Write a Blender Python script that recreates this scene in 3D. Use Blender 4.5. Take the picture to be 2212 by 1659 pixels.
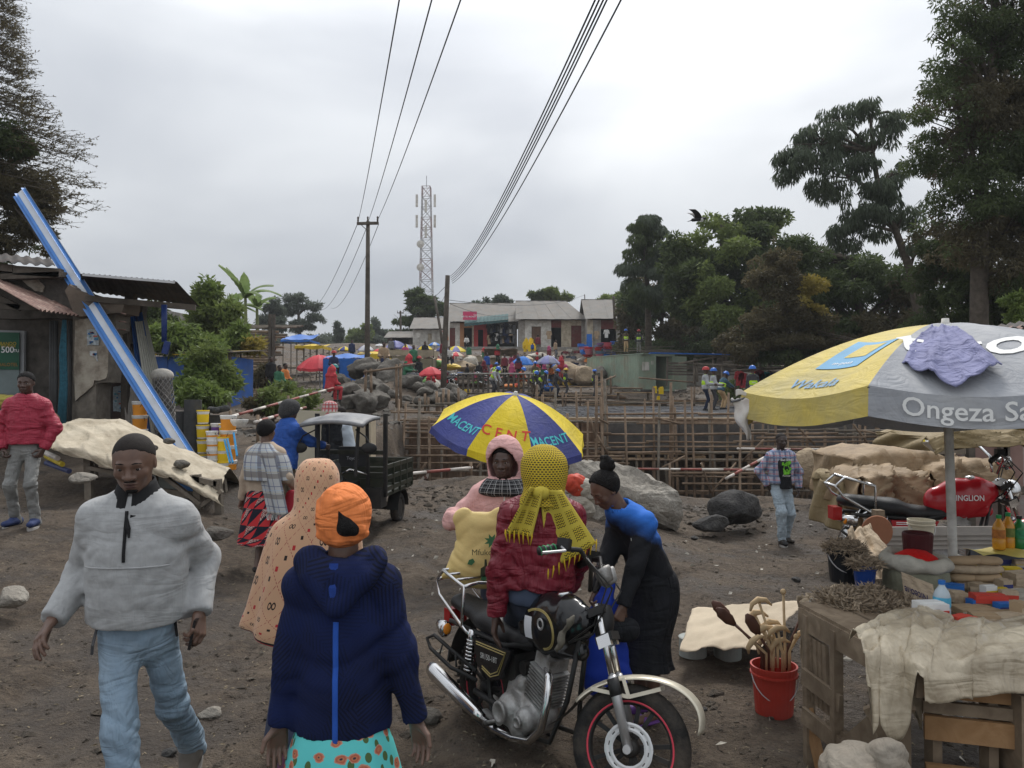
import bpy,bmesh,math,random
import numpy as np
from mathutils import Vector as Vc,Matrix,Quaternion,noise as mnoise
random.seed(7);RNG=np.random.default_rng(7)
for o in list(bpy.data.objects):bpy.data.objects.remove(o)
scene=bpy.context.scene
COL=scene.collection
FPX=769.;CH=1.92;PITCH=math.radians(.82)
cam_d=bpy.data.cameras.new('camera');cam=bpy.data.objects.new('camera',cam_d);COL.objects.link(cam)
cam.location=(0,0,CH);cam.rotation_euler=(math.radians(90)+PITCH,0,0)
cam_d.sensor_width=36.;cam_d.lens=36.*FPX/1024.;cam_d.clip_start=.05;cam_d.clip_end=3000
scene.camera=cam
SUN_EL=math.radians(52);SUN_AZ=math.radians(14)
world=bpy.data.worlds.new("World");scene.world=world;world.use_nodes=True
wt=world.node_tree;wt.nodes.clear()
def wn(t,**k):
 n=wt.nodes.new(t)
 for a,b in k.items():setattr(n,a,b)
 return n
sky=wn('ShaderNodeTexSky',sky_type='NISHITA');sky.sun_disc=False
sky.sun_elevation=SUN_EL;sky.sun_rotation=SUN_AZ
bg1=wn('ShaderNodeBackground');bg1 .inputs[1].default_value=.05
wt.links.new(sky.outputs[0],bg1 .inputs[0])
tc=wn('ShaderNodeTexCoord')
mp=wn('ShaderNodeMapping');mp.inputs['Scale'].default_value=(1.,1.,2.6);mp.inputs['Location'].default_value=(3.1,.4,1.3)
nz=wn('ShaderNodeTexNoise');nz.inputs['Scale'].default_value=2.2;nz.inputs['Detail'].default_value=5;nz.inputs['Roughness'].default_value=.45
nz.inputs['Distortion'].default_value=.4
wt.links.new(tc.outputs['Generated'],mp.inputs[0]);wt.links.new(mp.outputs[0],nz.inputs['Vector'])
rp=wn('ShaderNodeValToRGB')
rp.color_ramp.elements[0].position=.33;rp.color_ramp.elements[0].color=(.285,.303,.335,1)
rp.color_ramp.elements[1].position=.68;rp.color_ramp.elements[1].color=(.5,.515,.53,1)
wt.links.new(nz.outputs['Fac'],rp.inputs[0])
sd=(math.sin(SUN_AZ)*math.cos(SUN_EL),math.cos(SUN_AZ)*math.cos(SUN_EL),math.sin(SUN_EL))
dp=wn('ShaderNodeVectorMath',operation='DOT_PRODUCT');dp.inputs[1].default_value=sd
nrm=wn('ShaderNodeVectorMath',operation='NORMALIZE');wt.links.new(tc.outputs['Generated'],nrm.inputs[0]);wt.links.new(nrm.outputs[0],dp.inputs[0])
mx=wn('ShaderNodeMath',operation='MAXIMUM');mx.inputs[1].default_value=0;wt.links.new(dp.outputs['Value'],mx.inputs[0])
pw=wn('ShaderNodeMath',operation='POWER');pw.inputs[1].default_value=9;wt.links.new(mx.outputs[0],pw.inputs[0])
gl=wn('ShaderNodeMath',operation='MULTIPLY');gl.inputs[1].default_value=.7;wt.links.new(pw.outputs[0],gl.inputs[0])
glc=wn('ShaderNodeVectorMath',operation='SCALE');glc.inputs[0].default_value=(1.,.99,.97);wt.links.new(gl.outputs[0],glc.inputs['Scale'])
sz=wn('ShaderNodeSeparateXYZ');wt.links.new(nrm.outputs[0],sz.inputs[0]);zc_=wn('ShaderNodeMath',operation='MULTIPLY_ADD');zc_.inputs[1].default_value=1.15;zc_.inputs[2].default_value=.78;zm=wn('ShaderNodeMath',operation='MAXIMUM');zm.inputs[1].default_value=0;wt.links.new(sz.outputs[2],zm.inputs[0]);wt.links.new(zm.outputs[0],zc_.inputs[0]);sc_=wn('ShaderNodeVectorMath',operation='SCALE');wt.links.new(rp.outputs[0],sc_.inputs[0]);wt.links.new(zc_.outputs[0],sc_.inputs['Scale'])
ad=wn('ShaderNodeVectorMath',operation='ADD');wt.links.new(sc_.outputs[0],ad.inputs[0]);wt.links.new(glc.outputs[0],ad.inputs[1])
bg2=wn('ShaderNodeBackground');bg2 .inputs[1].default_value=1.;wt.links.new(ad.outputs[0],bg2 .inputs[0])
mxs=wn('ShaderNodeMixShader');mxs.inputs[0].default_value=.93
wt.links.new(bg1 .outputs[0],mxs.inputs[1]);wt.links.new(bg2 .outputs[0],mxs.inputs[2])
wo=wn('ShaderNodeOutputWorld');wt.links.new(mxs.outputs[0],wo.inputs[0])
sl=bpy.data.lights.new('sun','SUN');sl.energy=1.5;sl.angle=math.radians(16);sl.color=(1.,.965,.92)
so=bpy.data.objects.new('sun',sl);COL.objects.link(so)
so.rotation_euler=Vc((-sd[0],-sd[1],-sd[2])).to_track_quat('-Z','Y').to_euler()
scene.view_settings.view_transform='Standard';scene.view_settings.look='None'
scene.view_settings.exposure=.72;scene.view_settings.gamma=1.;scene.view_settings.use_curve_mapping=False
scene.render.engine='CYCLES'
scene.cycles.max_bounces=5;scene.cycles.diffuse_bounces=3;scene.cycles.glossy_bounces=2;scene.cycles.transmission_bounces=3
scene.cycles.transparent_max_bounces=6
PI=math.pi
def V(*a):return Vc(a)
def D(xd,yd,d):
 u=(xd*1024/2212-512)/FPX;v=(384-yd*768/1659)/FPX
 dy=math.cos(PITCH)-v*math.sin(PITCH);dz=math.sin(PITCH)+v*math.cos(PITCH)
 s=d/dy
 return Vc((u*s,d,CH+dz*s))
def sst(a,b,x):
 t=np.clip((x-a)/(b-a),0,1);return t*t*(3-2*t)
def lerp(a,b,t):return a+(b-a)*t
def rotz(a):return Matrix.Rotation(a,3,'Z')
class MB:
 def __init__(s):s.v=[];s.f=[];s.m=[];s.uv=[];s.cur=0
 def add(s,vs,fs,uvs=None,mi=None):
  o=len(s.v);s.v.extend([tuple(p)for p in vs]);mi=s.cur if mi is None else mi
  for f in fs:
   s.f.append(tuple(i+o for i in f));s.m.append(mi)
   s.uv.append([uvs[i]for i in f]if uvs is not None else None)
  return s
 def box(s,c,size,R=None,mi=None,taper=1.):
  hx,hy,hz=size[0]/2,size[1]/2,size[2]/2;c=Vc(c);vs=[]
  for z in(-hz,hz):
   t=taper if z>0 else 1.
   for x,y in((-hx,-hy),(hx,-hy),(hx,hy),(-hx,hy)):
    p=Vc((x*t,y*t,z));vs.append(c+(R@p if R is not None else p))
  return s.add(vs,[(3,2,1,0),(4,5,6,7),(0,1,5,4),(1,2,6,5),(2,3,7,6),(3,0,4,7)],mi=mi)
 def beam(s,p0,p1,w,h,up=(0,0,1),mi=None):
  p0,p1=Vc(p0),Vc(p1);d=p1-p0;L=d.length
  if L<1e-6:return s
  y=d/L;u=Vc(up)
  if abs(y.dot(u))>.98:u=Vc((1,0,0))
  x=y.cross(u).normalized();z=x.cross(y)
  return s.box((p0+p1)/2,(w,L,h),Matrix((x,y,z)).transposed(),mi=mi)
 def tube(s,pts,r,n=8,mi=None,caps=True,flat=1.,up=None):
  pts=[Vc(p)for p in pts];m=len(pts);rs=list(r)if hasattr(r,'__len__')else[r]*m
  vs=[];fs=[];px=None
  for i,p in enumerate(pts):
   t=(pts[min(i+1,m-1)]-pts[max(i-1,0)]).normalized()
   if px is None:
    a=Vc(up)if up is not None else(Vc((0,0,1))if abs(t.z)<.9 else Vc((1,0,0)))
    x=t.cross(a).normalized()
   else:
    x=(px-t*px.dot(t)).normalized()
   y=t.cross(x);px=x
   for k in range(n):
    a=2*PI*k/n;vs.append(p+(x*math.cos(a)+y*math.sin(a)*flat)*rs[i])
  for i in range(m-1):
   for k in range(n):
    a,b=i*n+k,i*n+(k+1)%n;fs.append((a,b,b+n,a+n))
  if caps:fs.append(tuple(range(n-1,-1,-1)));fs.append(tuple(range((m-1)*n,m*n)))
  return s.add(vs,fs,mi=mi)
 def lathe(s,prof,n=24,c=(0,0,0),R=None,mi=None,sx=1.,sy=1.,caps=True,uvs=False):
  c=Vc(c);vs=[];fs=[];uv=[]
  nn=n+1 if uvs else n
  for i,(r,z)in enumerate(prof):
   for k in range(nn):
    a=2*PI*k/n;p=Vc((r*math.cos(a)*sx,r*math.sin(a)*sy,z));vs.append(c+(R@p if R is not None else p));uv.append((k/n,z))
  for i in range(len(prof)-1):
   for k in range(n):
    a=i*nn+k;b=i*nn+((k+1)if uvs else(k+1)%n);fs.append((a,b,b+nn,a+nn))
  if caps and not uvs:
   if prof[0][0]>1e-4:fs.append(tuple(range(n-1,-1,-1)))
   if prof[-1][0]>1e-4:o=(len(prof)-1)*n;fs.append(tuple(range(o,o+n)))
  return s.add(vs,fs,uv if uvs else None,mi=mi)
 def grid(s,nu,nv,fn,mi=None,closed=False,uvfn=None):
  vs=[];uv=[]
  for j in range(nv+1):
   for i in range(nu+1):
    u,w=i/nu,j/nv;vs.append(fn(u,w));uv.append(uvfn(u,w)if uvfn else(u,w))
  fs=[(j*(nu+1)+i,j*(nu+1)+i+1,(j+1)*(nu+1)+i+1,(j+1)*(nu+1)+i)for j in range(nv)for i in range(nu)]
  return s.add(vs,fs,uv,mi=mi)
 def sphere(s,c,r,n=10,m=7,mi=None,R=None):
  c=Vc(c);rr=r if hasattr(r,'__len__')else(r,r,r);vs=[];fs=[]
  for j in range(m+1):
   t=PI*j/m
   for i in range(n):
    a=2*PI*i/n;p=Vc((rr[0]*math.sin(t)*math.cos(a),rr[1]*math.sin(t)*math.sin(a),rr[2]*math.cos(t)))
    vs.append(c+(R@p if R is not None else p))
  for j in range(m):
   for i in range(n):
    a,b=j*n+i,j*n+(i+1)%n;fs.append((a,a+n,b+n,b))
  return s.add(vs,fs,mi=mi)
 def prism(s,outline,p0,ux,uy,thick,mi=None,mi_side=None):
  p0,ux,uy,th=Vc(p0),Vc(ux),Vc(uy),Vc(thick);n=len(outline)
  a=[p0+ux*x+uy*y for x,y in outline];b=[p+th for p in a]
  s.add(a+b,[tuple(range(n)),tuple(range(2*n-1,n-1,-1))],mi=mi)
  s.add(a+b,[(i,i+n,(i+1)%n+n,(i+1)%n)for i in range(n)],mi=mi if mi_side is None else mi_side)
  return s
 def mesh(s,name,mats,smooth=False):
  me=bpy.data.meshes.new(name);me.from_pydata(s.v,[],s.f)
  for m in(mats if isinstance(mats,(list,tuple))else[mats]):me.materials.append(m)
  if me.polygons:
   me.polygons.foreach_set('material_index',s.m)
   if smooth:me.polygons.foreach_set('use_smooth',[True]*len(me.polygons))
  if any(u is not None for u in s.uv):
   l=me.uv_layers.new(name='UVMap');buf=[]
   for f,u in zip(s.f,s.uv):
    for i in range(len(f)):buf.extend(u[i]if u is not None else(0.,0.))
   l.data.foreach_set('uv',buf)
  me.update();return me
 def bd(s,name,mats,parent=None,smooth=False,loc=None):
  return link(name,s.mesh(name,mats,smooth),parent,loc)
def link(name,data,parent=None,loc=None):
 o=bpy.data.objects.new(name,data);COL.objects.link(o)
 if parent is not None:o.parent=parent
 if loc is not None:o.location=loc
 return o
def empty(name,loc,rz=0.,label=None,cat=None,group=None):
 o=link(name,None,None,loc);o.rotation_euler=(0,0,rz);o.empty_display_size=.1
 if label:tag(o,label,cat,group)
 return o
def tag(o,label,cat=None,group=None,kind=None):
 if label:o['label']=label
 if cat:o['category']=cat
 if group:o['group']=group
 if kind:o['kind']=kind
 return o
def kids(o):return[c for c in bpy.data.objects if c.parent==o]
def copy_tree(o,parent=None,children=None):
 c=o.copy();COL.objects.link(c);c.parent=parent
 for ch in list(o.children):copy_tree(ch,c)
 return c
def raw_mesh(name,verts,faces_flat,nper,mats,smooth=False,midx=None):
 me=bpy.data.meshes.new(name);nf=len(faces_flat)//nper
 me.vertices.add(len(verts));me.vertices.foreach_set('co',np.ascontiguousarray(verts,dtype=np.float32).ravel())
 me.loops.add(len(faces_flat));me.loops.foreach_set('vertex_index',np.ascontiguousarray(faces_flat,dtype=np.int32))
 me.polygons.add(nf);me.polygons.foreach_set('loop_start',np.arange(0,nf*nper,nper,dtype=np.int32))
 try:me.polygons.foreach_set('loop_total',np.full(nf,nper,dtype=np.int32))
 except Exception:pass
 for m in(mats if isinstance(mats,(list,tuple))else[mats]):me.materials.append(m)
 if midx is not None:me.polygons.foreach_set('material_index',np.ascontiguousarray(midx,dtype=np.int32))
 me.polygons.foreach_set('use_smooth',np.full(nf,smooth,dtype=bool))
 me.update(calc_edges=True);me.validate();return me
ORD='first second third fourth fifth sixth seventh eighth ninth tenth eleventh twelfth thirteenth fourteenth'.split()
def rank(objs,rows,what,along='from the left'):
 bpy.context.view_layer.update();P=[(o,(o.location.z-CH)/o.location.y,o.location.x/o.location.y)for o in objs];P.sort(key=lambda q:-q[1]);n=len(P);k=(n+len(rows)-1)//len(rows)
 for i,r_ in enumerate(rows):
  for j,q in enumerate(sorted(P[i*k:(i+1)*k],key=lambda q:q[2])):q[0]['label']='%s %s, %s%s'%(ORD[j],along,r_,what)
class NT:
 def __init__(s,name):
  s.mat=bpy.data.materials.new(name);s.mat.use_nodes=True;s.t=s.mat.node_tree
  s.b=s.t.nodes['Principled BSDF'];s._co={}
 def n(s,t,**k):
  x=s.t.nodes.new(t)
  for a,b in k.items():setattr(x,a,b)
  return x
 def co(s,kind='Object'):
  if kind not in s._co:s._co[kind]=s.n('ShaderNodeTexCoord').outputs[kind]
  return s._co[kind]
 def L(s,a,b):s.t.links.new(a,b)
 def mapping(s,scale=(1,1,1),rot=(0,0,0),loc=(0,0,0),kind='Object'):
  m=s.n('ShaderNodeMapping');m.inputs['Scale'].default_value=scale;m.inputs['Rotation'].default_value=rot;m.inputs['Location'].default_value=loc
  s.L(s.co(kind),m.inputs[0]);return m.outputs[0]
 def noise(s,scale=5,detail=4,rough=.55,vec=None,dist=0.):
  x=s.n('ShaderNodeTexNoise');x.inputs['Scale'].default_value=scale;x.inputs['Detail'].default_value=detail
  x.inputs['Roughness'].default_value=rough;x.inputs['Distortion'].default_value=dist
  s.L(vec if vec is not None else s.co(),x.inputs['Vector']);return x.outputs['Fac']
 def math(s,op,a,b=None,c=None):
  x=s.n('ShaderNodeMath',operation=op)
  for i,q in enumerate((a,b,c)):
   if q is None:continue
   if hasattr(q,'is_output'):s.L(q,x.inputs[i])
   else:x.inputs[i].default_value=q
  return x.outputs[0]
 def ramp(s,fac,stops):
  r=s.n('ShaderNodeValToRGB');e=r.color_ramp.elements
  while len(e)<len(stops):e.new(.5)
  for i,(p,c)in enumerate(stops):
   e[i].position=p;e[i].color=(*c,1)if not isinstance(c,(int,float))else(c,c,c,1)
  s.L(fac,r.inputs[0]);return r.outputs[0]
 def mix(s,fac,a,b,mode='MIX'):
  x=s.n('ShaderNodeMix',data_type='RGBA');x.blend_type=mode
  for inp,q in((x.inputs[0],fac),(x.inputs[6],a),(x.inputs[7],b)):
   if hasattr(q,'is_output'):s.L(q,inp)
   elif isinstance(q,(int,float)):inp.default_value=q
   else:inp.default_value=(*q,1)
  return x.outputs[2]
 def sep(s,vec):
  x=s.n('ShaderNodeSeparateXYZ');s.L(vec,x.inputs[0]);return x.outputs
 def bump(s,h,strength=.3,dist=.02):
  b=s.n('ShaderNodeBump');b.inputs['Strength'].default_value=strength;b.inputs['Distance'].default_value=dist
  s.L(h,b.inputs['Height']);s.L(b.outputs[0],s.b.inputs['Normal'])
 def col(s,c):
  if hasattr(c,'is_output'):s.L(c,s.b.inputs['Base Color'])
  else:s.b.inputs['Base Color'].default_value=(*c,1)
 def set(s,rough=.8,metal=0.,spec=.3,sheen=0.):
  s.b.inputs['Roughness'].default_value=rough;s.b.inputs['Metallic'].default_value=metal
  s.b.inputs['Specular IOR Level'].default_value=spec
  if sheen:s.b.inputs['Sheen Weight'].default_value=sheen
  return s
_MC={}
def mat(name,c,rough=.75,var=.22,scale=6.,bump=0.,bscale=60.,metal=0.,spec=.3,dirt=0.,dirtc=(.1,.08,.06),dscale=2.5,sheen=0.,stretch=(1,1,1),fold=0.):
 if name in _MC:return _MC[name]
 t=NT(name);vec=t.mapping(scale=stretch)if stretch!=(1,1,1)else None
 n1=t.noise(scale,5,.6,vec)
 lo=tuple(max(0,x*(1-var))for x in c);hi=tuple(min(1,x*(1+var))for x in c)
 out=t.ramp(n1,[(.3,lo),(.7,hi)])
 if dirt>0:
  n2=t.noise(dscale,6,.65)
  out=t.mix(t.ramp(n2,[(.55-dirt*.35,0.),(.75-dirt*.2,min(1.,.45+dirt))]),out,dirtc)
 t.col(out);t.set(rough,metal,spec,sheen)
 if fold>0:
  rid=lambda q:t.math('ABSOLUTE',t.math('SUBTRACT',q,.5))
  a=rid(t.noise(3.2,3,.5,t.mapping((1,1,3.2),(.7,.45,.2)),.9));b=rid(t.noise(3.6,3,.5,t.mapping((3.,2.2,.9),(.35,-.5,.4)),.9));k=t.noise(2.4,2,.5)
  h=t.math('MULTIPLY',t.math('ADD',t.math('MULTIPLY',a,k),t.math('MULTIPLY',b,t.math('SUBTRACT',1.,k))),3.2)
  if bump>0:h=t.math('ADD',h,t.math('MULTIPLY',t.noise(bscale,3,.6),.03*bump))
  t.bump(h,min(1,fold*1.1),.035)
 elif bump>0:t.bump(t.noise(bscale,4,.6,vec),bump,.01)
 _MC[name]=t.mat;return t.mat
def wood(name,c1,c2,scale=9.,rough=.85,dirt=.25):
 if name in _MC:return _MC[name]
 t=NT(name);g=t.noise(scale,5,.6,t.mapping((1,1,1),(.4,.3,.2)),1.2)
 w=t.noise(2.2,4,.6)
 out=t.mix(t.ramp(w,[(.35,0.),(.7,1.)]),t.ramp(g,[(.3,c1),(.7,c2)]),tuple(x*.62 for x in c1))if dirt else t.ramp(g,[(.3,c1),(.7,c2)])
 t.col(out);t.set(rough,0,.2);t.bump(g,.35,.01);_MC[name]=t.mat;return t.mat
_TC={}
def text2d(s,size=1.,bold=0.):
 k=(s,bold)
 if k not in _TC:
  cu=bpy.data.curves.new('txt','FONT');cu.body=s;cu.size=1.;cu.resolution_u=3;cu.align_x='CENTER';cu.align_y='CENTER';cu.offset=bold
  o=bpy.data.objects.new('txt',cu);COL.objects.link(o)
  bpy.context.view_layer.update();me=o.to_mesh()
  bm=bmesh.new();bm.from_mesh(me);bmesh.ops.triangulate(bm,faces=bm.faces[:])
  bm.verts.index_update()
  _TC[k]=([(v.co.x,v.co.y)for v in bm.verts],[tuple(v.index for v in f.verts)for f in bm.faces])
  bm.free();o.to_mesh_clear();bpy.data.objects.remove(o);bpy.data.curves.remove(cu)
 vs,fs=_TC[k];return[(x*size,y*size)for x,y in vs],fs
def put_text(mb,s,size,fn,mi=None,bold=0.,sx=1.):
 vs,fs=text2d(s,size,bold)
 mb.add([fn(x*sx,y)for x,y in vs],fs,mi=mi)
 # ================================================================== terrain
_HY=np.array([-50,0,12,16.5,24,30,36,45,52,60,68,76,84,95,120,180,400,3000.])
_HZ=np.array([0,0,0.,.05,.95,1.3,1.5,1.6,1.95,3.,4.7,6.5,7.,7.5,9.,12.,20,60.])
def _vn(x,y,f,seed=0.):
 s=seed
 return(np.sin(x*f*1.7+1.3*np.sin(y*f*1.1+s)+s)+np.sin(y*f*1.9+1.7*np.sin(x*f*.83+2*s)+2.1*s)+np.sin((x+y)*f*1.27+1.1*np.sin((x-y)*f*.9-s)+.7*s))/3.
def gz(x,y,fine=True):
 x=np.asarray(x,float);y=np.asarray(y,float)
 h=np.interp(y,_HY,_HZ)
 site=sst(-4.6,-2.6,x)*sst(15,22,y)*(1-sst(46,54,y))
 h=h*(1-site)+site*1.12
 h=h+sst(-2.2,-5.2,x)*sst(4.5,9.5,y)*(.5+.32*sst(9.5,13.5,y))*(1-sst(16,26,y))+sst(-7,-12,x)*sst(12,20,y)*.5
 h=h-.42*sst(1.2,3.6,x)*sst(7.5,12,y)*(1-sst(15.5,24,y))*(1-sst(7.5,10,x))
 h=h+1.25*np.exp(-(((x+5.3)/3.4)**2+((y-32)/4.)**2))+.35*np.exp(-(((x-5.2)/1.)**2+((y-13.6)/.9)**2))
 h=h+sst(14,30,x)*sst(18,40,y)*1.6
 near=1-sst(14,40,y)
 h=h+near*(.034*_vn(x,y,1.1,1.)+.022*_vn(x,y,3.3,2.)+.012*np.abs(_vn(x,y,6.1,3.1)))+(1-near)*.1*_vn(x,y,.55,3.)*(1-site)
 if fine:
  h=h+near*(.01*_vn(x,y,9.,4.)+.006*_vn(x,y,23.,5.))*sst(.5,2,np.hypot(x,y))
  for a_,b_,c_ in((-1.,.5,.31),(1.3,.35,.23),(-2.6,.25,.4)):
   xc=a_+b_*np.sin(y*c_+a_)
   for w_ in(-.36,.36):h=h-near*.03*np.exp(-((x-xc-w_)/.1)**2)+near*.014*np.exp(-((x-xc-w_*1.5)/.09)**2)
  h=h-near*.045*np.clip(_vn(x*.5,y,.9,7.7)-.45,0,1)
 pit=sst(-3.5,-2.6,x+.25*_vn(x,y,1.5,9))*(1-sst(19,20.5,x))*sst(16.3,17.3,y+.3*_vn(x,y,1.2,8))*(1-sst(24.6,25.2,y))
 h=h*(1-pit)-2.3*pit
 return h
def gzf(x,y):return float(gz(x,y))
def on_ground(x,y,dz=0.):return Vc((x,y,gzf(x,y)+dz))
def mud_material():
 t=NT('mud');c=t.co('Object')
 big=t.noise(.55,6,.62);mid=t.noise(1.6,6,.65);fine=t.noise(14,6,.7);grit=t.noise(70,3,.7)
 base=t.ramp(mid,[(.32,(.052,.039,.029)),(.5,(.112,.084,.061)),(.68,(.192,.15,.11))])
 base=t.mix(t.ramp(fine,[(.42,0.),(.66,.65)]),base,(.205,.158,.112))
 base=t.mix(t.ramp(grit,[(.52,0.),(.66,.55)]),base,(.04,.032,.026))
 wet=t.ramp(big,[(.47,0.),(.58,1.)])
 base=t.mix(t.math('MULTIPLY',wet,.66),base,(.052,.041,.033))
 vo=t.n('ShaderNodeTexVoronoi',feature='F1');vo.inputs['Scale'].default_value=26;t.L(t.mapping((1,.35,1),(0,0,.6)),vo.inputs['Vector'])
 st=t.math('MULTIPLY',t.ramp(vo.outputs['Distance'],[(.1,1.),(.17,0.)]),t.ramp(mid,[(.45,0.),(.6,.65)]))
 base=t.mix(st,base,(.3,.255,.185))
 t.col(base);t.set(.85,0,.35)
 t.L(t.ramp(t.math('ADD',t.math('MULTIPLY',wet,.5),t.math('MULTIPLY',fine,.5)),[(.35,.95),(.9,.55)]),t.b.inputs['Roughness'])
 hsum=t.math('ADD',t.math('MULTIPLY',fine,1.),t.math('MULTIPLY',grit,.5))
 t.bump(t.math('ADD',hsum,t.math('MULTIPLY',mid,2.)),1.,.08);return t.mat
MUD=mud_material()
def build_terrain():
 na=520;ang=np.radians(np.concatenate([np.linspace(-110,-45,40,endpoint=False),np.linspace(-45,45,na),np.linspace(45,110,41)[1:]]))
 r=np.concatenate([np.linspace(.15,1.4,12,endpoint=False),np.geomspace(1.4,60,470),np.geomspace(60,2500,70)[1:]])
 A,Rr=np.meshgrid(ang,r,indexing='ij');X=Rr*np.sin(A);Y=Rr*np.cos(A);Z=gz(X,Y)
 n,m=X.shape;verts=np.stack([X,Y,Z],-1).reshape(-1,3)
 i=np.arange(n*m).reshape(n,m);q=np.stack([i[:-1,:-1],i[:-1,1:],i[1:,1:],i[1:,:-1]],-1)[:,:,::-1].reshape(-1)
 o=link('ground',raw_mesh('ground',verts,q,4,MUD,True));o['kind']='structure'
 tag(o,'trodden dark brown mud and soil of the market square and hillside')
 return o
build_terrain()
def rock_mesh(name,size,seed,m,sub=3,cuts=7,rough=.1,lo=.55,smooth=None):
 rg=random.Random(seed);bm=bmesh.new();bmesh.ops.create_icosphere(bm,subdivisions=sub,radius=1.)
 planes=[]
 for _ in range(cuts):
  d=Vc((rg.gauss(0,1),rg.gauss(0,1),rg.gauss(0,1))).normalized();planes.append((d,rg.uniform(lo,.9)))
 off=Vc((rg.uniform(-50,50),rg.uniform(-50,50),rg.uniform(-50,50)))
 for v in bm.verts:
  p=v.co.copy()
  for d,k in planes:
   e=p.dot(d)-k
   if e>0:p-=d*e*.92
  nn=mnoise.fractal(p*1.7+off,1.,2.,4)
  p+=p.normalized()*nn*rough
  v.co=Vc((p.x*size[0]/2,p.y*size[1]/2,p.z*size[2]/2))
 me=bpy.data.meshes.new(name);bm.to_mesh(me);bm.free();me.materials.append(m)
 for pl in me.polygons:pl.use_smooth=sub>=4 if smooth is None else smooth
 return me
def rock_mat(name,c,c2,sc=3.):
 t=NT(name);a=t.noise(sc,7,.65);b=t.noise(sc*7,5,.7)
 base=t.ramp(a,[(.3,tuple(x*.55 for x in c)),(.5,c),(.7,c2)]);base=t.mix(t.ramp(b,[(.4,0.),(.7,.6)]),base,tuple(x*.6 for x in c))
 t.col(base);t.set(.92,0,.25);t.bump(t.math('ADD',a,t.math('MULTIPLY',b,.6)),1.,.1);return t.mat
ROCK=rock_mat('basalt',(.16,.145,.125),(.25,.235,.2));ROCK_L=rock_mat('pale_stone',(.34,.31,.265),(.46,.43,.375),2.2);ROCK_D=rock_mat('dark_stone',(.075,.072,.07),(.13,.125,.115))
# ================================================================== organic shapes: distance fields meshed with surface nets
def cap(a,b,ra,rb=None,k=.03,fl=None,quilt=None,sub=False):
 return('c',np.array(a,float),np.array(b,float),ra,ra if rb is None else rb,k,fl,quilt,sub)
def ell(c,r,R=None,k=.03,sub=False):
 return('e',np.array(c,float),np.array(r,float)if hasattr(r,'__len__')else np.full(3,float(r)),None if R is None else np.array(R,float),k,sub)
def bounds(prims):
 lo=np.full(3,1e9);hi=-lo
 for p in prims:
  if p[0]=='c':
   if p[8]:continue
   for q,r in((p[1],p[3]),(p[2],p[4])):lo=np.minimum(lo,q-r);hi=np.maximum(hi,q+r)
  else:
   if p[5]:continue
   r=p[2].max()if p[3]is not None else p[2];lo=np.minimum(lo,p[1]-r);hi=np.maximum(hi,p[1]+r)
 return lo,hi
def field(prims,h,pad=.03,box=None):
 lo,hi=bounds(prims)if box is None else box
 lo=lo-pad;hi=hi+pad;n=np.ceil((hi-lo)/h).astype(int)+2
 ax=[lo[i]+h*np.arange(n[i])for i in range(3)]
 F=np.full(n,.15)
 for p in prims:
  if p[0]=='c':
   r=max(p[3],p[4]);k=p[5];a,b=p[1],p[2];l=np.minimum(a,b)-r-k-2*h;u=np.maximum(a,b)+r+k+2*h
  else:
   k=p[4];rr=p[2].max()if p[3]is not None else p[2];l=p[1]-rr-k-2*h;u=p[1]+rr+k+2*h
  i0=np.maximum(((l-lo)/h).astype(int),0);i1=np.minimum(((u-lo)/h).astype(int)+2,n)
  if(i1<=i0).any():continue
  sl=tuple(slice(i0[i],i1[i])for i in range(3))
  X=ax[0][sl[0]][:,None,None];Y=ax[1][sl[1]][None,:,None];Z=ax[2][sl[2]][None,None,:]
  if p[0]=='c':
   ab=b-a;L2=max(ab@ab,1e-12);fl=p[6]
   dx,dy,dz=X-a[0],Y-a[1],Z-a[2]
   if fl is not None:
    f=np.array(fl[0],float);s=(1/fl[1]-1)*(dx*f[0]+dy*f[1]+dz*f[2]);s2=(1/fl[1]-1)*(ab@f)
    dx=dx+f[0]*s;dy=dy+f[1]*s;dz=dz+f[2]*s;ab=ab+f*s2;L2=max(ab@ab,1e-12)
   t=np.clip((dx*ab[0]+dy*ab[1]+dz*ab[2])/L2,0,1)
   r=p[3]+(p[4]-p[3])*t
   if p[7]is not None:r=r+p[7][1]*(np.abs(np.sin(PI*t*math.sqrt(L2)/p[7][0]+p[7][2]))**.6-.6)
   d=np.sqrt((dx-ab[0]*t)**2+(dy-ab[1]*t)**2+(dz-ab[2]*t)**2)-r
   sub=p[8]
  else:
   dx,dy,dz=X-p[1][0],Y-p[1][1],Z-p[1][2];r=p[2]
   if p[3]is not None:
    R=p[3];dx,dy,dz=(R[0][0]*dx+R[1][0]*dy+R[2][0]*dz,R[0][1]*dx+R[1][1]*dy+R[2][1]*dz,R[0][2]*dx+R[1][2]*dy+R[2][2]*dz)
   q=np.sqrt((dx/r[0])**2+(dy/r[1])**2+(dz/r[2])**2);g=np.sqrt((dx/r[0]**2)**2+(dy/r[1]**2)**2+(dz/r[2]**2)**2)+1e-9
   d=q*(q-1)/g;sub=p[5]
  old=F[sl]
  if sub:
   d=-d;hh=np.maximum(k-np.abs(old-d),0)/k;F[sl]=np.maximum(old,d)+hh*hh*k*.25
  else:
   hh=np.maximum(k-np.abs(old-d),0)/k;F[sl]=np.minimum(old,d)-hh*hh*k*.25
 return F,lo,ax
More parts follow.
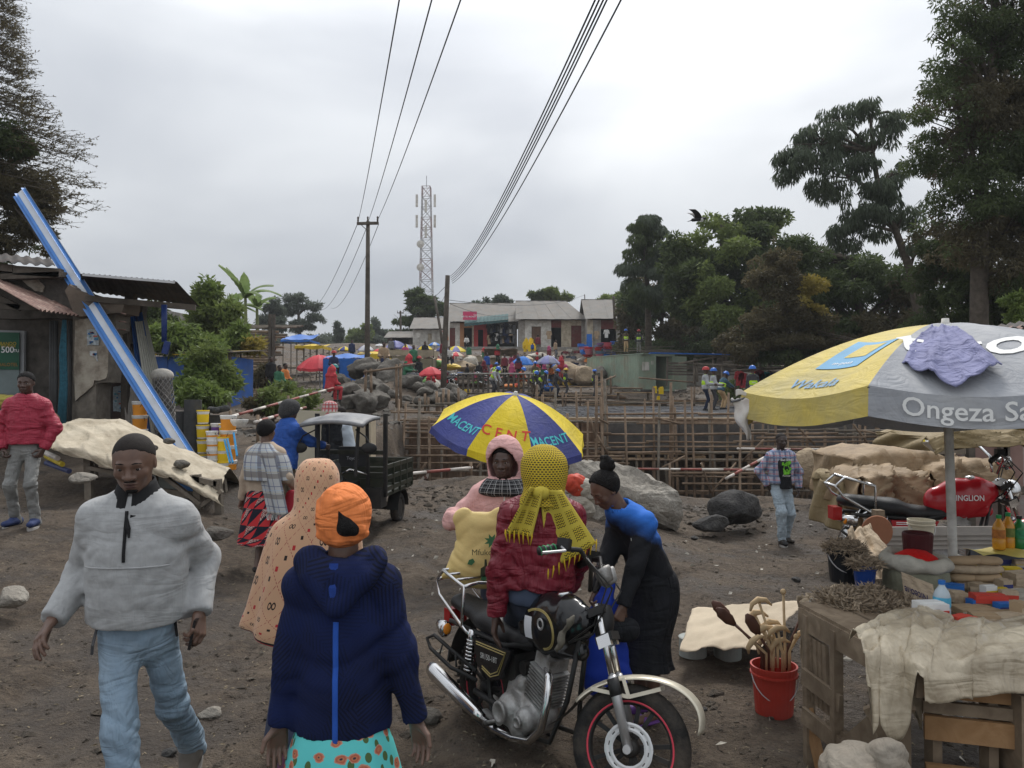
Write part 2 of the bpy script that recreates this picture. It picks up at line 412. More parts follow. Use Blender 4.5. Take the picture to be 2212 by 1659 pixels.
def surfnet(F,lo,h):
 nx,ny,nz=F.shape;S=F<0
 cnt=np.zeros((nx-1,ny-1,nz-1),np.int8)
 for i in(0,1):
  for j in(0,1):
   for k in(0,1):cnt+=S[i:nx-1+i,j:ny-1+j,k:nz-1+k]
 mask=(cnt>0)&(cnt<8);idx=np.argwhere(mask)
 if len(idx)==0:return np.zeros((0,3)),np.zeros(0,int)
 acc=np.zeros((len(idx),3));num=np.zeros(len(idx))
 cor={}
 for i in(0,1):
  for j in(0,1):
   for k in(0,1):cor[i,j,k]=F[idx[:,0]+i,idx[:,1]+j,idx[:,2]+k]
 for a in cor:
  for ax in range(3):
   if a[ax]:continue
   b=list(a);b[ax]=1;b=tuple(b);fa,fb=cor[a],cor[b];m=(fa<0)!=(fb<0)
   t=np.where(m,fa/np.where(m,fa-fb,1),0)
   p=np.tile(np.array(a,float),(len(idx),1));p[:,ax]+=t;acc+=p*m[:,None];num+=m
 verts=lo+(idx+acc/num[:,None])*h
 vid=np.full(mask.shape,-1,np.int64);vid[mask]=np.arange(len(idx));quads=[]
 for ax in range(3):
  u,w=(ax+1)%3,(ax+2)%3
  s0=[slice(None)]*3;s1=[slice(None)]*3;s0[ax]=slice(0,-1);s1[ax]=slice(1,None)
  A=S[tuple(s0)];B=S[tuple(s1)];ch=np.argwhere(A!=B)
  ch=ch[(ch[:,u]>0)&(ch[:,w]>0)&(ch[:,u]<F.shape[u]-1)&(ch[:,w]<F.shape[w]-1)]
  if len(ch)==0:continue
  o=[]
  for du,dw in((-1,-1),(0,-1),(0,0),(-1,0)):
   c=ch.copy();c[:,u]+=du;c[:,w]+=dw;o.append(vid[c[:,0],c[:,1],c[:,2]])
  q=np.stack(o,1);fl=A[ch[:,0],ch[:,1],ch[:,2]]
  q[~fl]=q[~fl][:,::-1];q=q[(q>=0).all(1)];quads.append(q)
 return verts,np.concatenate(quads).reshape(-1)
def fold_noise(X,Y,Z,seed,fr=1.):
 s=seed*1.7
 w=np.sin(9*X*fr+s)+np.sin(11*Y*fr+2*s)+np.sin(7*Z*fr+3*s)
 rid=lambda q:1-2*np.abs(np.sin(q))**.75
 a=rid(17*Z*fr+9*X*fr+1.3*w+s);b=rid(19*X*fr-23*Z*fr+1.1*w+2.3*s+9*Y*fr);c=rid(34*Z*fr+17*Y*fr+21*X*fr*np.sin(s)+1.8*w+.7*s)
 m=.5+.5*np.sin(13*X*fr+8*Z*fr-7*Y*fr+1.9*s+w)
 return(.55*a+.3*c)*m+.5*b*(1-m)
def wrinkle(F,ax,seed,amp,spots=(),fr=1.):
 I=np.argwhere(np.abs(F)<.035+amp);x,y,z=ax[0][I[:,0]],ax[1][I[:,1]],ax[2][I[:,2]]
 w=np.full(len(I),amp)
 for c,r,a in spots:w+=a*np.exp(-((x-c[0])**2+(y-c[1])**2+(z-c[2])**2)/(r*r))
 F[I[:,0],I[:,1],I[:,2]]+=w*fold_noise(x,y,z,seed,fr)
 return F
def sdfm(name,prims,h,m,seed=0,amp=0.,spots=(),fr=1.,cut=None,extra=None):
 F,lo,ax=field(prims,h)
 if cut is not None:F=np.maximum(F,cut(ax[0][:,None,None],ax[1][None,:,None],ax[2][None,None,:]))
 if extra:
  pass
 if amp or spots:F=wrinkle(F,ax,seed,amp,spots,fr)
 v,q=surfnet(F,lo,h)
 return raw_mesh(name,v,q,4,m,True)
def join_np(parts):
 vs,qs,o=[],[],0
 for v,q in parts:vs.append(v);qs.append(q+o);o+=len(v)
 return np.concatenate(vs),np.concatenate(qs)
 # ================================================================== people
def ik(a,t,l1,l2,pole):
 a,t,pole=Vc(a),Vc(t),Vc(pole);d=t-a;L=min(d.length,(l1+l2)*.998);u=d.normalized();t=a+u*L
 x=(L*L+l1*l1-l2*l2)/(2*L);y=math.sqrt(max(l1*l1-x*x,0));p=(pole-u*pole.dot(u)).normalized()
 return a+u*x+p*y,t
SKIN={}
def skin(k):
 if k in SKIN:return SKIN[k]
 c={'d':(.075,.042,.031),'m':(.135,.077,.054),'dd':(.05,.033,.027)}[k]
 t=NT('skin_'+k);n=t.noise(14,4,.6);t.col(t.ramp(n,[(.3,tuple(x*.8 for x in c)),(.7,tuple(x*1.22 for x in c))]));t.set(.42,0,.5)
 t.bump(t.noise(160,2,.5),.08,.004);SKIN[k]=t.mat;return t.mat
HAIR=mat('black_hair',(.012,.011,.011),.85,.4,90,.9,220,spec=.2)
HAIRC=mat('cropped_hair',(.022,.018,.016),.8,.25,60,.3,300,spec=.2)
EYEW=mat('eye_white',(.55,.5,.46),.3,.05);EYEB=mat('eye_iris',(.012,.008,.006),.15,.05,spec=.5)
LIP=mat('lips',(.085,.042,.036),.45,.1)
def head_prims(c,R,u,face=True,neck_to=None,ears=True):
 c=Vc(c);P=lambda x,y,z:np.array(c+R@Vc((x*u,y*u,z*u)));Rn=np.array(R)
 E=lambda x,y,z,r,k=.04,sub=False:ell(P(x,y,z),np.array(r)*u,Rn,k*u,sub)
 ps=[E(0,.06,.13,(.345,.41,.37),.06),E(0,-.08,-.1,(.29,.29,.36),.12),E(0,-.1,-.29,(.235,.24,.19),.1)]
 if face:
  ps+=[E(0,-.255,-.4,(.11,.085,.075),.08)]
  for s in(-1,1):ps+=[E(.165*s,-.255,-.11,(.105,.085,.09),.09)]
  ps+=[cap(P(-.15,-.325,.085),P(.15,-.325,.085),.048*u,.048*u,.06*u)]
  for s in(-1,1):ps+=[E(.14*s,-.41,.015,(.085,.06,.055),.05,True)]
  ps+=[cap(P(0,-.335,.05),P(0,-.415,-.11),.036*u,.052*u,.05*u),E(0,-.42,-.13,(.072,.06,.052),.03)]
  for s in(-1,1):ps+=[E(.075*s,-.375,-.14,(.045,.05,.038),.025)]
  for s in(-1,1):
   ps+=[E(.14*s,-.295,.042,(.085,.062,.04),.02),E(.14*s,-.29,-.03,(.08,.055,.03),.03)]
  ps+=[E(0,-.345,-.255,(.13,.045,.035),.025),E(0,-.335,-.312,(.115,.048,.038),.025),E(0,-.4,-.282,(.14,.04,.007),.012,True)]
 if ears:
  for s in(-1,1):
   ps+=[E(.335*s,.03,-.02,(.035,.075,.115),.03),E(.375*s,.02,0,(.02,.045,.07),.02,True)]
 if neck_to is not None:ps+=[cap(P(0,.09,-.22),np.array(neck_to),.225*u,.27*u,.1*u)]
 return ps
def hand_prims(w,d,n,side,hl,curl=.3,thumb=0.,low=False):
 w,d,n,side=(Vc(q)for q in(w,d,n,side));d.normalize();n=(n-d*n.dot(d)).normalized();side=(side-d*side.dot(d)-n*side.dot(n)).normalized()
 P=lambda a,b,c:np.array(w+d*a*hl+side*b*hl+n*c*hl);ps=[]
 ps.append(cap(P(-.35,0,0),P(.08,0,0),.15*hl,.15*hl,.1*hl,(tuple(n),.78)))
 if low:
  ps+=[cap(P(.1,0,0),P(.45,0,.02),.17*hl,.18*hl,.1*hl,(tuple(n),.5)),cap(P(.45,0,.03),P(.8,0,.03+.3*curl),.17*hl,.11*hl,.08*hl,(tuple(n),.6)),cap(P(.2,.15,.03),P(.5,.26,.12),.07*hl,.05*hl,.05*hl)]
  return ps
 offs=(.165,.055,-.055,-.155);lens=(.4,.455,.42,.33)
 for i in range(4):
  b0=w+d*.1*hl+side*offs[i]*.55*hl;b1=w+d*(.5-.02*abs(i-1))*hl+side*offs[i]*hl
  ps.append(cap(np.array(b0),np.array(b1),.085*hl,.068*hl,.05*hl));p=b1;ang=curl*(.9+.12*i)
  dirv=d+side*(offs[i]*.25)
  for j,fr in enumerate((.45,.31,.24)):
   a=ang*(j+1)if j<2 else ang*2.6
   q=p+(dirv.normalized()*math.cos(a)+n*math.sin(a))*lens[i]*fr*hl
   ps.append(cap(np.array(p),np.array(q),(.056-.006*j)*hl,(.051-.006*j)*hl,.012*hl));p=q
 t0=w+d*.13*hl+side*.12*hl+n*.04*hl;t1=t0+(d*.55+side*(.62-.5*thumb)+n*(.35+.5*thumb)).normalized()*.27*hl
 t2=t1+(d*.85+side*(.18-.5*thumb)+n*(.35+.6*thumb)).normalized()*.22*hl
 ps+=[cap(np.array(t0),np.array(t1),.085*hl,.062*hl,.05*hl),cap(np.array(t1),np.array(t2),.06*hl,.045*hl,.012*hl)]
 return ps
def frame_from(fwd,up):
 y=-Vc(fwd).normalized();z=Vc(up);z=(z-y*z.dot(y)).normalized();x=y.cross(z);return Matrix((x,y,z)).transposed()
def person(label,x,y,rz,H=1.7,group=None,z=None,hip=None,lean=(0,0),twist=0.,hands=None,poles=None,feet=None,toes=None,kneep=None,head=(0,0,0),bulk=1.,det='mid',sk='d',top=None,bottom=None,shoes=None,hair='short',curl=(.35,.35),palm=(None,None),bare_legs=False,cat='person',seed=1,noface=False,thumb=(0,0),hatless=True,belly=0.,neckfwd=0.):
 hi=det=='hi';low=det=='low';vg={'hi':.0105,'mid':.017,'low':.03}[det];vh={'hi':.0044,'mid':.008,'low':.02}[det];vha={'hi':.004,'mid':.0075,'low':.02}[det]
 J={}
 P=Vc(hip)if hip else Vc((0,0,.525*H));J['P']=P
 sp=Vc((lean[0],-lean[1],1)).normalized();J['sp']=sp
 Ry=Matrix.Rotation(twist,3,'Z');side=(Ry@Vc((1,0,0)));side=(side-sp*side.dot(sp)).normalized();fw=sp.cross(side)
 J['side']=side;J['back']=fw
 sh=P+sp*.26*H;N=P+sp*.318*H+Vc((0,-1,0))*neckfwd;J['N']=N;J['sh']=sh
 S={1:sh+side*.091*H*(.5+.5*bulk),-1:sh-side*.091*H*(.5+.5*bulk)};J['S']=S
 hp,hy,hr=head;Rh=Matrix.Rotation(hy,3,'Z')@Matrix.Rotation(hr,3,'Y')@Matrix.Rotation(hp,3,'X')
 u=.138*H;hc=N+sp*.03*H+Rh@Vc((0,-.015*H,.062*H));J['hc']=hc;J['Rh']=Rh;J['u']=u
 hands=hands or((.17*H/1.7*1.35,-.02,.47*H),(-.17*H/1.7*1.35,-.02,.47*H));poles=poles or((.5,1,-.3),(-.5,1,-.3))
 feet=feet or((.09,.02,.045*H),(-.09,.02,.045*H));toes=toes or((.15,-1,0),(-.15,-1,0));kneep=kneep or((.1,-1,.1),(-.1,-1,.1))
 E,W,K,A={},{},{},{}
 for i,s in enumerate((1,-1)):
  E[s],W[s]=ik(S[s],hands[i],.168*H,.152*H,poles[i])
  hj=P+Vc((1,0,0))*(.046*H*s*(.5+.5*bulk))+Vc((0,0,-.012*H));J['hj%d'%s]=hj
  K[s],A[s]=ik(hj,feet[i],.248*H,.245*H,kneep[i])
 J.update(E=E,W=W,K=K,A=A);b=bulk;sn=tuple(side);bk=tuple(fw)
 def torso(e,k=.05):
  q=[]
  wv=[(0.,.088*b,.76,0),(.085,.078*b+belly*.5,.84,belly*.4),(.165,.085*b+belly*.35,.78,belly*.25),(.228,.083*b,.7,0)]
  pts=[(np.array(P+sp*(a*H)-fw*off),r*H+e,f)for a,r,f,off in wv]
  for(p0,r0,f0),(p1,r1,f1)in zip(pts[:-1],pts[1:]):q.append(cap(p0,p1,r0,r1,k,(bk,(f0+f1)/2)))
  for s in(1,-1):q.append(cap(np.array(N-sp*.035*H),np.array(S[s]),.036*H+e*.7,.034*H+e*.8,k))
  q.append(cap(np.array(sh),np.array(N-sp*.01*H),.05*H+e,.033*H+e*.7,k));return q
 parts=[]
 if True:
  inner=torso(-.014)
  for s in(1,-1):
   inner+=[cap(np.array(S[s]),np.array(E[s]),.026*H,.021*H,.03),cap(np.array(E[s]),np.array(W[s]),.022*H,.015*H,.02)]
   lk=1. if bare_legs else.72;inner+=[cap(np.array(J['hj%d'%s]),np.array(K[s]),.046*H*lk,.032*H*lk,.03)]
   ca=K[s].lerp(A[s],.32)+(A[s]-K[s]).normalized().cross(Vc((1,0,0)))*0
   inner+=[cap(np.array(K[s]),np.array(ca),.031*H*lk,.033*H*lk,.02),cap(np.array(ca),np.array(A[s]),.033*H*lk,.021*H,.02)]
   if bare_legs:
    td=Vc(toes[0 if s==1 else 1]).normalized();q=A[s]+Vc((0,0,-.022*H));inner+=[cap(np.array(q-td*.02*H),np.array(q+td*.085*H),.021*H,.016*H,.02)]
  F,lo,ax=field(inner,vg*1.25);parts.append(surfnet(F,lo,vg*1.25))
 hpz=head_prims(hc,Rh,u,face=not low and not noface,neck_to=N-sp*.01*H,ears=not low)
 F,lo,ax=field(hpz,vh);parts.append(surfnet(F,lo,vh))
 if not(top and top.get('nohands')):
  for i,s in enumerate((1,-1)):
   d=(W[s]-E[s]).normalized();n=Vc(palm[i])if palm[i]is not None else Vc((-s*.9,.25,0));sd=d.cross(n)*s
   if palm[i]is None:sd=Vc((0,-1,0))
   hpr=hand_prims(W[s],d,n,sd,.106*H,curl[i],thumb[i],low);F,lo,ax=field(hpr,vha,.01);parts.append(surfnet(F,lo,vha));J['hand%d'%s]=(W[s],d,n)
 v,q=join_np(parts);o=link('person',raw_mesh('person',v,q,4,skin(sk),True))
 zz=gzf(x,y)if z is None else z;o.location=(x,y,zz);o.rotation_euler=(0,0,rz);tag(o,label,cat,group)
 if hi and not noface:
  for s in(1,-1):
   e=MB();ce=hc+Rh@Vc((.14*s*u,-.292*u,.012*u));e.sphere(ce,(.066*u,.062*u,.05*u),12,8,R=Rh);eb=e.bd('eye',EYEW,o,True)
   e=MB();e.sphere(ce+Rh@Vc((0,-.043*u,-.006*u)),(.034*u,.025*u,.034*u),10,7,R=Rh);e.bd('iris',EYEB,eb,True)
   e=MB();e.tube([hc+Rh@Vc((x_*s*u,y_*u,z_*u))for x_,y_,z_ in((.05,-.368,.105),(.12,-.372,.125),(.215,-.325,.105))],[.012*u,.017*u,.008*u],6,flat=.7);e.bd('eyebrow',HAIR,o,True)
  e=MB();e.sphere(hc+Rh@Vc((0,-.352*u,-.257*u)),(.105*u,.046*u,.026*u),12,6,R=Rh);e.sphere(hc+Rh@Vc((0,-.346*u,-.311*u)),(.092*u,.048*u,.03*u),12,6,R=Rh);e.bd('lips',LIP,o,True)
 if hair in('short','afro','crop'):
  g={'short':.022,'afro':.1,'crop':.005}[hair];c0=np.array(hc+Rh@Vc((0,.06*u,.13*u)));Rn=np.array(Rh)
  nrm=Rh@Vc((0,.638,.77));c1=hc
  me=sdfm('hair',[ell(c0,np.array((.345+g,.41+g,.37+g))*u,Rn,.01)],vh*1.1,HAIR if hair!='crop' else HAIRC,seed,.002 if hair!='crop' else 0,fr=4,cut=lambda X,Y,Z:-((X-c1 .x)*nrm.x+(Y-c1 .y)*nrm.y+(Z-c1 .z)*nrm.z-(.06 if hair!='crop' else.085)*u+.012*u*np.sin(X*160)*np.sin(Y*140+Z*90)))
  link('hair',me,o)
 if top:
  e=top.get('ease',.02);hem=top.get('hem',-.02)*H;ql=top.get('quilt');tp=[]
  tp=torso(e,.06);drop=P+sp*hem
  tp.append(cap(np.array(P+sp*.02*H),np.array(drop-sp*.05),.091*H*b+e+top.get('flare',0)*.5,.093*H*b+e+top.get('flare',0),.05,(bk,.74)))
  if top.get('collar'):tp.append(cap(np.array(N-sp*.02),np.array(N+sp*top['collar']*H-fw*.01),.048*H,.043*H,.02))
  if ql:tp=[tuple(list(p[:7])+[(ql,.01,(p[1]-np.array(P))@np.array(sp)/ql*PI)]+[p[8]])if p[0]=='c' and abs((p[2]-p[1])@np.array(sp))>.06 else p for p in tp]
  F,lo,ax=field(tp,vg,.04,None if True else None)
  sl=[]
  sr=top.get('sleeve',(.034,.026));full=top.get('len',1.)
  for s in(1,-1):
   we=E[s].lerp(W[s],full*.97)if full>.3 else None;qa=(ql,.009,0.)if ql else None
   sl+=[cap(np.array(S[s]-sp*.005),np.array(E[s]),(sr[0]+.006)*H,sr[0]*H,.05,None,qa)]
   if we is not None:sl+=[cap(np.array(E[s]),np.array(we),sr[0]*H*.98,sr[1]*H,.035,None,qa)]
   if top.get('cuff')and we is not None:sl+=[cap(np.array(we-(W[s]-E[s]).normalized()*.02),np.array(we+(W[s]-E[s]).normalized()*.012),sr[1]*H*1.04,sr[1]*H*.98,.006)]
  lo2,hi2=bounds(tp+sl)
  F,lo,ax=field(tp,vg,.04,(lo2,hi2));X,Y,Z=ax[0][:,None,None],ax[1][None,:,None],ax[2][None,None,:]
  hemf=(drop.x-X)*sp.x+(drop.y-Y)*sp.y+(drop.z-Z)*sp.z;F=np.maximum(F,hemf)
  F2,_,_=field(sl,vg,.04,(lo2,hi2));
  for s in(1,-1):
   if full>.3:
    we=E[s].lerp(W[s],full);dd=(W[s]-E[s]).normalized()
    near=(X-we.x)**2+(Y-we.y)**2+(Z-we.z)**2<(.085)**2
    pl=(X-we.x)*dd.x+(Y-we.y)*dd.y+(Z-we.z)*dd.z
    F2=np.where(near,np.maximum(F2,pl),F2)
  k=.035;hh=np.maximum(k-np.abs(F-F2),0)/k;F=np.minimum(F,F2)-hh*hh*k*.25
  nk,_,_=field([cap(np.array(N-sp*0.),np.array(N+sp*.12),top.get('neck',.04)*H,top.get('neck',.04)*H*1.12,.01)],vg,.04,(lo2,hi2));F=np.maximum(F,-nk)
  am=top.get('amp',.0035)*1.3
  spots=[(E[1],.11,am*2.2),(E[-1],.11,am*2.2),(P+sp*.06*H,.16,am*1.6),(S[1]-sp*.1,.11,am*1.8),(S[-1]-sp*.1,.11,am*1.8)]
  if not low:F=wrinkle(F,ax,seed,am,[(tuple(c),r,a)for c,r,a in spots],top.get('fr',1.))
  v,q=surfnet(F,lo,vg);me=raw_mesh(top.get('name','jacket'),v,q,4,top['mat'],True);J['top']=link(top.get('name','jacket'),me,o)
 if bottom and bottom.get('type','trousers')=='trousers':
  r=bottom.get('r',(.049,.039,.033));tp=[cap(np.array(P+sp*.05*H),np.array(P-sp*.02*H),.08*H*b,.081*H*b,.05,(bk,.8))]
  for s in(1,-1):
   end=A[s]+(A[s]-K[s]).normalized()*bottom.get('ext',.02);hj=J['hj%d'%s]
   tp+=[cap(np.array(hj),np.array(K[s]),r[0]*H*(.5+.5*b),r[1]*H,.04),cap(np.array(K[s]),np.array(end),r[1]*H,r[2]*H,.03)]
  F,lo,ax=field(tp,vg,.04);am=bottom.get('amp',.004)*1.3;X,Y,Z=ax[0][:,None,None],ax[1][None,:,None],ax[2][None,None,:]
  for s in(1,-1):
   dd=(A[s]-K[s]).normalized();end=A[s]+dd*bottom.get('ext',.02);near=(X-end.x)**2+(Y-end.y)**2+(Z-end.z)**2<.1**2
   F=np.where(near,np.maximum(F,(X-end.x)*dd.x+(Y-end.y)*dd.y+(Z-end.z)*dd.z),F)
  if not low:F=wrinkle(F,ax,seed+5,am,[(tuple(K[s]),.12,am*1.8)for s in(1,-1)]+[(tuple(A[s]),.12,am*1.8)for s in(1,-1)]+[(tuple(P),.14,am*1.2)],1.)
  v,q=surfnet(F,lo,vg);J['bottom']=link('trousers',raw_mesh('trousers',v,q,4,bottom['mat'],True),o)
 if shoes:
  for i,s in enumerate((1,-1)):
   td=Vc(toes[i]).normalized();q=A[s]+Vc((0,0,-.018*H));up=Vc((0,0,1));up=(up-td*up.dot(td)).normalized()
   hs=q-td*.035*H;ts=q+td*.105*H-up*.004
   ps=[cap(np.array(hs),np.array(q+td*.02*H+up*.012),.026*H,.028*H,.02),cap(np.array(q),np.array(ts),.028*H,.022*H,.03,(tuple(up),.85)),cap(np.array(q),np.array(A[s]+up*.015),.027*H,.026*H,.02)]
   so_=hs-up*.022*H
   me=sdfm('shoe',ps,{'hi':.007,'mid':.011,'low':.022}[det],shoes,cut=lambda X,Y,Z:(so_.x-X)*up.x+(so_.y-Y)*up.y+(so_.z-Z)*up.z)
   sh_o=link('shoe',me,o)
   if not low:
    m=MB();lx=td.cross(up).normalized();out=[]
    for a in range(20):
     t=2*PI*a/20;ly=math.cos(t);w=.03 if ly>0 else.027;out.append((math.sin(t)*w*H,ly*.085*H+.035*H))
    m.prism(out,q-up*.024*H,lx,td,-up*.02*H);m.bd('sole',SOLE,sh_o)
 J['obj']=o;return J
SOLE=mat('shoe_sole',(.55,.53,.5),.8,.2,20,dirt=.35)
def front_y(o,x,z,back=False,w=.02):
 me=o.data;n=len(me.vertices);a=np.empty(n*3,np.float32);me.vertices.foreach_get('co',a);a=a.reshape(-1,3);s=(np.abs(a[:,0]-x)<w)&(np.abs(a[:,2]-z)<w)
 if not s.any():return 0.
 return float(a[s,1].max()if back else a[s,1].min())
def loft(rings,n=48,fold=0.,nf=9,seed=0.,open_front=None,tw=0.):
 def ring(v):
  t=v*(len(rings)-1);i=min(int(t),len(rings)-2);f=t-i;f=f
  a,b=rings[i],rings[i+1];a0=rings[max(i-1,0)];b1=rings[min(i+2,len(rings)-1)]
  def cr(p0,p1,p2,p3):return.5*((2*p1)+(p2-p0)*f+(2*p0-5*p1+4*p2-p3)*f*f+(3*p1-p0-3*p2+p3)*f**3)
  c=Vc([cr(a0[0][k],a[0][k],b[0][k],b1[0][k])for k in range(3)])
  return c,cr(a0[1],a[1],b[1],b1[1]),cr(a0[2],a[2],b[2],b1[2]),lerp(a[3],b[3],f),lerp(a[4],b[4],f)
 def fn(u,v):
  c,rx,ry,rot,fs=ring(v);a=2*PI*u
  w=1+fold*fs*(math.sin(nf*a+seed+1.3*math.sin(3*v+seed))*.6+math.sin((nf*1.62)*a*1.+2*seed+2*v)*.4*(math.sin(a/2)**2))
  p=Vc((rx*w*math.cos(a),ry*w*math.sin(a),0));p.rotate(Matrix.Rotation(rot,3,'Z'))
  return c+p
 return fn
 # ================================================================== buildings and large structures
WHITEW=mat('white_plaster',(.62,.6,.55),.9,.12,2,.3,30,dirt=.35,dirtc=(.33,.29,.24));CREAMW=mat('cream_plaster',(.5,.43,.32),.9,.15,2,.3,30,dirt=.4,dirtc=(.25,.2,.15))
GREYW=mat('grey_plaster',(.33,.31,.28),.92,.18,2,.3,30,dirt=.4,dirtc=(.2,.17,.14));REDW=mat('red_paint',(.42,.045,.045),.6,.12,3,.1)
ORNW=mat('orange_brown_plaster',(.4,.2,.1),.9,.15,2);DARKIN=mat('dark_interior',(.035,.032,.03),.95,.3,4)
MAROON=mat('maroon_door_paint',(.13,.028,.024),.6,.2,5,dirt=.2);BROWND=mat('brown_door_paint',(.13,.075,.05),.7,.2,5,dirt=.2)
TIN=mat('old_grey_roof_sheet',(.185,.175,.16),.8,.18,1.2,.2,20,dirt=.35,dirtc=(.2,.17,.14),dscale=1.3)
CONC=mat('concrete',(.3,.285,.26),.92,.18,3,.4,40,dirt=.3,dirtc=(.16,.14,.12));CONC_D=mat('dark_wet_concrete',(.075,.07,.066),.8,.3,2,.5,30,dirt=.3,dirtc=(.14,.13,.12))
POLEW=wood('weathered_pole',(.1,.085,.07),(.17,.145,.12),7)
SCAF=wood('scaffold_pole',(.2,.14,.095),(.34,.25,.175),6);FORM=wood('formwork_board',(.17,.11,.075),(.27,.185,.13),4)
PLANK=wood('fresh_plank',(.36,.25,.145),(.5,.37,.235),6);OLDP=wood('grey_plank',(.17,.145,.115),(.29,.25,.2),8)
STEEL=mat('rebar',(.1,.1,.105),.55,.25,8,metal=.5)
def sheet(parent,name,a,b,c,d,m,th=.01,corr=0.,n=1,amp=.02):
 a,b,c,d=(Vc(q)for q in(a,b,c,d));nrm=(b-a).cross(d-a).normalized();mb=MB()
 if corr:
  k=max(8,int((b-a).length/corr*4))
  f=lambda u,v:(a.lerp(b,u)).lerp(d.lerp(c,u),v)+nrm*amp*math.sin(2*PI*u*(b-a).length/corr)
  mb.grid(k,2,f);mb.grid(k,2,lambda u,v:f(1-u,v)-nrm*th)
 else:
  mb.add([a,b,c,d,a-nrm*th,b-nrm*th,c-nrm*th,d-nrm*th],[(0,1,2,3),(7,6,5,4),(0,4,5,1),(1,5,6,2),(2,6,7,3),(3,7,4,0)])
 return mb.bd(name,m,parent,smooth=bool(corr))
def roof_sheets(parent,a,b,c,d,m,n):
 a,b,c,d=(Vc(q)for q in(a,b,c,d));rf=MB();nrm=(b-a).cross(d-a).normalized();first=None
 for i in range(n):
  u0,u1=i/n-(.008 if i else 0),(i+1)/n;off=nrm*(.018*(i%2)+.02)
  p=[a.lerp(b,u0),a.lerp(b,u1),d.lerp(c,u1),d.lerp(c,u0)]
  sheet(parent,'roof_sheet',*[q+off for q in p],m,.012)
def shop_front(root,d,segs,yt,yb,depth=4.,thick=.22):
 zt=D(0,yt,d).z;zb=D(0,yb,d).z
 for s in segs:
  x0,x1=D(s[0],0,d).x,D(s[1],0,d).x;kind,m=s[2],s[3];hgt=s[4]if len(s)>4 else 2.1
  if kind=='wall':
   MB().box(((x0+x1)/2,d+thick/2,(zb+zt)/2),(x1-x0,thick,zt-zb)).bd('wall',m,root)
  else:
   hz=min(zt-.02,zb+hgt)
   if zt-hz>.05:MB().box(((x0+x1)/2,d+thick/2,(zt+hz)/2),(x1-x0-.004,thick-.006,zt-hz)).bd('lintel',s[5]if len(s)>5 else m,root)
   if kind=='door':
    dr=MB().box(((x0+x1)/2,d+thick*.6,(zb+hz)/2),(x1-x0,.05,hz-zb)).bd('door',m,root)
    for i in range(2):
     for j in range(3):
      w=(x1-x0)/2*.78;hh=(hz-zb)/3*.78
      MB().box((x0+(x1-x0)*(.25+.5*i),d+thick*.6-.03,zb+(hz-zb)*(j+.5)/3),(w,.02,hh)).bd('door_panel',m,dr)
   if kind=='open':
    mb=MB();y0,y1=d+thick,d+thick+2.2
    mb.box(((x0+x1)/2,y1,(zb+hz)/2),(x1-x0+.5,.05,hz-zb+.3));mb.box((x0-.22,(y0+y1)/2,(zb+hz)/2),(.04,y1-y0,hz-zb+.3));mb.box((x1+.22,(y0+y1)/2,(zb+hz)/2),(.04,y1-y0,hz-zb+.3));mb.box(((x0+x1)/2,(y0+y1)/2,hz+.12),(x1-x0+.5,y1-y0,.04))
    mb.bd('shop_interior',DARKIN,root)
def house(name,label,d,x0,x1,yt,yb,segs,ridge,back,eave_over=.7,m=TIN,hip_right=0.,n=8,eave_y=None,side_m=None):
 root=empty(name,D((x0+x1)/2,yb,d),0,label,'building');base=root.location.copy();root.location=(0,0,0)
 root.location=base
 tmp=link('tmp',None);
 shop_front(tmp,d,segs,yt,yb)
 L,R_=D(x0,0,d).x,D(x1,0,d).x;zt=D(0,yt,d).z;zb=D(0,yb,d).z;sm=side_m or GREYW
 MB().box((L+.11,d+back/2+.12,(zt+zb)/2),(.21,back-.24,zt-zb-.01)).bd('wall',sm,tmp);MB().box((R_-.11,d+back/2+.12,(zt+zb)/2),(.21,back-.24,zt-zb-.01)).bd('wall',sm,tmp)
 MB().box(((L+R_)/2,d+back,(zt+zb)/2),(R_-L,.2,zt-zb)).bd('wall',sm,tmp)
 ez=(D(0,eave_y,d).z if eave_y else zt)+.03;rz=D(0,ridge,d+back/2).z
 a,b=Vc((L-.3,d-eave_over,ez)),Vc((R_+.3,d-eave_over,ez));c,e=Vc((R_+.3-hip_right,d+back/2,rz)),Vc((L-.3+(0.),d+back/2,rz))
 roof_sheets(tmp,a,b,c,e,m,n);bb,ba=Vc((R_+.3,d+back+.5,ez)),Vc((L-.3,d+back+.5,ez))
 roof_sheets(tmp,bb,ba,e,c,m,n)
 if hip_right:roof_sheets(tmp,b,bb,c+Vc((0,.01,0)),c,m,3)
 else:MB().add([Vc((R_-.05,d,zt)),Vc((R_-.05,d+back,zt)),Vc((R_-.05,d+back/2,rz-.08)),Vc((R_-.2,d,zt)),Vc((R_-.2,d+back,zt)),Vc((R_-.2,d+back/2,rz-.08))],[(0,1,2),(5,4,3),(0,3,4,1),(1,4,5,2),(2,5,3,0)]).bd('gable',sm,tmp)
 MB().add([Vc((L+.05,d,zt)),Vc((L+.05,d+back,zt)),Vc((L+.05,d+back/2,rz-.08)),Vc((L+.2,d,zt)),Vc((L+.2,d+back,zt)),Vc((L+.2,d+back/2,rz-.08))],[(0,1,2),(5,4,3),(0,3,4,1),(1,4,5,2),(2,5,3,0)]).bd('gable',sm,tmp)
 MB().beam(e,c,.22,.05).bd('ridge_cap',m,tmp)
 MB().box(((L+R_)/2,d-.75,zb-.75),(R_-L+.5,2.2,1.5)).bd('plinth',CONC,tmp)
 adopt(tmp,root);return root
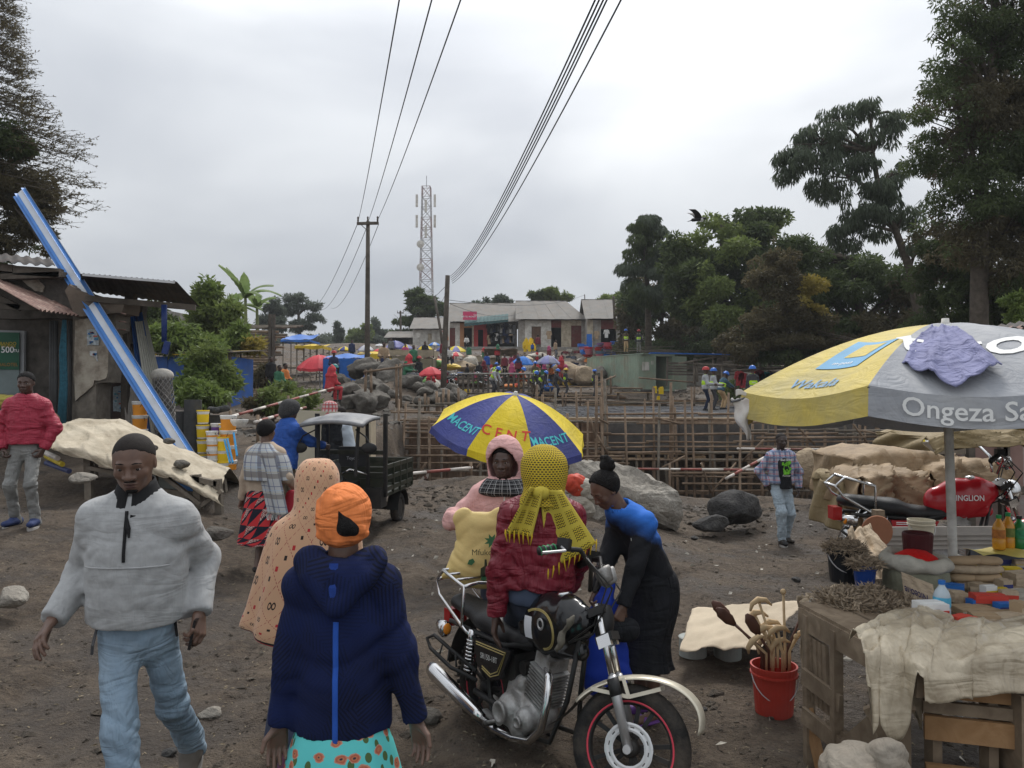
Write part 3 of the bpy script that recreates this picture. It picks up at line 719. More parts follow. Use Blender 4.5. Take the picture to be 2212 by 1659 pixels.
def adopt(tmp,root):
 bpy.context.view_layer.update()
 for c in list(tmp.children):
  c.parent=root;c.matrix_parent_inverse=Matrix.LocRotScale(root.location,root.rotation_euler,None).inverted()
 bpy.data.objects.remove(tmp)
hB=house('shop_house','long shop house with white wall, brown door and hipped grey tin roof above yellow jerrycans',78,1120,1262,692,752,[(1120,1134,'wall',GREYW),(1134,1148,'wall',WHITEW),(1148,1168,'door',BROWND,2.2,WHITEW),(1168,1190,'wall',WHITEW),(1190,1212,'open',MAROON,2.1,MAROON),(1212,1233,'wall',CREAMW),(1233,1255,'door',MAROON,2.3,CREAMW),(1255,1262,'wall',GREYW)],650,7,hip_right=2.,n=9)
hC=house('shop_house','shop house at right end of the row, half hidden by trees, plastic basins before it',75,1268,1390,691,757,[(1268,1280,'wall',CREAMW),(1280,1285,'door',GREYW,2.4,GREYW),(1285,1297,'wall',GREYW),(1297,1330,'open',MAROON,2.1,MAROON),(1330,1390,'wall',GREYW)],647,7,n=8)
hA=house('shop_house','shop house with bright red front and dark green awning full of hanging clothes',81,972,1116,697,751,[(972,984,'door',MAROON,2.1,WHITEW),(984,994,'wall',WHITEW),(994,1003,'wall',ORNW),(1003,1020,'open',BROWND,2.1,ORNW),(1020,1024,'wall',CREAMW),(1024,1033,'wall',REDW),(1033,1044,'open',REDW,1.9,REDW),(1044,1053,'wall',REDW),(1053,1112,'open',GREYW,2.5,GREYW),(1112,1116,'wall',GREYW)],655,8,n=10)
hD=house('shop_house','white plastered end house of the shop row with pale shutters',88,893,968,712,756,[(893,925,'wall',WHITEW),(925,934,'door',CREAMW,1.9,WHITEW),(934,940,'wall',WHITEW),(940,952,'door',WHITEW,2.,WHITEW),(952,968,'wall',WHITEW)],686,7,n=5,side_m=WHITEW)
hE=house('market_shed','low dark lean-to shed left of the white end house',92,838,892,731,762,[(838,850,'wall',POLEW),(850,884,'open',POLEW,2.2,POLEW),(884,892,'wall',POLEW)],716,6,n=5,side_m=POLEW)
AWN=mat('green_awning_cloth',(.05,.1,.1),.8,.2,3)
def awning():
 tmp=link('tmp',None);a,b=D(1003,700,79),D(1098,690,79)
 for i in range(12):
  p,q=a.lerp(b,i/12),a.lerp(b,(i+1)/12);up=Vc((0,1.7,.75));mb=MB()
  mb.grid(2,4,lambda u,v:p.lerp(q,u)+up*v+Vc((0,0,.05*math.sin(PI*u)+.12*math.sin(PI*v))));mb.grid(2,1,lambda u,v:p.lerp(q,u)-Vc((0,.01,.22*v*(1+.25*math.sin(PI*u)))));mb.bd('awning_strip',AWN,tmp,True)
 adopt(tmp,hA)
awning()
def wall_sign(root,x0,y0,x1,y1,d,m,lines,tm,name='sign_board'):
 a,b=D(x0,y1,d),D(x1,y0,d);c=(a+b)/2;tmp=link('tmp',None);s=MB().box(c,(b.x-a.x,.06,b.z-a.z)).bd(name,m,tmp)
 for txt,fx,fz,size in lines:
  mb=MB();put_text(mb,txt,size,lambda x,z:Vc((lerp(a.x,b.x,fx)+x,d-.04,lerp(a.z,b.z,fz)+z)),bold=.01);mb.bd('lettering',tm,tmp)
 adopt(tmp,root)
wall_sign(hA,1000,673,1030,691,79.4,mat('pink_sign',(.6,.06,.15),.5,.05),[('AIRTEL MONEY',.42,.38,.22),('Tigo',.88,.6,.2)],mat('white_paint',(.8,.8,.8),.6,.05))
wall_sign(hA,953.5,713,959.5,737,80.2,mat('white_sign',(.72,.7,.66),.6,.08),[(c,.5,.87-i*.25,.27)for i,c in enumerate('BUTC')],mat('red_letter_paint',(.45,.05,.03),.6,.05))
wall_sign(hD,899,719,908,729,87.2,WHITEW,[],WHITEW)
CLOTHES=[mat('cloth_'+n,c,.9,.3,8)for n,c in(('black',(.02,.02,.022)),('navy',(.03,.04,.09)),('grey',(.16,.16,.17)),('maroon',(.16,.03,.04)),('white',(.6,.58,.55)),('red',(.45,.05,.06)),('green',(.05,.16,.09)),('tan',(.36,.26,.17)),('orange',(.6,.2,.06)),('teal',(.04,.2,.22)))]
def garment(name,p,w,h,m,label,group,seed=0):
 mb=MB();rg=random.Random(seed);t=.05
 pts=[(-.5,-.06),(-.18,.04),(-.08,0),(.08,0),(.18,.04),(.5,-.06),(.62,-.5),(.45,-.55),(.34,-.25),(.36,-1),(-.36,-1),(-.34,-.25),(-.45,-.55),(-.62,-.5)]
 pts=[(x*w+rg.uniform(-.02,.02),z*h+rg.uniform(-.02,.02))for x,z in pts]
 mb.prism(pts,p,(1,0,0),(0,0,1),(0,t,0));o=mb.bd(name,m,loc=(0,0,0));return tag(o,label,'clothing',group)
rg=random.Random(3);hj_=[]
for i in range(22):
 xx=1056+(i%11)*5.2+rg.uniform(-1,1);yy=699+(i//11)*23+rg.uniform(-2,3);hj_.append(garment('hanging_jacket',D(xx,yy,80.6-.4*(i//11)),rg.uniform(.4,.55),rg.uniform(.75,1.),CLOTHES[rg.choice([0,0,1,2,2,3,4,1,7])],'jacket hanging among dark clothes under the green awning','clothes hung outside the red shop',i))
for o in hj_:o.location=o.data.vertices[0].co.copy();o.data.transform(Matrix.Translation(-o.location))
rank(hj_,['upper row','lower row'],' of jackets under the green awning')
for x,y,k in((1289,715,7),(1310,712,4),(1186,715,7)):garment('hanging_bag',D(x,y,74.4 if x>1200 else 77.4),.5,.8,CLOTHES[k],'pale bag hung by the doorway, %s'%{1289:'tan one on the maroon door leaf',1310:'white one in the dark doorway',1186:'beside the maroon door leaf of the white house'}[x],'bags hung at the shop doors',x)
RWm={0:mat('mast_red_hazed',(.34,.27,.265),.6,.1),1:mat('mast_white_hazed',(.42,.42,.43),.6,.1)}  # mast paints greyed and paled: distance haze is put into the colour
def mast():
 d=150;bx=D(922,0,d).x;z0=8.;z1=D(0,404,d).z;root=empty('lattice_mast',(bx,d,z0),0,'tall red and white steel lattice mast carrying phone antennas','mast')
 tmp=link('tmp',None);ns=17;w=lambda z:lerp(1.5,.8,(z-z0)/(z1-z0))
 for i in range(ns):
  za,zb=lerp(z0,z1,i/ns),lerp(z0,z1,(i+1)/ns);mb=MB();ca=[Vc((bx+sx*w(za),d+sy*w(za),za))for sx,sy in((-1,-1),(1,-1),(1,1),(-1,1))];cb=[Vc((bx+sx*w(zb),d+sy*w(zb),zb))for sx,sy in((-1,-1),(1,-1),(1,1),(-1,1))]
  for k in range(4):
   mb.beam(ca[k],cb[k],.16,.16);mb.beam(ca[k],cb[(k+1)%4],.08,.08);mb.beam(ca[(k+1)%4],cb[k],.08,.08);mb.beam(cb[k],cb[(k+1)%4],.09,.09)
  mb.bd('lattice_section',RWm[(i//2)%2],tmp)
 for dz,off in((-3,-1),(-3,1),(-7,-1),(-7,1),(-4,0),(-9,0)):
  MB().box((bx+off*1.75,d-1.2,z1+dz),(.45,.25,2.4)).bd('panel_antenna',WHITEW,tmp)
 for dz in(-11.5,-16):MB().lathe([(.05,-.2),(.75,0),(.75,.12),(.05,.3)],14,(bx-1.,d-1.4,z1+dz),Matrix.Rotation(PI/2,3,'X')).bd('dish_antenna',WHITEW,tmp)
 MB().beam((bx,d,z1),(bx,d,z1+2.2),.09,.09).bd('lightning_rod',STEEL,tmp);adopt(tmp,root)
mast()
def pole(name,xt,yt,xb,yb,d,r0,r1,label,cross=None,z_extra=-.6):
 t,b=D(xt,yt,d),D(xb,yb,d);root=empty(name,b,0,label,'pole');tmp=link('tmp',None);dd=(b-t).normalized()
 MB().tube([t,t.lerp(b,.35),t.lerp(b,.7),b-Vc((0,0,-z_extra))],[r0,lerp(r0,r1,.35),lerp(r0,r1,.7),r1],10).bd('shaft',POLEW,tmp,True)
 if cross:
  a,c=D(cross[0],cross[2],d-.12),D(cross[1],cross[3],d-.12);MB().beam(a,c,.1,.12).bd('cross_arm',POLEW,tmp)
  for f in(.05,.5,.95):
   p=a.lerp(c,f);MB().lathe([(.02,0),(.03,.02),(.045,.1),(.03,.16),(.05,.2),(.02,.26)],8,p+Vc((0,0,.05))).bd('insulator',POLEW,tmp)
  MB().beam(D((cross[0]+cross[1])/2-14,cross[2]+3,d-.1),D((cross[0]+cross[1])/2,cross[2]+16,d-.1),.03,.03).bd('brace',POLEW,tmp)
 adopt(tmp,root);return t,b
pole('power_pole',795,478,793,800,34,.085,.125,'tall straight wooden power pole with cross-arm rising behind the boulders',(771,818,483,482))
pole('power_pole',967,595,957,850,36,.11,.15,'thick wooden pole without cross-arm, leaning slightly, beside the small red umbrella')
pole('power_pole',938,640,958,748,66,.1,.13,'dark wooden pole leaning left in front of the white end house')
pole('power_pole',865,672,866,740,96,.12,.15,'thin far pole standing left of the dark spreading tree',(858,872,676,676));pole('power_pole',1263,636,1264,672,80,.05,.05,'thin metal pole on the hipped tin roof');pole('power_pole',1325,640,1328,682,73,.13,.13,'short dark stump pole in front of the rightmost tin roof')
WIRE=mat('black_wire',(.03,.03,.032),.6,.1)
def wire(p,q,sag,label,group,r=.011):
 p,q=Vc(p),Vc(q);pts=[p.lerp(q,t/24)-Vc((0,0,sag*4*(t/24)*(1-t/24)))for t in range(25)]
 o=MB().tube([x-p for x in pts],r,5).bd('overhead_wire',WIRE,loc=p);tag(o,label,'wire',group)
for i,(xa,xo)in enumerate(((774,868),(796,941),(815,1006))):
 p=D(xa,477,34);q=D(xo,-60,9.);wire(p,q+(q-p)*.25,.25,'%s wire from the cross-armed pole up out of the picture'%('left','middle','right')[i],'wires of the cross-armed pole',.01)
for i,xo in enumerate((1266,1275,1284,1292,1322)):
 p=D(973+i,596+4*i,36);q=D(xo+8,-50,8.5+.1*i);wire(p,q+(q-p)*.2,.7,ORD[i]+' wire from the left in the bundle rising from the leaning pole' if i<4 else 'lowest separate wire rising from the leaning pole','bundle of service wires',.011)
for i,(xa,xb,yb)in enumerate(((772,664,668),(795,690,668),(818,715,665))):wire(D(xa,484,34),D(xb,yb,95),1.2,'%s thin wire running back from the cross-armed pole to the far trees'%('left','middle','right')[i],'far wires',.014)
for i,(a,b)in enumerate((((969,612,36),(866,676,96)),((968,618,36),(941,645,66)),((969,655,36),(1130,672,80)),((969,648,36),(1263,637,80)),((941,645,66),(866,680,96)))):wire(D(*a),D(*b),.6,('thin wire sagging from leaning pole to the far thin pole','short wire between the two leaning poles','low wire from leaning pole across the tin roofs','upper wire from leaning pole to the roof pole','far wire behind the dark spreading tree')[i],'service wires over the market',.013)
CONT=mat('pale_green_container_paint',(.27,.34,.26),.6,.12,1.5,dirt=.3,dirtc=(.3,.26,.19),dscale=1.2)
def container():
 c0=D(1382,870,54);c0 .z=gzf(c0 .x,54);root=empty('shipping_container',c0,0,'pale green corrugated shipping container with one door leaf open and planks on its roof','container');tmp=link('tmp',None)
 ex=Vc((2.44,.35,0));ey=Vc((-3.1,5.2,0));ez=Vc((0,0,2.6));n=ey.cross(ez).normalized()
 k=96;mb=MB();f=lambda u,v:c0+ey*u+ez*v+n*(.04*max(-.6,min(.6,1.6*math.sin(2*PI*u*20))));mb.grid(k,1,f);mb.bd('side_wall',CONT,tmp)
 MB().grid(40,1,lambda u,v:c0+ex+ey*u+ez*v).bd('side_wall',CONT,tmp);MB().add([c0+ey,c0+ey+ex,c0+ey+ex+ez,c0+ey+ez],[(0,1,2,3)]).bd('back_wall',CONT,tmp)
 MB().box(c0+ex/2+ey/2+ez+Vc((0,0,.03)),(2.4,6.,.06),Matrix.Rotation(math.atan2(-ex.x*0+3.1,5.2),3,'Z')).bd('roof',CONT,tmp);MB().box(c0+ex/2+ey/2+Vc((0,0,.06)),(2.3,5.9,.12),Matrix.Rotation(math.atan2(3.1,5.2),3,'Z')).bd('floor',CONC_D,tmp)
 for a,b in((c0,c0+ez),(c0+ex,c0+ex+ez),(c0+ey,c0+ey+ez)):MB().beam(a,b,.16,.16).bd('corner_post',CONT,tmp)
 for dz in(.07,2.53):
  MB().beam(c0+Vc((0,0,dz)),c0+ex+Vc((0,0,dz)),.14,.14).bd('end_rail',CONT,tmp);MB().beam(c0+Vc((0,0,dz))+n*.05,c0+ey+Vc((0,0,dz))+n*.05,.1,.14).bd('side_rail',CONT,tmp)
 dl=MB().box(c0+ex*.24+Vc((0,-.06,1.3)),(1.15,.07,2.35),Matrix.Rotation(math.atan2(.35,2.44),3,'Z')).bd('door',CONT,tmp)
 for f_ in(.12,.36):MB().tube([c0+ex*f_+Vc((0,-.13,.15)),c0+ex*f_+Vc((0,-.13,2.5))],.025,6).bd('lock_rod',CONT,dl)
 MB().box(c0+ex*.17+Vc((0,-.12,1.75)),(.5,.01,.6),Matrix.Rotation(.14,3,'Z')).bd('notice',WHITEW,dl);MB().box(c0+ex*.36+Vc((0,-.12,2.)),(.16,.01,.25),Matrix.Rotation(.14,3,'Z')).bd('notice',WHITEW,dl)
 MB().box(c0+ex+Vc((.55,.35,1.3)),(1.15,.07,2.35),Matrix.Rotation(.5,3,'Z')).bd('door',CONT,tmp)
 rg=random.Random(5)
 for i in range(16):
  u=rg.uniform(.1,.9);p=c0+ey*rg.uniform(0,.9)+ex*rg.uniform(-.1,.5)+ez+Vc((0,0,.1+.03*i));dv=Vc((2.6,rg.uniform(-.5,.9),rg.uniform(-.06,.06)))
  MB().beam(p,p+dv,.18,.03).bd('roof_plank',OLDP,tmp)
 adopt(tmp,root);return c0
CONT0=container()
o=MB().box((18.2,56.5,2.3),(11,.3,2.6)).bd('retaining_wall',CONC,loc=(0,0,0));tag(o,'low rough grey concrete wall behind the container yard','wall')
o=MB().box((6.6,60.,2.9),(9.5,.3,1.9)).bd('retaining_wall',CONC_D);tag(o,'dark low wall of the terrace left of the container','wall')
# ================================================================== building site: deck, formwork, scaffold
rg=random.Random(11)
DZ=1.18
def site():
 root=empty('slab_deck',(7,24.6,DZ),0,'wide shuttered slab deck covered with grey steel reinforcement bars','slab');tmp=link('tmp',None)
 for i in range(12):
  MB().box((-2.6+i*1.65+.82,35,DZ-.06),(1.63,20.6,.05)).bd('deck_board',OLDP,tmp)
 mb=MB()
 for i in range(84):mb.tube([(-2.5,25.+i*.23+rg.uniform(-.03,.03),DZ+.05),(17,25.+i*.23+rg.uniform(-.05,.05),DZ+.05)],.014,4)
 for i in range(105):mb.tube([(-2.4+i*.185+rg.uniform(-.03,.03),24.8,DZ+.08),(-2.4+i*.185+rg.uniform(-.25,.25),44.6,DZ+.08)],.014,4)
 for i in range(150):
  x,y=rg.uniform(-2,16),rg.uniform(25,44);mb.tube([(x,y,DZ+.1),(x+rg.uniform(-.9,.9),y+rg.uniform(-.5,.5),DZ+.12)],.014,4)
 o=mb.bd('reinforcement',STEEL,tmp);o['kind']='stuff'
 for k,(z,m)in enumerate(((DZ-.05,PLANK),(DZ-.21,FORM),(DZ-.12,SCAF))):
  x=-2.7
  while x<17:L=rg.uniform(2.2,3.8);MB().box((x+L/2,24.62-.06*k,z+rg.uniform(-.015,.015)),(L-.03,.07,.13)).bd('edge_board',m,tmp);x+=L
 adopt(tmp,root)
 root=empty('formwork_wall',(-.3,24.2,-1.6),0,'brown boarded formwork wall with battens at the left of the pit','formwork');tmp=link('tmp',None)
 for r in range(4):
  for c in range(10):
   x=-3.25+c*.6;z=.72-r*.74;m=FORM;dy=rg.uniform(-.03,.03);p=MB().box((x+.3,24.25+dy,z),(.585,.04,.72)).bd('panel',m,tmp)
   for bx in(.06,.3,.54):MB().box((x+bx,24.2+dy,z),(.06,.05,.715)).bd('batten',FORM,p)
   if rg.random()<.35:MB().box((x+.3,24.15+dy,z+rg.uniform(-.3,.3)),(.58,.045,.08)).bd('batten',OLDP,p)
 adopt(tmp,root)
 root=empty('concrete_wall',(10,24.4,-.2),0,'dark wet concrete wall beam held by timber walings under the deck','wall');tmp=link('tmp',None)
 x=2.8
 while x<18:L=rg.uniform(2.4,3.2);MB().box((x+L/2,24.45,.6),(L-.02,.3,.82+rg.uniform(-.03,.03))).bd('concrete_panel',CONC_D,tmp);x+=L
 for z,m in((.12,PLANK),(-.1,PLANK),(-1.15,SCAF)):
  x=2.7
  while x<18:L=rg.uniform(2.5,4);MB().box((x+L/2,24.12,z+rg.uniform(-.02,.02)),(L-.02,.09,.09)).bd('waling',m,tmp);x+=L
 for i in range(30):
  x=2.9+i*.5;MB().beam((x,24.+rg.uniform(-.2,.1),-2.3),(x+rg.uniform(-.12,.12),24.1,.05),.09,.07).bd('prop',OLDP if i%3 else SCAF,tmp)
 for i in range(16):
  x=3.+i*.95;MB().box((x,24.,0.+rg.uniform(-.05,.05)),(.1+.25*(i%3==0),.12,.12)).bd('spacer_block',PLANK,tmp)
 adopt(tmp,root)
 root=empty('scaffold',(4,23.4,-2.3),0,'round wooden pole scaffold lashed along the front of the pit wall and deck','scaffold');tmp=link('tmp',None)
 vs=[(852,880),(863,862),(872,905),(878,872),(903,890),(926,900),(960,880),(1000,860),(1040,868),(1075,900),(1110,850),(1160,840),(1200,838),(1245,845),(1290,811),(1299,800),(1307,818),(1350,876),(1394,862),(1412,836),(1425,872),(1449,826),(1458,880),(1493,836),(1532,870),(1574,848),(1602,880),(1626,890),(1660,870),(1700,880),(1742,860),(1780,880),(1822,865),(1858,880),(1892,890),(1922,850),(1960,880),(2000,870)]
 vs+=[(rg.uniform(860,2000),rg.uniform(850,960))for _ in range(34)]
 for i,(x,y)in enumerate(vs):
  d=23.6-(i%3)*.35;t=D(x+rg.uniform(-2,2),y,d);b=Vc((t.x+rg.uniform(-.15,.15),d+rg.uniform(-.1,.2),-2.35));r=rg.uniform(.035,.05)
  m=SCAF if i%4 else OLDP;MB().tube([t,t.lerp(b,.5)+Vc((rg.uniform(-.04,.04),0,0)),b],[r*.85,r,r*1.1],7).bd('pole',m,tmp,True)
 for y,xa,xb in((918,824,1000),(926,832,1010),(909,870,1240),(946,880,1010),(962,850,1300),(985,870,1330),(1000,866,1340),(1034,870,1330),(1048,880,1250),(913,1240,1920),(907,1300,1960),(955,1270,1950),(978,1280,1900),(994,1270,1960),(1030,1450,1950),(1044,1480,1960),(1060,1440,1960),(930,1620,1960),(945,1640,1960),(890,850,960),(870,1880,2050),(935,860,1300),(970,870,1300),(1016,866,1330),(938,1290,1900),(966,1290,1960),(1012,1440,1960),(1052,870,1300),(895,1290,1620),(1022,1450,1900)):
  x=xa
  while x<xb-10:
   L=min(rg.uniform(130,240),xb-x+20);d=23.1+rg.uniform(-.25,.25);MB().tube([D(x-6,y+rg.uniform(-2,2),d),D(x+L,y+rg.uniform(-2.5,2.5),d-.08)],rg.uniform(.026,.04),7).bd('ledger',SCAF if rg.random()<.7 else OLDP,tmp,True);x+=L
 for a,b in(((1290,940),(1318,990)),((1276,905),(1290,960)),((1430,1010),(1480,985)),((1295,905),(1315,916)),((1416,902),(1470,916)),((1650,950),(1600,1000)),((1700,900),(1760,960)),((1030,1010),(1060,975)),((1830,900),(1900,990)),((920,1000),(890,1050)),((1860,930),(1940,945)),((1540,1060),(1590,1000)),((1515,1000),(1536,1065)),((1690,1000),(1712,1065))):
  MB().tube([D(*a,22.7),D(*b,23.)],.032,7).bd('brace',SCAF,tmp,True)
 adopt(tmp,root)
site()
def rail_frame(name,label,posts,rails,d,r=.045,m=SCAF):
 root=empty(name,D(posts[0][0],posts[0][2],d),0,label,'fence');tmp=link('tmp',None)
 for x,y0,y1 in posts:MB().tube([D(x,y0,d),D(x+rg.uniform(-2,2),y1,d)],r,7).bd('post',m,tmp,True)
 for xa,ya,xb,yb in rails:MB().tube([D(xa,ya,d-.1),D(xb,yb,d-.1)],r*.8,7).bd('rail',m if rg.random()<.6 else OLDP,tmp,True)
 adopt(tmp,root)
rail_frame('pole_railing','row of rough wooden posts and rails left of the striped umbrella',[(906,860,905),(918,850,905),(925,858,905),(943,845,905),(948,858,905),(958,840,890),(969,842,900),(990,838,900),(905,880,920)],[(838,888,905,887),(870,877,960,876),(940,872,990,872),(900,893,970,893)],27)
rail_frame('pole_railing','leaning wooden goal-like frame of poles standing before the boulders',[(790,798,885),(801,796,885),(856,787,890),(865,785,890)],[(785,804,870,792),(866,791,898,786)],27.5,.05)
rail_frame('pole_railing','pole railing along the back of the reinforced deck',[(1215,845,890),(1255,836,885),(1223,850,880),(1319,812,850),(1308,836,868),(1413,838,880),(1500,835,885),(1160,830,880)],[(1320,838,1388,839),(1380,816,1500,826),(1340,870,1560,872),(1350,879,1590,880),(1220,865,1350,868),(1290,828,1330,812),(1215,860,1300,858),(1000,850,1150,850)],44.5,.06)
rail_frame('pole_stall','bare wooden pole frame of a market stall with a rail of red clothes',[(1500,773,830),(1541,762,845),(1505,775,825),(1590,772,850),(1600,800,850),(1640,785,850),(1660,788,850),(1640,770,850),(1560,790,850)],[(1466,785,1556,770),(1500,786,1600,792),(1563,782,1670,774),(1563,786,1672,797),(1590,776,1690,776),(1500,768,1668,770),(1580,800,1700,795)],40,.06,OLDP)
o=MB().box(D(1590,766.5,40.),(9,.6,.05),Matrix.Rotation(.02,3,'Y')).bd('tarp_strip',mat('blue_tarp',(.02,.12,.42),.55,.15,4,.3,12));tag(o,'thin blue plastic strip stretched over the bare stall frame','tarp')
sh_=[]
for i,(x,y,k)in enumerate(((1597,802,5),(1606,806,5),(1632,803,5),(1641,800,3),(1648,808,2),(1655,804,9),(1664,806,1),(1622,806,4))):garment('hanging_shirt',D(x,y,39.6),.42,.75,CLOTHES[k],'%s shirt hanging on the bare stall frame, %s from the left'%(('red','red','red','maroon','grey','teal','navy','white')[i],ORD[(1,2,4,5,6,7,8,3)[i]-1]),'shirts on the stall frame rail',i)
def plank_stack(x,y,d,n,L,label,ang=0.,w=.16,m=None,spread=.5,z=None):
 p=D(x,y,d);root=empty('plank_stack',p,0,label,'planks','plank stacks on the site');r=random.Random(int(x));z0=p.z if z is None else z
 for i in range(n):
  a=ang+r.uniform(-.09,.09);b=MB();c=Vc((r.uniform(-.25,.25),r.uniform(-spread,spread),(i//5)*.055+.03));dv=Vc((math.cos(a),math.sin(a),r.uniform(-.015,.015)))*L*r.uniform(.4,.55)
  b.beam(c-dv,c+dv,w*r.uniform(.7,1.2),.05);b.bd('plank',(m or[PLANK,OLDP,FORM,PLANK])[r.randrange(len(m or[0,0,0,0]))],root)
for a in((1100,868,47,26,5.,'long stack of mixed planks behind the striped umbrella'),(1270,862,50,24,4.5,'stack of sawn planks left of the container',.1),(1350,878,46,22,5,'low stack of planks in front of the container',-.05),(1000,838,46,22,2.4,'short heap of split timber by the barrel table',.2),(1480,872,45,18,4,'planks laid on the deck behind the vested workers',.04),(1180,853,52,14,3.5,'pale planks beside the bending workers',-.1)):plank_stack(*a)
def trestle(x,y,d,w,label):
 p=D(x,y,d);root=empty('work_bench',p,0,label,'bench');MB().box((0,0,.85),(w,.8,.06)).bd('bench_top',PLANK,root)
 for sx in(-.45,.45):
  for sy in(-.3,.3):MB().beam((sx*w,sy,0),(sx*w*.92,sy*.8,.82),.08,.08).bd('leg',OLDP,root)
 MB().beam((-.45*w,0,.4),(.45*w,0,.4),.06,.1).bd('stretcher',OLDP,root)
trestle(1245,862,52,4.2,'wooden work bench of fresh planks between workers in vests');trestle(1368,878,47,2.2,'small rough work table in front of the green container')
def hutch():
 p=D(1062,848,45);root=empty('slatted_crate_stand',p,0,'dark slatted timber stand with flat grey top behind the striped umbrella','stand');MB().box((0,0,1.1),(4.8,1.6,.07)).bd('stand_top',mat('grey_board',(.42,.4,.37),.8,.1),root)
 for i in range(16):MB().box((-2.2+i*.29,-.7,.53),(.12,.1,1.05)).bd('slat',POLEW,root)
 for z in(.25,.8):MB().box((0,-.62,z),(4.6,.06,.1)).bd('rail',POLEW,root)
hutch()
BR=mat('barrier_red',(.27,.075,.06),.6,.2,6,dirt=.35);BW=mat('barrier_white',(.6,.55,.5),.7,.15,6,dirt=.3)
def barrier(a,b,da,db,label,n=8,r=.026,posts=()):
 p,q=D(*a,da),D(*b,db);root=empty('barrier_pole',p,0,label,'barrier');tmp=link('tmp',None)
 for i in range(n):MB().tube([p.lerp(q,i/n),p.lerp(q,(i+1)/n)],r,8).bd('stripe',BR if i%2 else BW,tmp,True)
 for f,dz in posts:c=p.lerp(q,f);MB().tube([c+Vc((0,0,.12)),Vc((c.x,c.y,gzf(c.x,c.y)-.1))],r,8).bd('post',BW if dz else SCAF,tmp,True)
 adopt(tmp,root)
barrier((866,1025),(1020,1010),15.2,16.6,'plain brown and white barrier pole left of the pink-hooded woman',3,.032,((.02,0),(.98,0)));barrier((1238,1012),(1655,1015),16.6,16.6,'red and white striped barrier pole above the big pale boulder',9,.024,((.5,0),(.98,0)))
barrier((1592,969),(1900,972),17.5,17.5,'red and white striped barrier pole behind the man in plaid shirt',8,.024,((.02,0),(.7,0)));barrier((1568,1034),(1650,989),14.8,15.6,'short slanting striped pole left of the man in plaid shirt',5,.028)
barrier((1240,1022),(1225,985),16.,16.,'thin upright pole with red tape behind the yellow scarf',2,.03)
for i,(pts,lab)in enumerate((([(868,1025),(874,1040),(870,1052),(877,1062)],'torn red and white tape hanging at the pit corner'),([(905,1045),(916,1030),(922,1033),(925,1020)],'loose end of striped tape left of the pink hood'),([(1085,978),(1100,985),(1120,1005),(1126,1006)],'striped tape tied behind the yellow scarf'))):
 ps=[D(x,y,15.8)for x,y in pts];mb=MB()
 for a,b in zip(ps[:-1],ps[1:]):mb.beam(a,b,.05,.006,up=(0,1,.3),mi=len(mb.f)//6%2)
 tag(mb.bd('barrier_tape',[BW,BR]),lab,'tape')
def put_rock(x,y,d,size,seed,m,label,sub=3,rz=0.,cuts=7,group=None,z=None,rough=.1,tilt=0.,lo=.55):
 p=D(x,y,d);me=rock_mesh('boulder',size,seed,m,sub,cuts,rough,lo);o=link('boulder',me,None,(p.x,p.y,p.z if z is None else z));o.rotation_euler=(0,tilt,rz);return tag(o,label,'rock',group)
def slab_rock(pts,d,depth,label,m,seed):
 n=len(pts);A=[D(x,y,d)for x,y in pts];c=sum(A,Vc())/n;bm=bmesh.new();f0=[bm.verts.new(p-c)for p in A];b0=[bm.verts.new((p-c)*.82+Vc((.12,depth,-.05)))for p in A];cf=bm.verts.new((-.1,-.45,.1))
 for i in range(n):j=(i+1)%n;bm.faces.new((f0[i],f0[j],cf));bm.faces.new((f0[j],f0[i],b0[i],b0[j]))
 bm.faces.new(b0);bmesh.ops.triangulate(bm,faces=bm.faces[:]);bmesh.ops.subdivide_edges(bm,edges=bm.edges[:],cuts=5,use_grid_fill=True);bmesh.ops.recalc_face_normals(bm,faces=bm.faces[:]);bm.normal_update()
 for v in bm.verts:q=v.co*1.3+Vc((seed,0,0));v.co+=v.normal*(.16*mnoise.fractal(q,1,2.1,5)-.05*abs(mnoise.noise(q*3)))
 me=bpy.data.meshes.new('boulder');bm.to_mesh(me);bm.free();me.materials.append(m);o=link('boulder',me,None,c);return tag(o,label,'rock')
slab_rock([(1236,1002),(1258,990),(1300,996),(1340,1004),(1385,1022),(1430,1034),(1470,1058),(1482,1085),(1474,1128),(1462,1150),(1415,1142),(1350,1158),(1290,1165),(1240,1160),(1225,1090)],12.3,1.3,'huge pale grey broken boulder beside the woman in black',ROCK_L,3.3)
put_rock(1588,1100,13.,(.95,.8,.65),4,ROCK_D,'dark rounded boulder left of the man in plaid shirt',4,.3,5);put_rock(1535,1130,12.4,(.6,.5,.3),9,ROCK_D,'low dark stone sunk in the soil heap',3)
heap=[(755,838,29,.95),(790,828,31,1.2),(802,792,33,1.7),(770,800,33,1.1),(835,812,31.5,1.4),(832,842,29.5,1.),(862,808,32,1.9),(884,826,30.5,1.3),(812,858,27.5,1.1),(762,868,27.5,1.),(786,872,27,1.2),(745,870,28,.9),(870,800,34,1.3),(850,850,29,.7),(905,832,30,.6),(930,840,30.5,1.),(945,856,29,.9),(965,856,30.5,1.1),(990,858,31,1.1),(918,846,29,.7),(740,820,32,.9),(780,850,28.5,.8),(815,830,30,.9),(845,790,34,1.2),(735,850,29,.7),(972,838,32,.8),(905,862,28,.5),(880,858,28,.45)]
hr_=[]
for i,(x,y,d,s)in enumerate(heap):
 r=random.Random(i*7);hr_.append(put_rock(x,y+3,d,(s*.98,s*.9,s*r.uniform(.6,.8)),40+i,ROCK,'weathered grey boulder of the heap below the power pole',4,r.uniform(0,6),8,'boulders of the heap below the power pole',rough=.16,lo=.42))
rank(hr_,['top row','second row','third row','lowest row'],' of boulders heaped below the power pole')
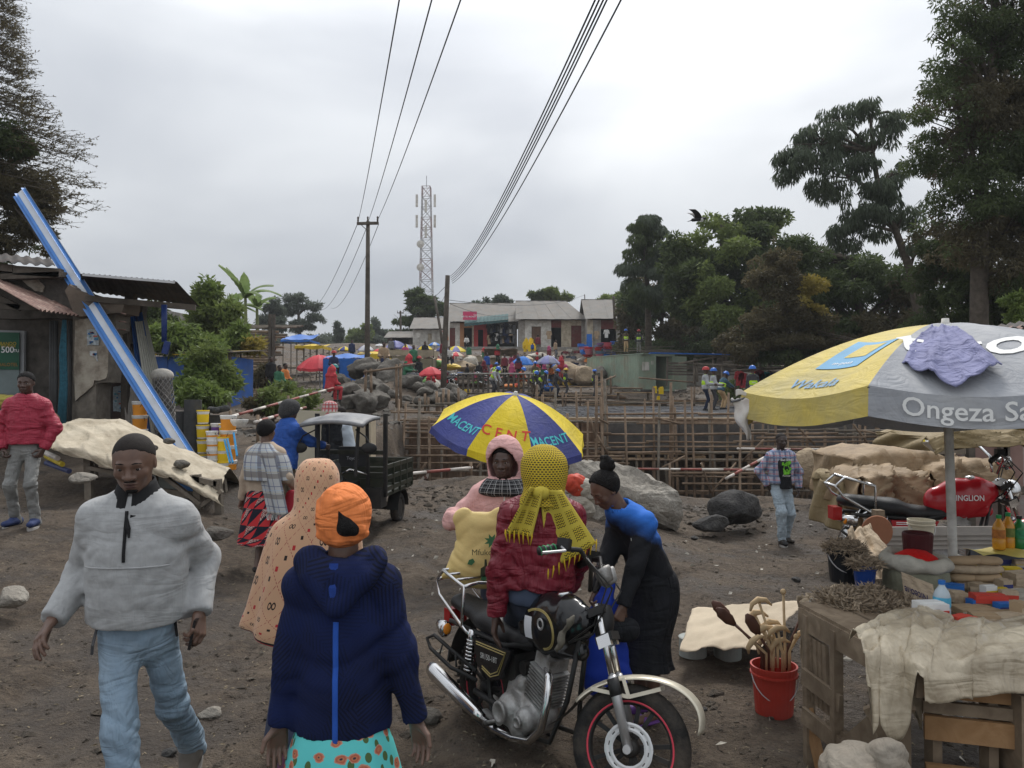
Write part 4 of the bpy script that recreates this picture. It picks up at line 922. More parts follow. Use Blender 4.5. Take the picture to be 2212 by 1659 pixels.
# ================================================================== left: the old shop, goods in front of it
def zoomA(zx,zy,d):return D(zx*.25,518.4+zy*.25,d*1.35)
def D5(x,y,d):return D(x,y,d*1.27)
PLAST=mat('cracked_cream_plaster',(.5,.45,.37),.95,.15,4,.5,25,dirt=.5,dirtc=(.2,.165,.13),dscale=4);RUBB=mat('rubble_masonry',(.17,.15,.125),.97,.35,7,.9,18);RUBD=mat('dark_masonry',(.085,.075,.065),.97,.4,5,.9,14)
DIRTC=mat('dirty_concrete_beam',(.15,.12,.095),.97,.3,5,.8,20,dirt=.3,dirtc=(.08,.065,.05));DKTIN=mat('dark_tin',(.045,.04,.038),.75,.35,3,.3,20,dirt=.3,dirtc=(.1,.07,.05))  # DKTIN is a near-black sheet colour with random brown blotches
def rust_mat():
 t=NT('rusty_roof_sheet');a=t.noise(3,6,.65,t.mapping((1,1,1)));b=t.noise(18,4,.6)
 t.col(t.mix(t.ramp(b,[(.4,0.),(.7,.5)]),t.ramp(a,[(.3,(.11,.06,.05)),(.5,(.24,.145,.115)),(.7,(.36,.27,.22))]),(.07,.045,.04)));t.set(.75,.1,.3);return t.mat
RUST=rust_mat()
def rough_outline(pts,seed,k=3,j=2.):
 r=random.Random(seed);out=[]
 for i,p in enumerate(pts):
  q=pts[(i+1)%len(pts)]
  for t in range(k):out.append((lerp(p[0],q[0],t/k)+(r.uniform(-j,j)if t else 0),lerp(p[1],q[1],t/k)+(r.uniform(-j,j)if t else 0)))
 return out
def slab(parent,name,pts,d,th,m,mside=None,seed=None,j=4.):
 if seed is not None:pts=rough_outline(pts,seed,4,j)
 a=[zoomA(x,y,d)for x,y in pts];n=len(a);b=[p+Vc((0,th,0))for p in a];mb=MB()
 mb.add(a+b,[tuple(range(n))[::-1],tuple(range(n,2*n))],mi=0);mb.add(a+b,[(i,(i+1)%n,(i+1)%n+n,i+n)for i in range(n)],mi=1)
 return mb.bd(name,[m,mside or m],parent)
def old_shop():
 base=zoomA(700,1900,10.);root=empty('old_shop',(base.x,13.5,.8),0,'crumbling dark old shop with peeling cream pillar and rusty tin awning','building');tmp=link('tmp',None)
 slab(tmp,'pillar',[(630,660),(1000,640),(1000,770),(935,800),(920,1230),(830,1240),(830,2100),(620,2100)],10.1,.5,RUBB,seed=1,j=5)
 slab(tmp,'plaster',[(650,690),(740,680),(940,662),(945,700),(850,740),(830,770),(905,790),(935,800),(930,1150),(915,1195),(850,1215),(810,1215),(800,1260),(650,1392),(636,1100)],10.06,.05,PLAST,RUBB,seed=2,j=4)
 slab(tmp,'beam',[(560,440),(600,380),(660,430),(800,480),(1060,515),(1070,560),(1055,630),(900,640),(650,665)],9.95,.6,DIRTC,seed=3,j=5)
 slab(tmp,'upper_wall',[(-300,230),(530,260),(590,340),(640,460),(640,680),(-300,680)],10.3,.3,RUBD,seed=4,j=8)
 slab(tmp,'plaster_patch',[(190,350),(330,340),(380,400),(370,450),(300,440)],10.27,.03,PLAST,seed=5,j=3)
 for i,(xa,ya,xb,yb,h)in enumerate(((-200,215,130,250,.13),(135,265,530,290,.16),(-200,330,560,300,.1))):MB().beam(zoomA(xa,ya,10.15),zoomA(xb,yb,10.15),.15,h).bd('timber_lintel',POLEW,tmp)
 sheet(tmp,'roof_sheet',zoomA(-250,160,10.),zoomA(480,225,10.),zoomA(440,165,11.6),zoomA(-250,90,11.6),DKTIN,.01,.2,amp=.025)
 sheet(tmp,'awning_sheet',zoomA(340,603,9.),zoomA(726,660,10.05),zoomA(-60,240,11.2),zoomA(-330,225,9.8),RUST,.008,.13,amp=.022)
 for xa,ya,xb,yb in((-50,480,180,590),(-100,570,330,585)):MB().beam(zoomA(xa,ya,9.9),zoomA(xb,yb,9.9),.08,.1).bd('awning_rafter',POLEW,tmp)
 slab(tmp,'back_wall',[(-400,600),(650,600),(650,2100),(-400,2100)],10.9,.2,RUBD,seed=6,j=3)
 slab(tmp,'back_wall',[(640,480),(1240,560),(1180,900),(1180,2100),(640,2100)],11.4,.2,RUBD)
 MB().box(zoomA(1130,900,11.2)-Vc((0,0,.3)),(.17,.18,3.)).bd('door_post',POLEW,tmp)
 f=slab(tmp,'window_frame',[(-120,775),(210,785),(205,1345),(-120,1340)],10.82,.06,mat('aluminium_frame',(.3,.31,.32),.5,.1));g=slab(tmp,'window_pane',[(-100,795),(165,800),(165,1330),(-100,1325)],10.8,.015,mat('frosted_pane',(.16,.2,.2),.3,.1))
 gp=slab(tmp,'poster',[(-100,795),(165,800),(165,1120),(-100,1118)],10.785,.01,mat('green_poster',(.012,.085,.045),.5,.15,3))
 for txt,zx,zy,sz,m in(('500',65,950,.105,'white_paint'),('TU',142,958,.05,'white_paint'),('BANDO',70,897,.055,'yellow_print'),('HALOTEL',68,1078,.055,'orange_print'),('KIFURUSHI',72,920,.035,'yellow_print')):
  c=zoomA(zx,zy,10.775);mb=MB();put_text(mb,txt,sz*1.6,lambda x,z:c+Vc((x,0,z)),bold=.01);mb.bd('lettering',{'white_paint':mat('white_paint',(.8,.8,.8)),'yellow_print':mat('yellow_print',(.45,.33,.03),.6,.1),'orange_print':mat('orange_print',(.3,.16,.04),.6,.1)}[m],tmp)
 dr=slab(tmp,'door',[(965,880),(1160,900),(1165,2000),(970,2000)],10.75,.06,mat('dark_brown_door',(.055,.032,.027),.6,.25,6,dirt=.2))
 POST=[mat('poster_paper_%d'%i,c,.8,.35,22,dirt=.3,dirtc=(.3,.3,.3),dscale=9)for i,c in enumerate(((.42,.47,.5),(.36,.44,.48),(.5,.52,.53)))]
 tmp2=link('tmp',None)
 slab(tmp,'poster',[(988,995),(1050,990),(1075,1045),(1118,1170),(1110,1180),(985,1180)],10.73,.012,POST[0],seed=8,j=3);slab(tmp,'poster',[(978,1270),(1060,1255),(1132,1300),(1135,1470),(1100,1490),(978,1480)],10.73,.012,POST[1],seed=9,j=4)
 slab(tmp,'poster',[(752,775),(825,770),(850,840),(852,910),(800,905),(752,915)],10.04,.012,POST[0],seed=10,j=4);slab(tmp,'poster',[(775,960),(835,960),(845,1050),(815,1010),(780,1000)],10.04,.012,POST[2],seed=11,j=4)
 PINK=mat('pink_red_print',(.45,.1,.08),.7,.2);BLUEP=mat('blue_print',(.05,.17,.38),.7,.2);r=random.Random(4)
 for x0,y0,x1,y1,d,n in((990,1000,1070,1170,10.715,9),(985,1270,1125,1470,10.715,14),(757,785,840,900,10.025,14),(782,965,830,1000,10.025,3)):
  for i in range(n):
   x,y=r.uniform(x0,x1-20),r.uniform(y0,y1-15);w,h=r.uniform(10,35),r.uniform(5,18);slab(tmp,'poster_print',[(x,y),(x+w,y),(x+w,y+h),(x,y+h)],d,.006,(BLUEP,BLUEP,PINK,mat('teal_print',(.1,.3,.36),.7))[i%4])
 bpy.data.objects.remove(tmp2)
 a,b,c,d_=zoomA(720,440,11.6),zoomA(1715,575,11.8),zoomA(1520,362,9.6),zoomA(690,292,9.6)
 nb=6
 for i in range(nb):sheet(tmp,'roof_sheet',a.lerp(b,i/nb),a.lerp(b,(i+1)/nb+.01),d_.lerp(c,(i+1)/nb+.01)+Vc((0,0,.004*(i%2))),d_.lerp(c,i/nb),DKTIN,.01,.12,amp=.012)
 MB().beam(zoomA(740,505,9.9),zoomA(1690,585,10.1),.07,.1).bd('roof_beam',POLEW,tmp);MB().beam(zoomA(715,300,9.58),zoomA(1510,366,9.58),.03,.04).bd('ridge_strip',mat('bright_tin',(.5,.5,.5),.4,.1,metal=.5),tmp)
 MB().beam(zoomA(1085,540,10.6),zoomA(1085,2000,10.6),.12,.12).bd('post',POLEW,tmp)
 for i in range(3):MB().tube([zoomA(1050-20*i,632+70*i,9.9),zoomA(1085,640+68*i,9.8)],.012,6).bd('reinforcing_bar',RUST,tmp)
 adopt(tmp,root)
old_shop()
NETB=mat('blue_net',(.025,.1,.14),.85,.3,20,.5,60);r=random.Random(2)
root=empty('hanging_net',zoomA(545,700,9.9),0,'bundle of blue-green netting hanging beside the peeling pillar','netting');tmp=link('tmp',None)
for i in range(9):
 x=520+i*6;MB().tube([zoomA(545+i*3,690,9.9),zoomA(x+r.uniform(-6,6),950,9.88),zoomA(x+r.uniform(-8,8),1250,9.9),zoomA(x-12+r.uniform(-6,6),1640,9.86)],[.012,.02,.022,.03],6).bd('strand',NETB,tmp,True)
adopt(tmp,root)
for i,x in enumerate((445,465,485,605)):
 o=MB().tube([zoomA(x,700,10.2),zoomA(x-5,1700,10.)],.035,8).bd('leaning_pipe',mat('dark_pipe',(.05,.05,.05),.6,.2),smooth=True);tag(o,('leftmost','second','third','rightmost')[i]+' of the dark pipes standing behind the blue netting','pipe','dark pipes by the pillar')
PBLUE=mat('profile_blue',(.085,.25,.6),.4,.1,4,spec=.5);PWHITE=mat('profile_white',(.62,.64,.66),.35,.08,3,spec=.5)
def profile(a,b,w,label,loc=None):
 a,b=Vc(a),Vc(b);d=(b-a).normalized();x=d.cross(Vc((0,1,0))).normalized()*-1;n=Vc((0,-1,0));root=empty('metal_profile',b,0,label,'metal profile');tmp=link('tmp',None)
 secs=[(-.5,.05,1),(-.4,0.,0),(-.3,.09,0),(-.2,.03,1),(.16,.03,0),(.24,.1,0),(.36,.02,0),(.5,.05,1)]
 for i in range(len(secs)-1):
  p,q=secs[i],secs[i+1];mb=MB();A,B=a+x*p[0]*w+n*p[1],a+x*q[0]*w+n*q[1];A2,B2=b+x*p[0]*w+n*p[1],b+x*q[0]*w+n*q[1];t=-n*.01
  mb.add([A,B,B2,A2,A+t,B+t,B2+t,A2+t],[(0,1,2,3),(7,6,5,4),(0,4,5,1),(2,6,7,3)]);mb.bd('white_face' if i in(0,3)else 'blue_face',PWHITE if i in(0,3)else PBLUE,tmp)
 adopt(tmp,root)
profile(D(44,415,14.9),D(455,1065,11.6),.3,'long blue and white folded metal profile leaning diagonally across the old shop')
def leaning(name,top,bot,d,w,m,label,corr=.05,curve=.15,cat='roof sheet'):
 a,b=zoomA(*top,d+.3),zoomA(*bot,d);ax=(b-a).normalized();sx=Vc((1,0,0));sx=(sx-ax*sx.dot(ax)).normalized();n=ax.cross(sx);mb=MB();k=int(w/corr*4)
 f=lambda u,v:a.lerp(b,v)+sx*(u-.5)*w*(.55+.45*v)+n*(curve*((u-.5)*2)**2*w+.012*math.sin(2*PI*u*w/corr))
 mb.grid(k,8,f);mb.grid(k,8,lambda u,v:f(1-u,v)+n*.01);o=mb.bd(name,m,smooth=True);return tag(o,label,cat)
leaning('corrugated_sheet',(1120,620),(1250,1750),10.55,.57,mat('grey_sheet',(.36,.335,.3),.6,.15,3,dirt=.2),'tall grey-beige corrugated sheet leaning by the poster door',.055)
leaning('corrugated_sheet',(1190,640),(1350,1750),10.5,.4,mat('blue_sheet',(.025,.1,.32),.45,.15,3),'tall blue corrugated sheet leaning between two grey ones',.045);leaning('corrugated_sheet',(1230,700),(1420,1700),10.45,.4,mat('pale_sheet',(.42,.42,.37),.6,.15,3),'pale corrugated sheet leaning right of the blue one',.05)
GUT=mat('dark_blue_gutter',(.015,.035,.14),.45,.1)
for i,(xa,xb)in enumerate(((1408,1412),(1430,1426))):tag(MB().tube([zoomA(xa,560,9.9),zoomA(xb,880,9.9)],.032,8).bd('hanging_gutter',GUT,smooth=True),('left' if i==0 else 'right')+' of two dark blue gutter pipes hanging from the tin roof','gutter','blue gutters')
tag(MB().box(zoomA(1436,930,9.88),(.1,.05,.22),Matrix.Rotation(.25,3,'Y')).bd('gutter_spout',GUT),'dark blue slanted spout piece at the lower end of the hanging gutters','gutter')
def meshroll():
 c=zoomA(1440,1700,10.);t=zoomA(1400,1170,10.3);root=empty('wire_mesh_roll',c,0,'upright roll of chain-link wire mesh with a cloth cap','wire mesh');tmp=link('tmp',None);ax=(t-c);mb=MB();L=ax.length;ax.normalize();x=ax.cross(Vc((0,1,0))).normalized();y=ax.cross(x);G=mat('galvanised_wire',(.2,.19,.18),.5,.2,metal=.5)
 for s in(1,-1):
  for k in range(12):
   mb.tube([c+ax*(v*L)+(x*math.cos(s*v*5+k*PI/6)+y*math.sin(s*v*5+k*PI/6))*(.19-.03*v)for v in[i/14 for i in range(15)]],.007,4)
 o=mb.bd('wire_net',G,tmp);o['kind']='stuff';MB().tube([c,t],[.15,.12],12).bd('inner_roll',mat('dark_core',(.07,.065,.06),.9,.3,20,.8,60),tmp,True)
 MB().sphere(t,(.2,.2,.13),14,8).bd('cloth_cap',mat('dirty_sack',(.42,.4,.36),.95,.2,12,.6,60),tmp,True);adopt(tmp,root)
meshroll()
FELT=mat('roofing_felt',(.055,.056,.056),.85,.2,9,.5,80)
for xa,y0,x1,d,r_,lab in((1667,1380,1667,9.6,.14,'tall upright grey roll of roofing felt'),(1565,1480,1565,9.75,.085,'dark upright felt roll half behind the tall grey roll')):
 t=zoomA(xa,y0,d);z0=gzf(t.x,t.y);mb=MB();mb.lathe([(r_*.35,t.z-z0-.02),(r_*.4,t.z-z0),(r_,t.z-z0),(r_*1.01,(t.z-z0)/2),(r_,0)],28);tag(mb.bd('felt_roll',FELT,smooth=False,loc=(t.x,t.y,z0)),lab,'roll')
def drum(zx,zy,d,r_,h,label,m,lid=False):
 t=zoomA(zx,zy,d);z0=t.z-h;prof=[(r_*.96,0),(r_,.02),(r_,h*.32),(r_*1.03,h*.34),(r_,h*.36),(r_,h*.64),(r_*1.03,h*.66),(r_,h*.68),(r_,h-.02),(r_*1.02,h),(r_*.9,h),(r_*.9,h-.02),(0,h-.02)]
 return tag(MB().lathe(prof,28,(0,0,0)).bd('drum',m,loc=(t.x,t.y,z0)),label,'drum')
drum(1865,1515,9.9,.2,1.,'black plastic drum behind the paint buckets',FELT)
for p,q,lab in(((1815,1490),(1880,1500),'short dark pipe end lying on the black drum'),((1850,1500),(1965,1478),'dark felt roll lying across the black drum')):tag(MB().tube([zoomA(*p,9.9)+Vc((0,0,.05)),zoomA(*q,9.7)+Vc((0,0,.05))],.055,12).bd('felt_roll',FELT,smooth=True),lab,'roll')
def bucket_proto(name,r0,r1,h,bm,lidm,labm,handle=True,lid=True,inside=None,text=None,tm=None,band=(.25,.75)):
 root=link(name,None);prof=[(r0*.98,0),(r0,.01)]+[(lerp(r0,r1,f),h*f)for f in(.3,.6,.82)]+[(r1*1.05,h*.83),(r1*1.05,h*.87),(r1*1.01,h*.88),(r1*1.06,h*.93),(r1*1.06,h*.955),(r1*1.02,h)]
 if not lid:prof+=[(r1*.97,h),(r0*.97,h*.1),(0,h*.1)]
 else:prof+=[(r1*.9,h)]
 MB().lathe(prof,28).bd('pail',bm,root,False)
 if lid:MB().lathe([(r1*1.08,h*.93),(r1*1.09,h*1.),(r1*1.06,h*1.02),(r1*.9,h*1.02),(r1*.88,h*1.),(0,h*1.)],28).bd('lid',lidm,root)
 if labm is not None:
  f0,f1=band;MB().lathe([(lerp(r0,r1,f0)+.002,h*f0),(lerp(r0,r1,f1)+.002,h*f1)],28,caps=False).bd('label',labm,root,True)
 if text:
  mb=MB();put_text(mb,text,h*.2,lambda x,z:Vc((math.sin(x/r1)*(lerp(r0,r1,.55)+.005),-math.cos(x/r1)*(lerp(r0,r1,.55)+.005),h*.5+z)),bold=.01);mb.bd('lettering',tm,root)
 if handle:
  a=[Vc((math.cos(t)*r1*1.06,-.02-math.sin(t)*r1*.35,h*.85-math.sin(t)*h*.42))for t in[i*PI/10 for i in range(11)]];MB().tube(a,.004,5).bd('handle',WIRE,root)
 return root
PW=mat('pail_white',(.7,.69,.66),.5,.06,5,dirt=.15);PY=mat('pail_yellow',(.75,.52,.02),.45,.06);POr=mat('pail_orange',(.72,.28,.03),.45,.12);PRd=mat('pail_red_label',(.55,.06,.04),.5,.1);PPu=mat('pail_purple',(.14,.06,.25),.5,.1)
def place_copy(proto,p,rz,label,cat,group,first=[0]):
 c=copy_tree(proto);c.location=p;c.rotation_euler=(0,0,rz);tag(c,label,cat,group);return c
bk_or=bucket_proto('paint_bucket',.11,.126,.26,PW,PW,POr,True,band=(.05,.78));bk_wh=bucket_proto('paint_bucket',.08,.09,.165,PW,PW,POr,True,band=(.45,.62));bk_ye=bucket_proto('paint_bucket',.085,.097,.22,PW,PY,PY,False,band=(.1,.72));bk_pu=bucket_proto('paint_bucket',.09,.105,.22,PW,PW,PPu,False,band=(.2,.75))
r=random.Random(9)
def stack(proto,zx,zy_top,d,n,hgt,lab,extra=0):
 t=zoomA(zx,zy_top,d);nm=['topmost','second from the top','third from the top','fourth from the top','lowest']
 for i in range(n):place_copy(proto,(t.x+r.uniform(-.006,.006),t.y,t.z-hgt*(i+1)),r.uniform(0,6),'%s, %s of its stack'%(lab,nm[i]if i<n-1 or n>4 else('lowest' if n>1 else 'only one')),'bucket','paint buckets outside the old shop')
stack(bk_or,1975,1525,9.35,5,.245,'white and orange paint bucket at the right edge');stack(bk_wh,1835,1660,9.2,5,.15,'white paint bucket with handle, left front stack');stack(bk_pu,1880,1597,9.5,5,.2,'white paint bucket behind the left front stack');stack(bk_ye,1925,1715,9.25,4,.2,'yellow-lidded paint bucket in the front row');stack(bk_ye,1755,1460,9.5,4,.245,'yellow-lidded paint bucket beside the tall felt roll')
stack(bk_ye,1945,1600,9.45,4,.2,'yellow-lidded paint bucket between white ones');stack(bk_or,1210,1400,10.2,4,.25,'orange paint bucket by the brown poster door')
for c in(bk_or,bk_wh,bk_ye,bk_pu):
 for k in list(c.children):bpy.data.objects.remove(k)
 bpy.data.objects.remove(c)
for i,x in enumerate((1878,1884,1890,1900)):pass
for i,(a,b)in enumerate((((485,950),(497,1000)),((491,948),(503,1000)),((505,935),(512,985)))):tag(MB().tube([D5(*a,9.),D5(*b,8.8)],.016,6).bd('plastic_pipe',mat('bright_blue_pipe',(.03,.25,.5),.45,.1)),('left','middle','right')[i]+' bright blue pipe leaning on the paint buckets','pipe','blue pipes on the buckets')
tag(MB().lathe([(0,0),(.09,0.),(.13,.06),(.14,.1),(.11,.1),(.1,.05),(0,.04)],20).bd('wash_basin',PW,loc=D5(517,920,9.6)),'white plastic basin beside the right paint buckets','basin')
TARP=mat('cream_tarp',(.47,.41,.31),.8,.14,5,.35,9,dirt=.4,dirtc=(.27,.22,.15),dscale=2.2,fold=.35)
def tarp_stall():
 c=D5(300,1060,8.4);root=empty('stall_table',(c.x,c.y,gzf(c.x,c.y)),0,'long wooden trestle stall table under the cream tarp','stall');tmp=link('tmp',None)
 for x0,x1,yy,d in((150,470,985,8.1),(150,480,975,9.)):MB().beam(D5(x0,yy-15,d),D5(x1,yy+60,d),.09,.07).bd('rail',OLDP,tmp)
 for x,y,d in((190,968,8.1),(330,1000,8.1),(425,1025,8.1),(480,1035,9.),(200,960,9.),(470,1035,8.1)):p=D5(x,y,d);MB().beam(p,(p.x+.03,p.y,gzf(p.x,p.y)-.05),.09,.09).bd('leg',OLDP,tmp)
 for a,b in(((330,1010),(435,1090)),((435,1092),(480,1060)),((190,1010),(300,1030))):MB().beam(D5(*a,8.05),D5(*b,8.05),.07,.05).bd('brace',OLDP,tmp)
 for i in range(4):MB().beam(D5(330,1060+i*11,8.15+.3*(i%2)),D5(440,1072+i*11,8.15+.3*(i%2)),.05,.09).bd('slat',OLDP,tmp)
 adopt(tmp,root)
 top=[(135,925),(165,908),(215,903),(260,908),(300,925),(345,945),(390,968),(430,985),(465,1000),(498,1012)];hem=[(98,965),(150,985),(205,1000),(250,1018),(290,1030),(330,1025),(370,1035),(410,1052),(450,1078),(485,1098)]
 k=len(top)-1;mb=MB()
 def smp(L,u):
  t=u*k;i=min(int(t),k-1);f=t-i;f=f*f*(3-2*f)*.5+f*.5;return lerp(L[i][0],L[i+1][0],f),lerp(L[i][1],L[i+1][1],f)
 def f(u,v):
  tx,ty=smp(top,u);hx,hy=smp(hem,u);tz=D5(tx,ty,9.);hz=D5(hx,hy,7.95)
  if v<.25:q=v/.25;p=(tz+Vc((0,.55,-.35))).lerp(tz,q)
  else:
   q=(v-.25)/.75;p=tz.lerp(hz,q);p.y=1.27*lerp(9.,7.95,min(1,q*1.25));p.z+=.1*math.sin(PI*min(1,q*1.15))
  n=mnoise.fractal(Vc((u*9,v*4,1.3)),1,2,3)*.03+.022*(1-abs(math.sin(u*9+4*v+2*math.sin(v*6))))**4*(.3+v)+.012*(1-abs(math.sin(u*26-9*v+2*math.sin(v*5))))**3
  n*=1.25;return p+Vc((0,-n,n*.9))
 mb.grid(110,50,f);o=mb.bd('tarpaulin',TARP,smooth=True);tag(o,'cream woven tarp weighted with stones over the long stall','tarp');so_=o.modifiers.new('s','SOLIDIFY');so_.thickness=.006
 for i,(x,y,s,lab)in enumerate(((322,975,.2,'stone behind the ear of the grey-sweater man, on the cream tarp'),(393,1011,.17,'brown stone lying on the lower end of the cream tarp'),(368,960,.12,'small stone at the upper edge of the cream tarp'))):
  p=D5(x,y,8.15+.15*(i==2));q=link('stone',rock_mesh('stone',(s*1.4,s,s*.75),60+i,ROCK,3),None,p+Vc((0,-.03,.05)));tag(q,lab,'stone')
tarp_stall()
for i,(x,y,sx,sz,m,lab)in enumerate(((360,1030,.8,.35,'sack','pale plastic sheet bundle under the cream tarp'),)):
 p=D5(x,y+20,8.5);q=link('plastic_bundle',rock_mesh('bundle',(.9,.5,.4),77,mat('pale_plastic',(.42,.44,.4),.5,.2,8),4,6,.15),None,p);tag(q,lab,'bundle')
tag(MB().box(D5(385,1040,8.2),(.5,.05,.12),Matrix.Rotation(.75,3,'Y')).bd('metal_profile',PBLUE),'short blue profile end poking out under the tarp','metal profile')
for i,(a,b,m)in enumerate((((100,985),(135,1003),mat('yellow_tool',(.5,.38,.03),.6)),((100,1000),(150,1018),mat('navy_tool',(.04,.05,.12),.6)),((92,975),(125,990),BW))):tag(MB().tube([D5(*a,8.3),D5(*b,8.)],.035,8).bd('spade_handle',m),('yellow','navy','pale')[i]+' tool handle sticking out under the left end of the tarp','tool','tools under the tarp')
for i,(x,y,d,s,m,lab)in enumerate(((58,880,9.6,(.5,.4,.3),mat('scrap_heap',(.22,.23,.2),.8,.6,18),'heap of mixed scrap goods behind the man in the red jacket'),(108,925,9.3,(.42,.4,.5),mat('cardboard',(.2,.13,.08),.9,.2),'brown cardboard box behind the man in the red jacket'),(15,868,9.6,(.4,.4,.3),mat('mustard_bag',(.32,.27,.06),.8,.3),'mustard coloured bag left of the red jacket'))):
 q=link('bundle',rock_mesh('bundle',s,80+i,m,3,9,.12),None,D5(x,y,d));tag(q,lab,'bundle')
 # ================================================================== trees and plants
def leaf_mat(name,c,c2,trans=.4):
 c,c2=tuple(q*1.2 for q in c),tuple(q*1.25 for q in c2)
 t=NT(name);n=t.noise(.9,4,.6);m=t.noise(7,3,.6);base=t.ramp(t.math('ADD',t.math('MULTIPLY',n,.6),t.math('MULTIPLY',m,.4)),[(.35,c),(.65,c2)])
 t.col(base);t.set(.6,0,.3)
 tr=t.n('ShaderNodeBsdfTranslucent');t.L(base,tr.inputs[0]);mx_=t.n('ShaderNodeMixShader');mx_.inputs[0].default_value=trans
 t.L(t.b.outputs[0],mx_.inputs[1]);t.L(tr.outputs[0],mx_.inputs[2]);t.L(mx_.outputs[0],t.t.nodes['Material Output'].inputs[0]);return t.mat
LF={k:leaf_mat('leaf_'+k,a,b)for k,a,b in(('dark',(.034,.05,.02),(.09,.118,.042)),('euc',(.045,.06,.038),(.1,.125,.078)),('mid',(.07,.1,.028),(.17,.21,.06)),('yellow',(.15,.12,.03),(.29,.235,.05)),('brown',(.05,.044,.024),(.12,.1,.052)),('fresh',(.075,.115,.028),(.16,.21,.055)),('far',(.06,.075,.055),(.1,.12,.085)),('banana',(.09,.14,.045),(.18,.24,.09)))}
BARK=mat('bark',(.085,.07,.055),.95,.35,6,.8,20)
def leaves_np(pts,dirs,L,W,rng,jitter=.6):
 n=len(pts);d=dirs+rng.normal(0,jitter,(n,3));d/=np.linalg.norm(d,axis=1,keepdims=True)+1e-9
 s=np.cross(d,rng.normal(0,1,(n,3)));s/=np.linalg.norm(s,axis=1,keepdims=True)+1e-9
 l=L*rng.uniform(.6,1.3,(n,1));w=W*rng.uniform(.6,1.3,(n,1));nn=np.cross(d,s)
 return np.stack([pts,pts+d*l*.5+s*w*.5+nn*l*.08,pts+d*l,pts+d*l*.5-s*w*.5+nn*l*.08],1).reshape(-1,3)
def crown_points(clumps,n,rng,shell=.5):
 vol=np.array([c[1][0]*c[1][1]*c[1][2]for c in clumps])**.75;pick=rng.choice(len(clumps),n,p=vol/vol.sum())
 v=rng.normal(0,1,(n,3));v/=np.linalg.norm(v,axis=1,keepdims=True);rad=rng.uniform(shell**3,1,n)**(1/3)
 C=np.array([c[0]for c in clumps])[pick];Rr=np.array([c[1]for c in clumps])[pick]
 return C+v*Rr*rad[:,None],v,pick
def tree(name,label,base,trunk,clumps,n,L,W,m,droop=.3,seed=0,group=None,r0=.2,cat='tree',limb=.05,jitter=.6,sub=0,shell=.5,m2=None,f2=0.,kind=None,spray=None):
 rng=np.random.default_rng(seed);rr=random.Random(seed);root=empty(name,base,0,label,cat,group);B=Vc(base);tr=[Vc(p)for p in trunk]
 mb=MB();k=len(tr);mb.tube([p-B for p in tr],[r0*(1-.75*i/(k-1))for i in range(k)],9);mb.bd('trunk',BARK,root,True)
 lm=MB();fine=[]
 for c,r in clumps:
  c=Vc(c);t=min(tr[1:],key=lambda p:(p-c).length+max(0,p.z-c.z+.3)*1.5);mid=t.lerp(c,.5)+Vc((0,0,(c-t).length*.12));lm.tube([t-B,mid-B,c-B],[limb*1.2,limb*.8,limb*.3],6)
  if sub:
   for _ in range(int(sub*1.8)):
    v=Vc((rr.gauss(0,1),rr.gauss(0,1),rr.gauss(0,1))).normalized()*rr.uniform(.45,1.);q=c+Vc((v.x*r[0],v.y*r[1],v.z*r[2]));s=rr.uniform(.16,.5);fine.append((tuple(q),(r[0]*s,r[1]*s,r[2]*s*.85)))
    if rr.random()<.5:lm.tube([mid.lerp(c,rr.random())-B,q-B],[limb*.45,limb*.12],4)
 if len(lm.v):lm.bd('limbs',BARK,root,True)
 cl=fine if sub else clumps;n=int(n*1.15);P,nv,pick=crown_points(cl,n,rng,shell)
 d=nv*.6+np.array([0,0,-droop*2])
 if spray is not None:
  d=nv*np.array([1,1,.15])+np.array([0,0,-.15])
 def mk(P,d,mm,nm):
  v=leaves_np(P-np.array(B),d,L,W,rng,jitter);link(nm,raw_mesh(nm,v,np.arange(len(v)),4,mm,False),root)
 if m2 is not None:
  sel=(np.sin(P[:,0]*1.1+seed)+np.sin(P[:,2]*1.4+2*seed)+np.sin(P[:,1]*.9))/3>1-2*f2;mk(P[~sel],d[~sel],m,'crown');
  if sel.any():mk(P[sel],d[sel],m2,'crown')
 else:mk(P,d,m,'crown')
 return root
def CL(x,y,d,rx,rz=None,ry=None):
 k=d/FPX*1024/2212;return(tuple(D(x,y,d)),(rx*k,(ry or rx)*k,(rz or rx)*k))
def gp(x,d,dz=0):X=D(x,900,d).x;return(X,d,gzf(X,d)+dz)
def up(x,y,d):return tuple(D(x,y,d))
tree('tall_tree','tall dark feathery tree filling the upper right corner',gp(2110,24),[gp(2110,24),up(2115,600,24),up(2120,400,24),up(2140,200,24),up(2150,-60,24)],[CL(2090,30,24,75,60),CL(2150,90,24,80,70),CL(2070,130,23.5,70,45),CL(2190,10,24,80),CL(2060,230,23.5,80,55),CL(2150,230,24,85,70),CL(2080,330,24,95,60),CL(2180,340,24,80,70),CL(2110,430,24,95,70),CL(2200,470,24,70),CL(2060,430,24.4,60,40),CL(2240,150,24,80),CL(2240,330,24,80),CL(2260,480,24,80),CL(2110,530,24,90,60),CL(2200,590,24,80,60),CL(2010,290,24,30,18),CL(2030,80,24,25,18),CL(2140,-60,24,80),CL(2200,250,24.5,110,110),CL(2130,330,25,110,110),CL(2190,520,25,110,90),CL(2100,180,25,80,80)],70000,.17,.05,LF['brown'],.35,1,'tall trees on the right',.32,limb=.07,sub=9,m2=LF['dark'],f2=.55)
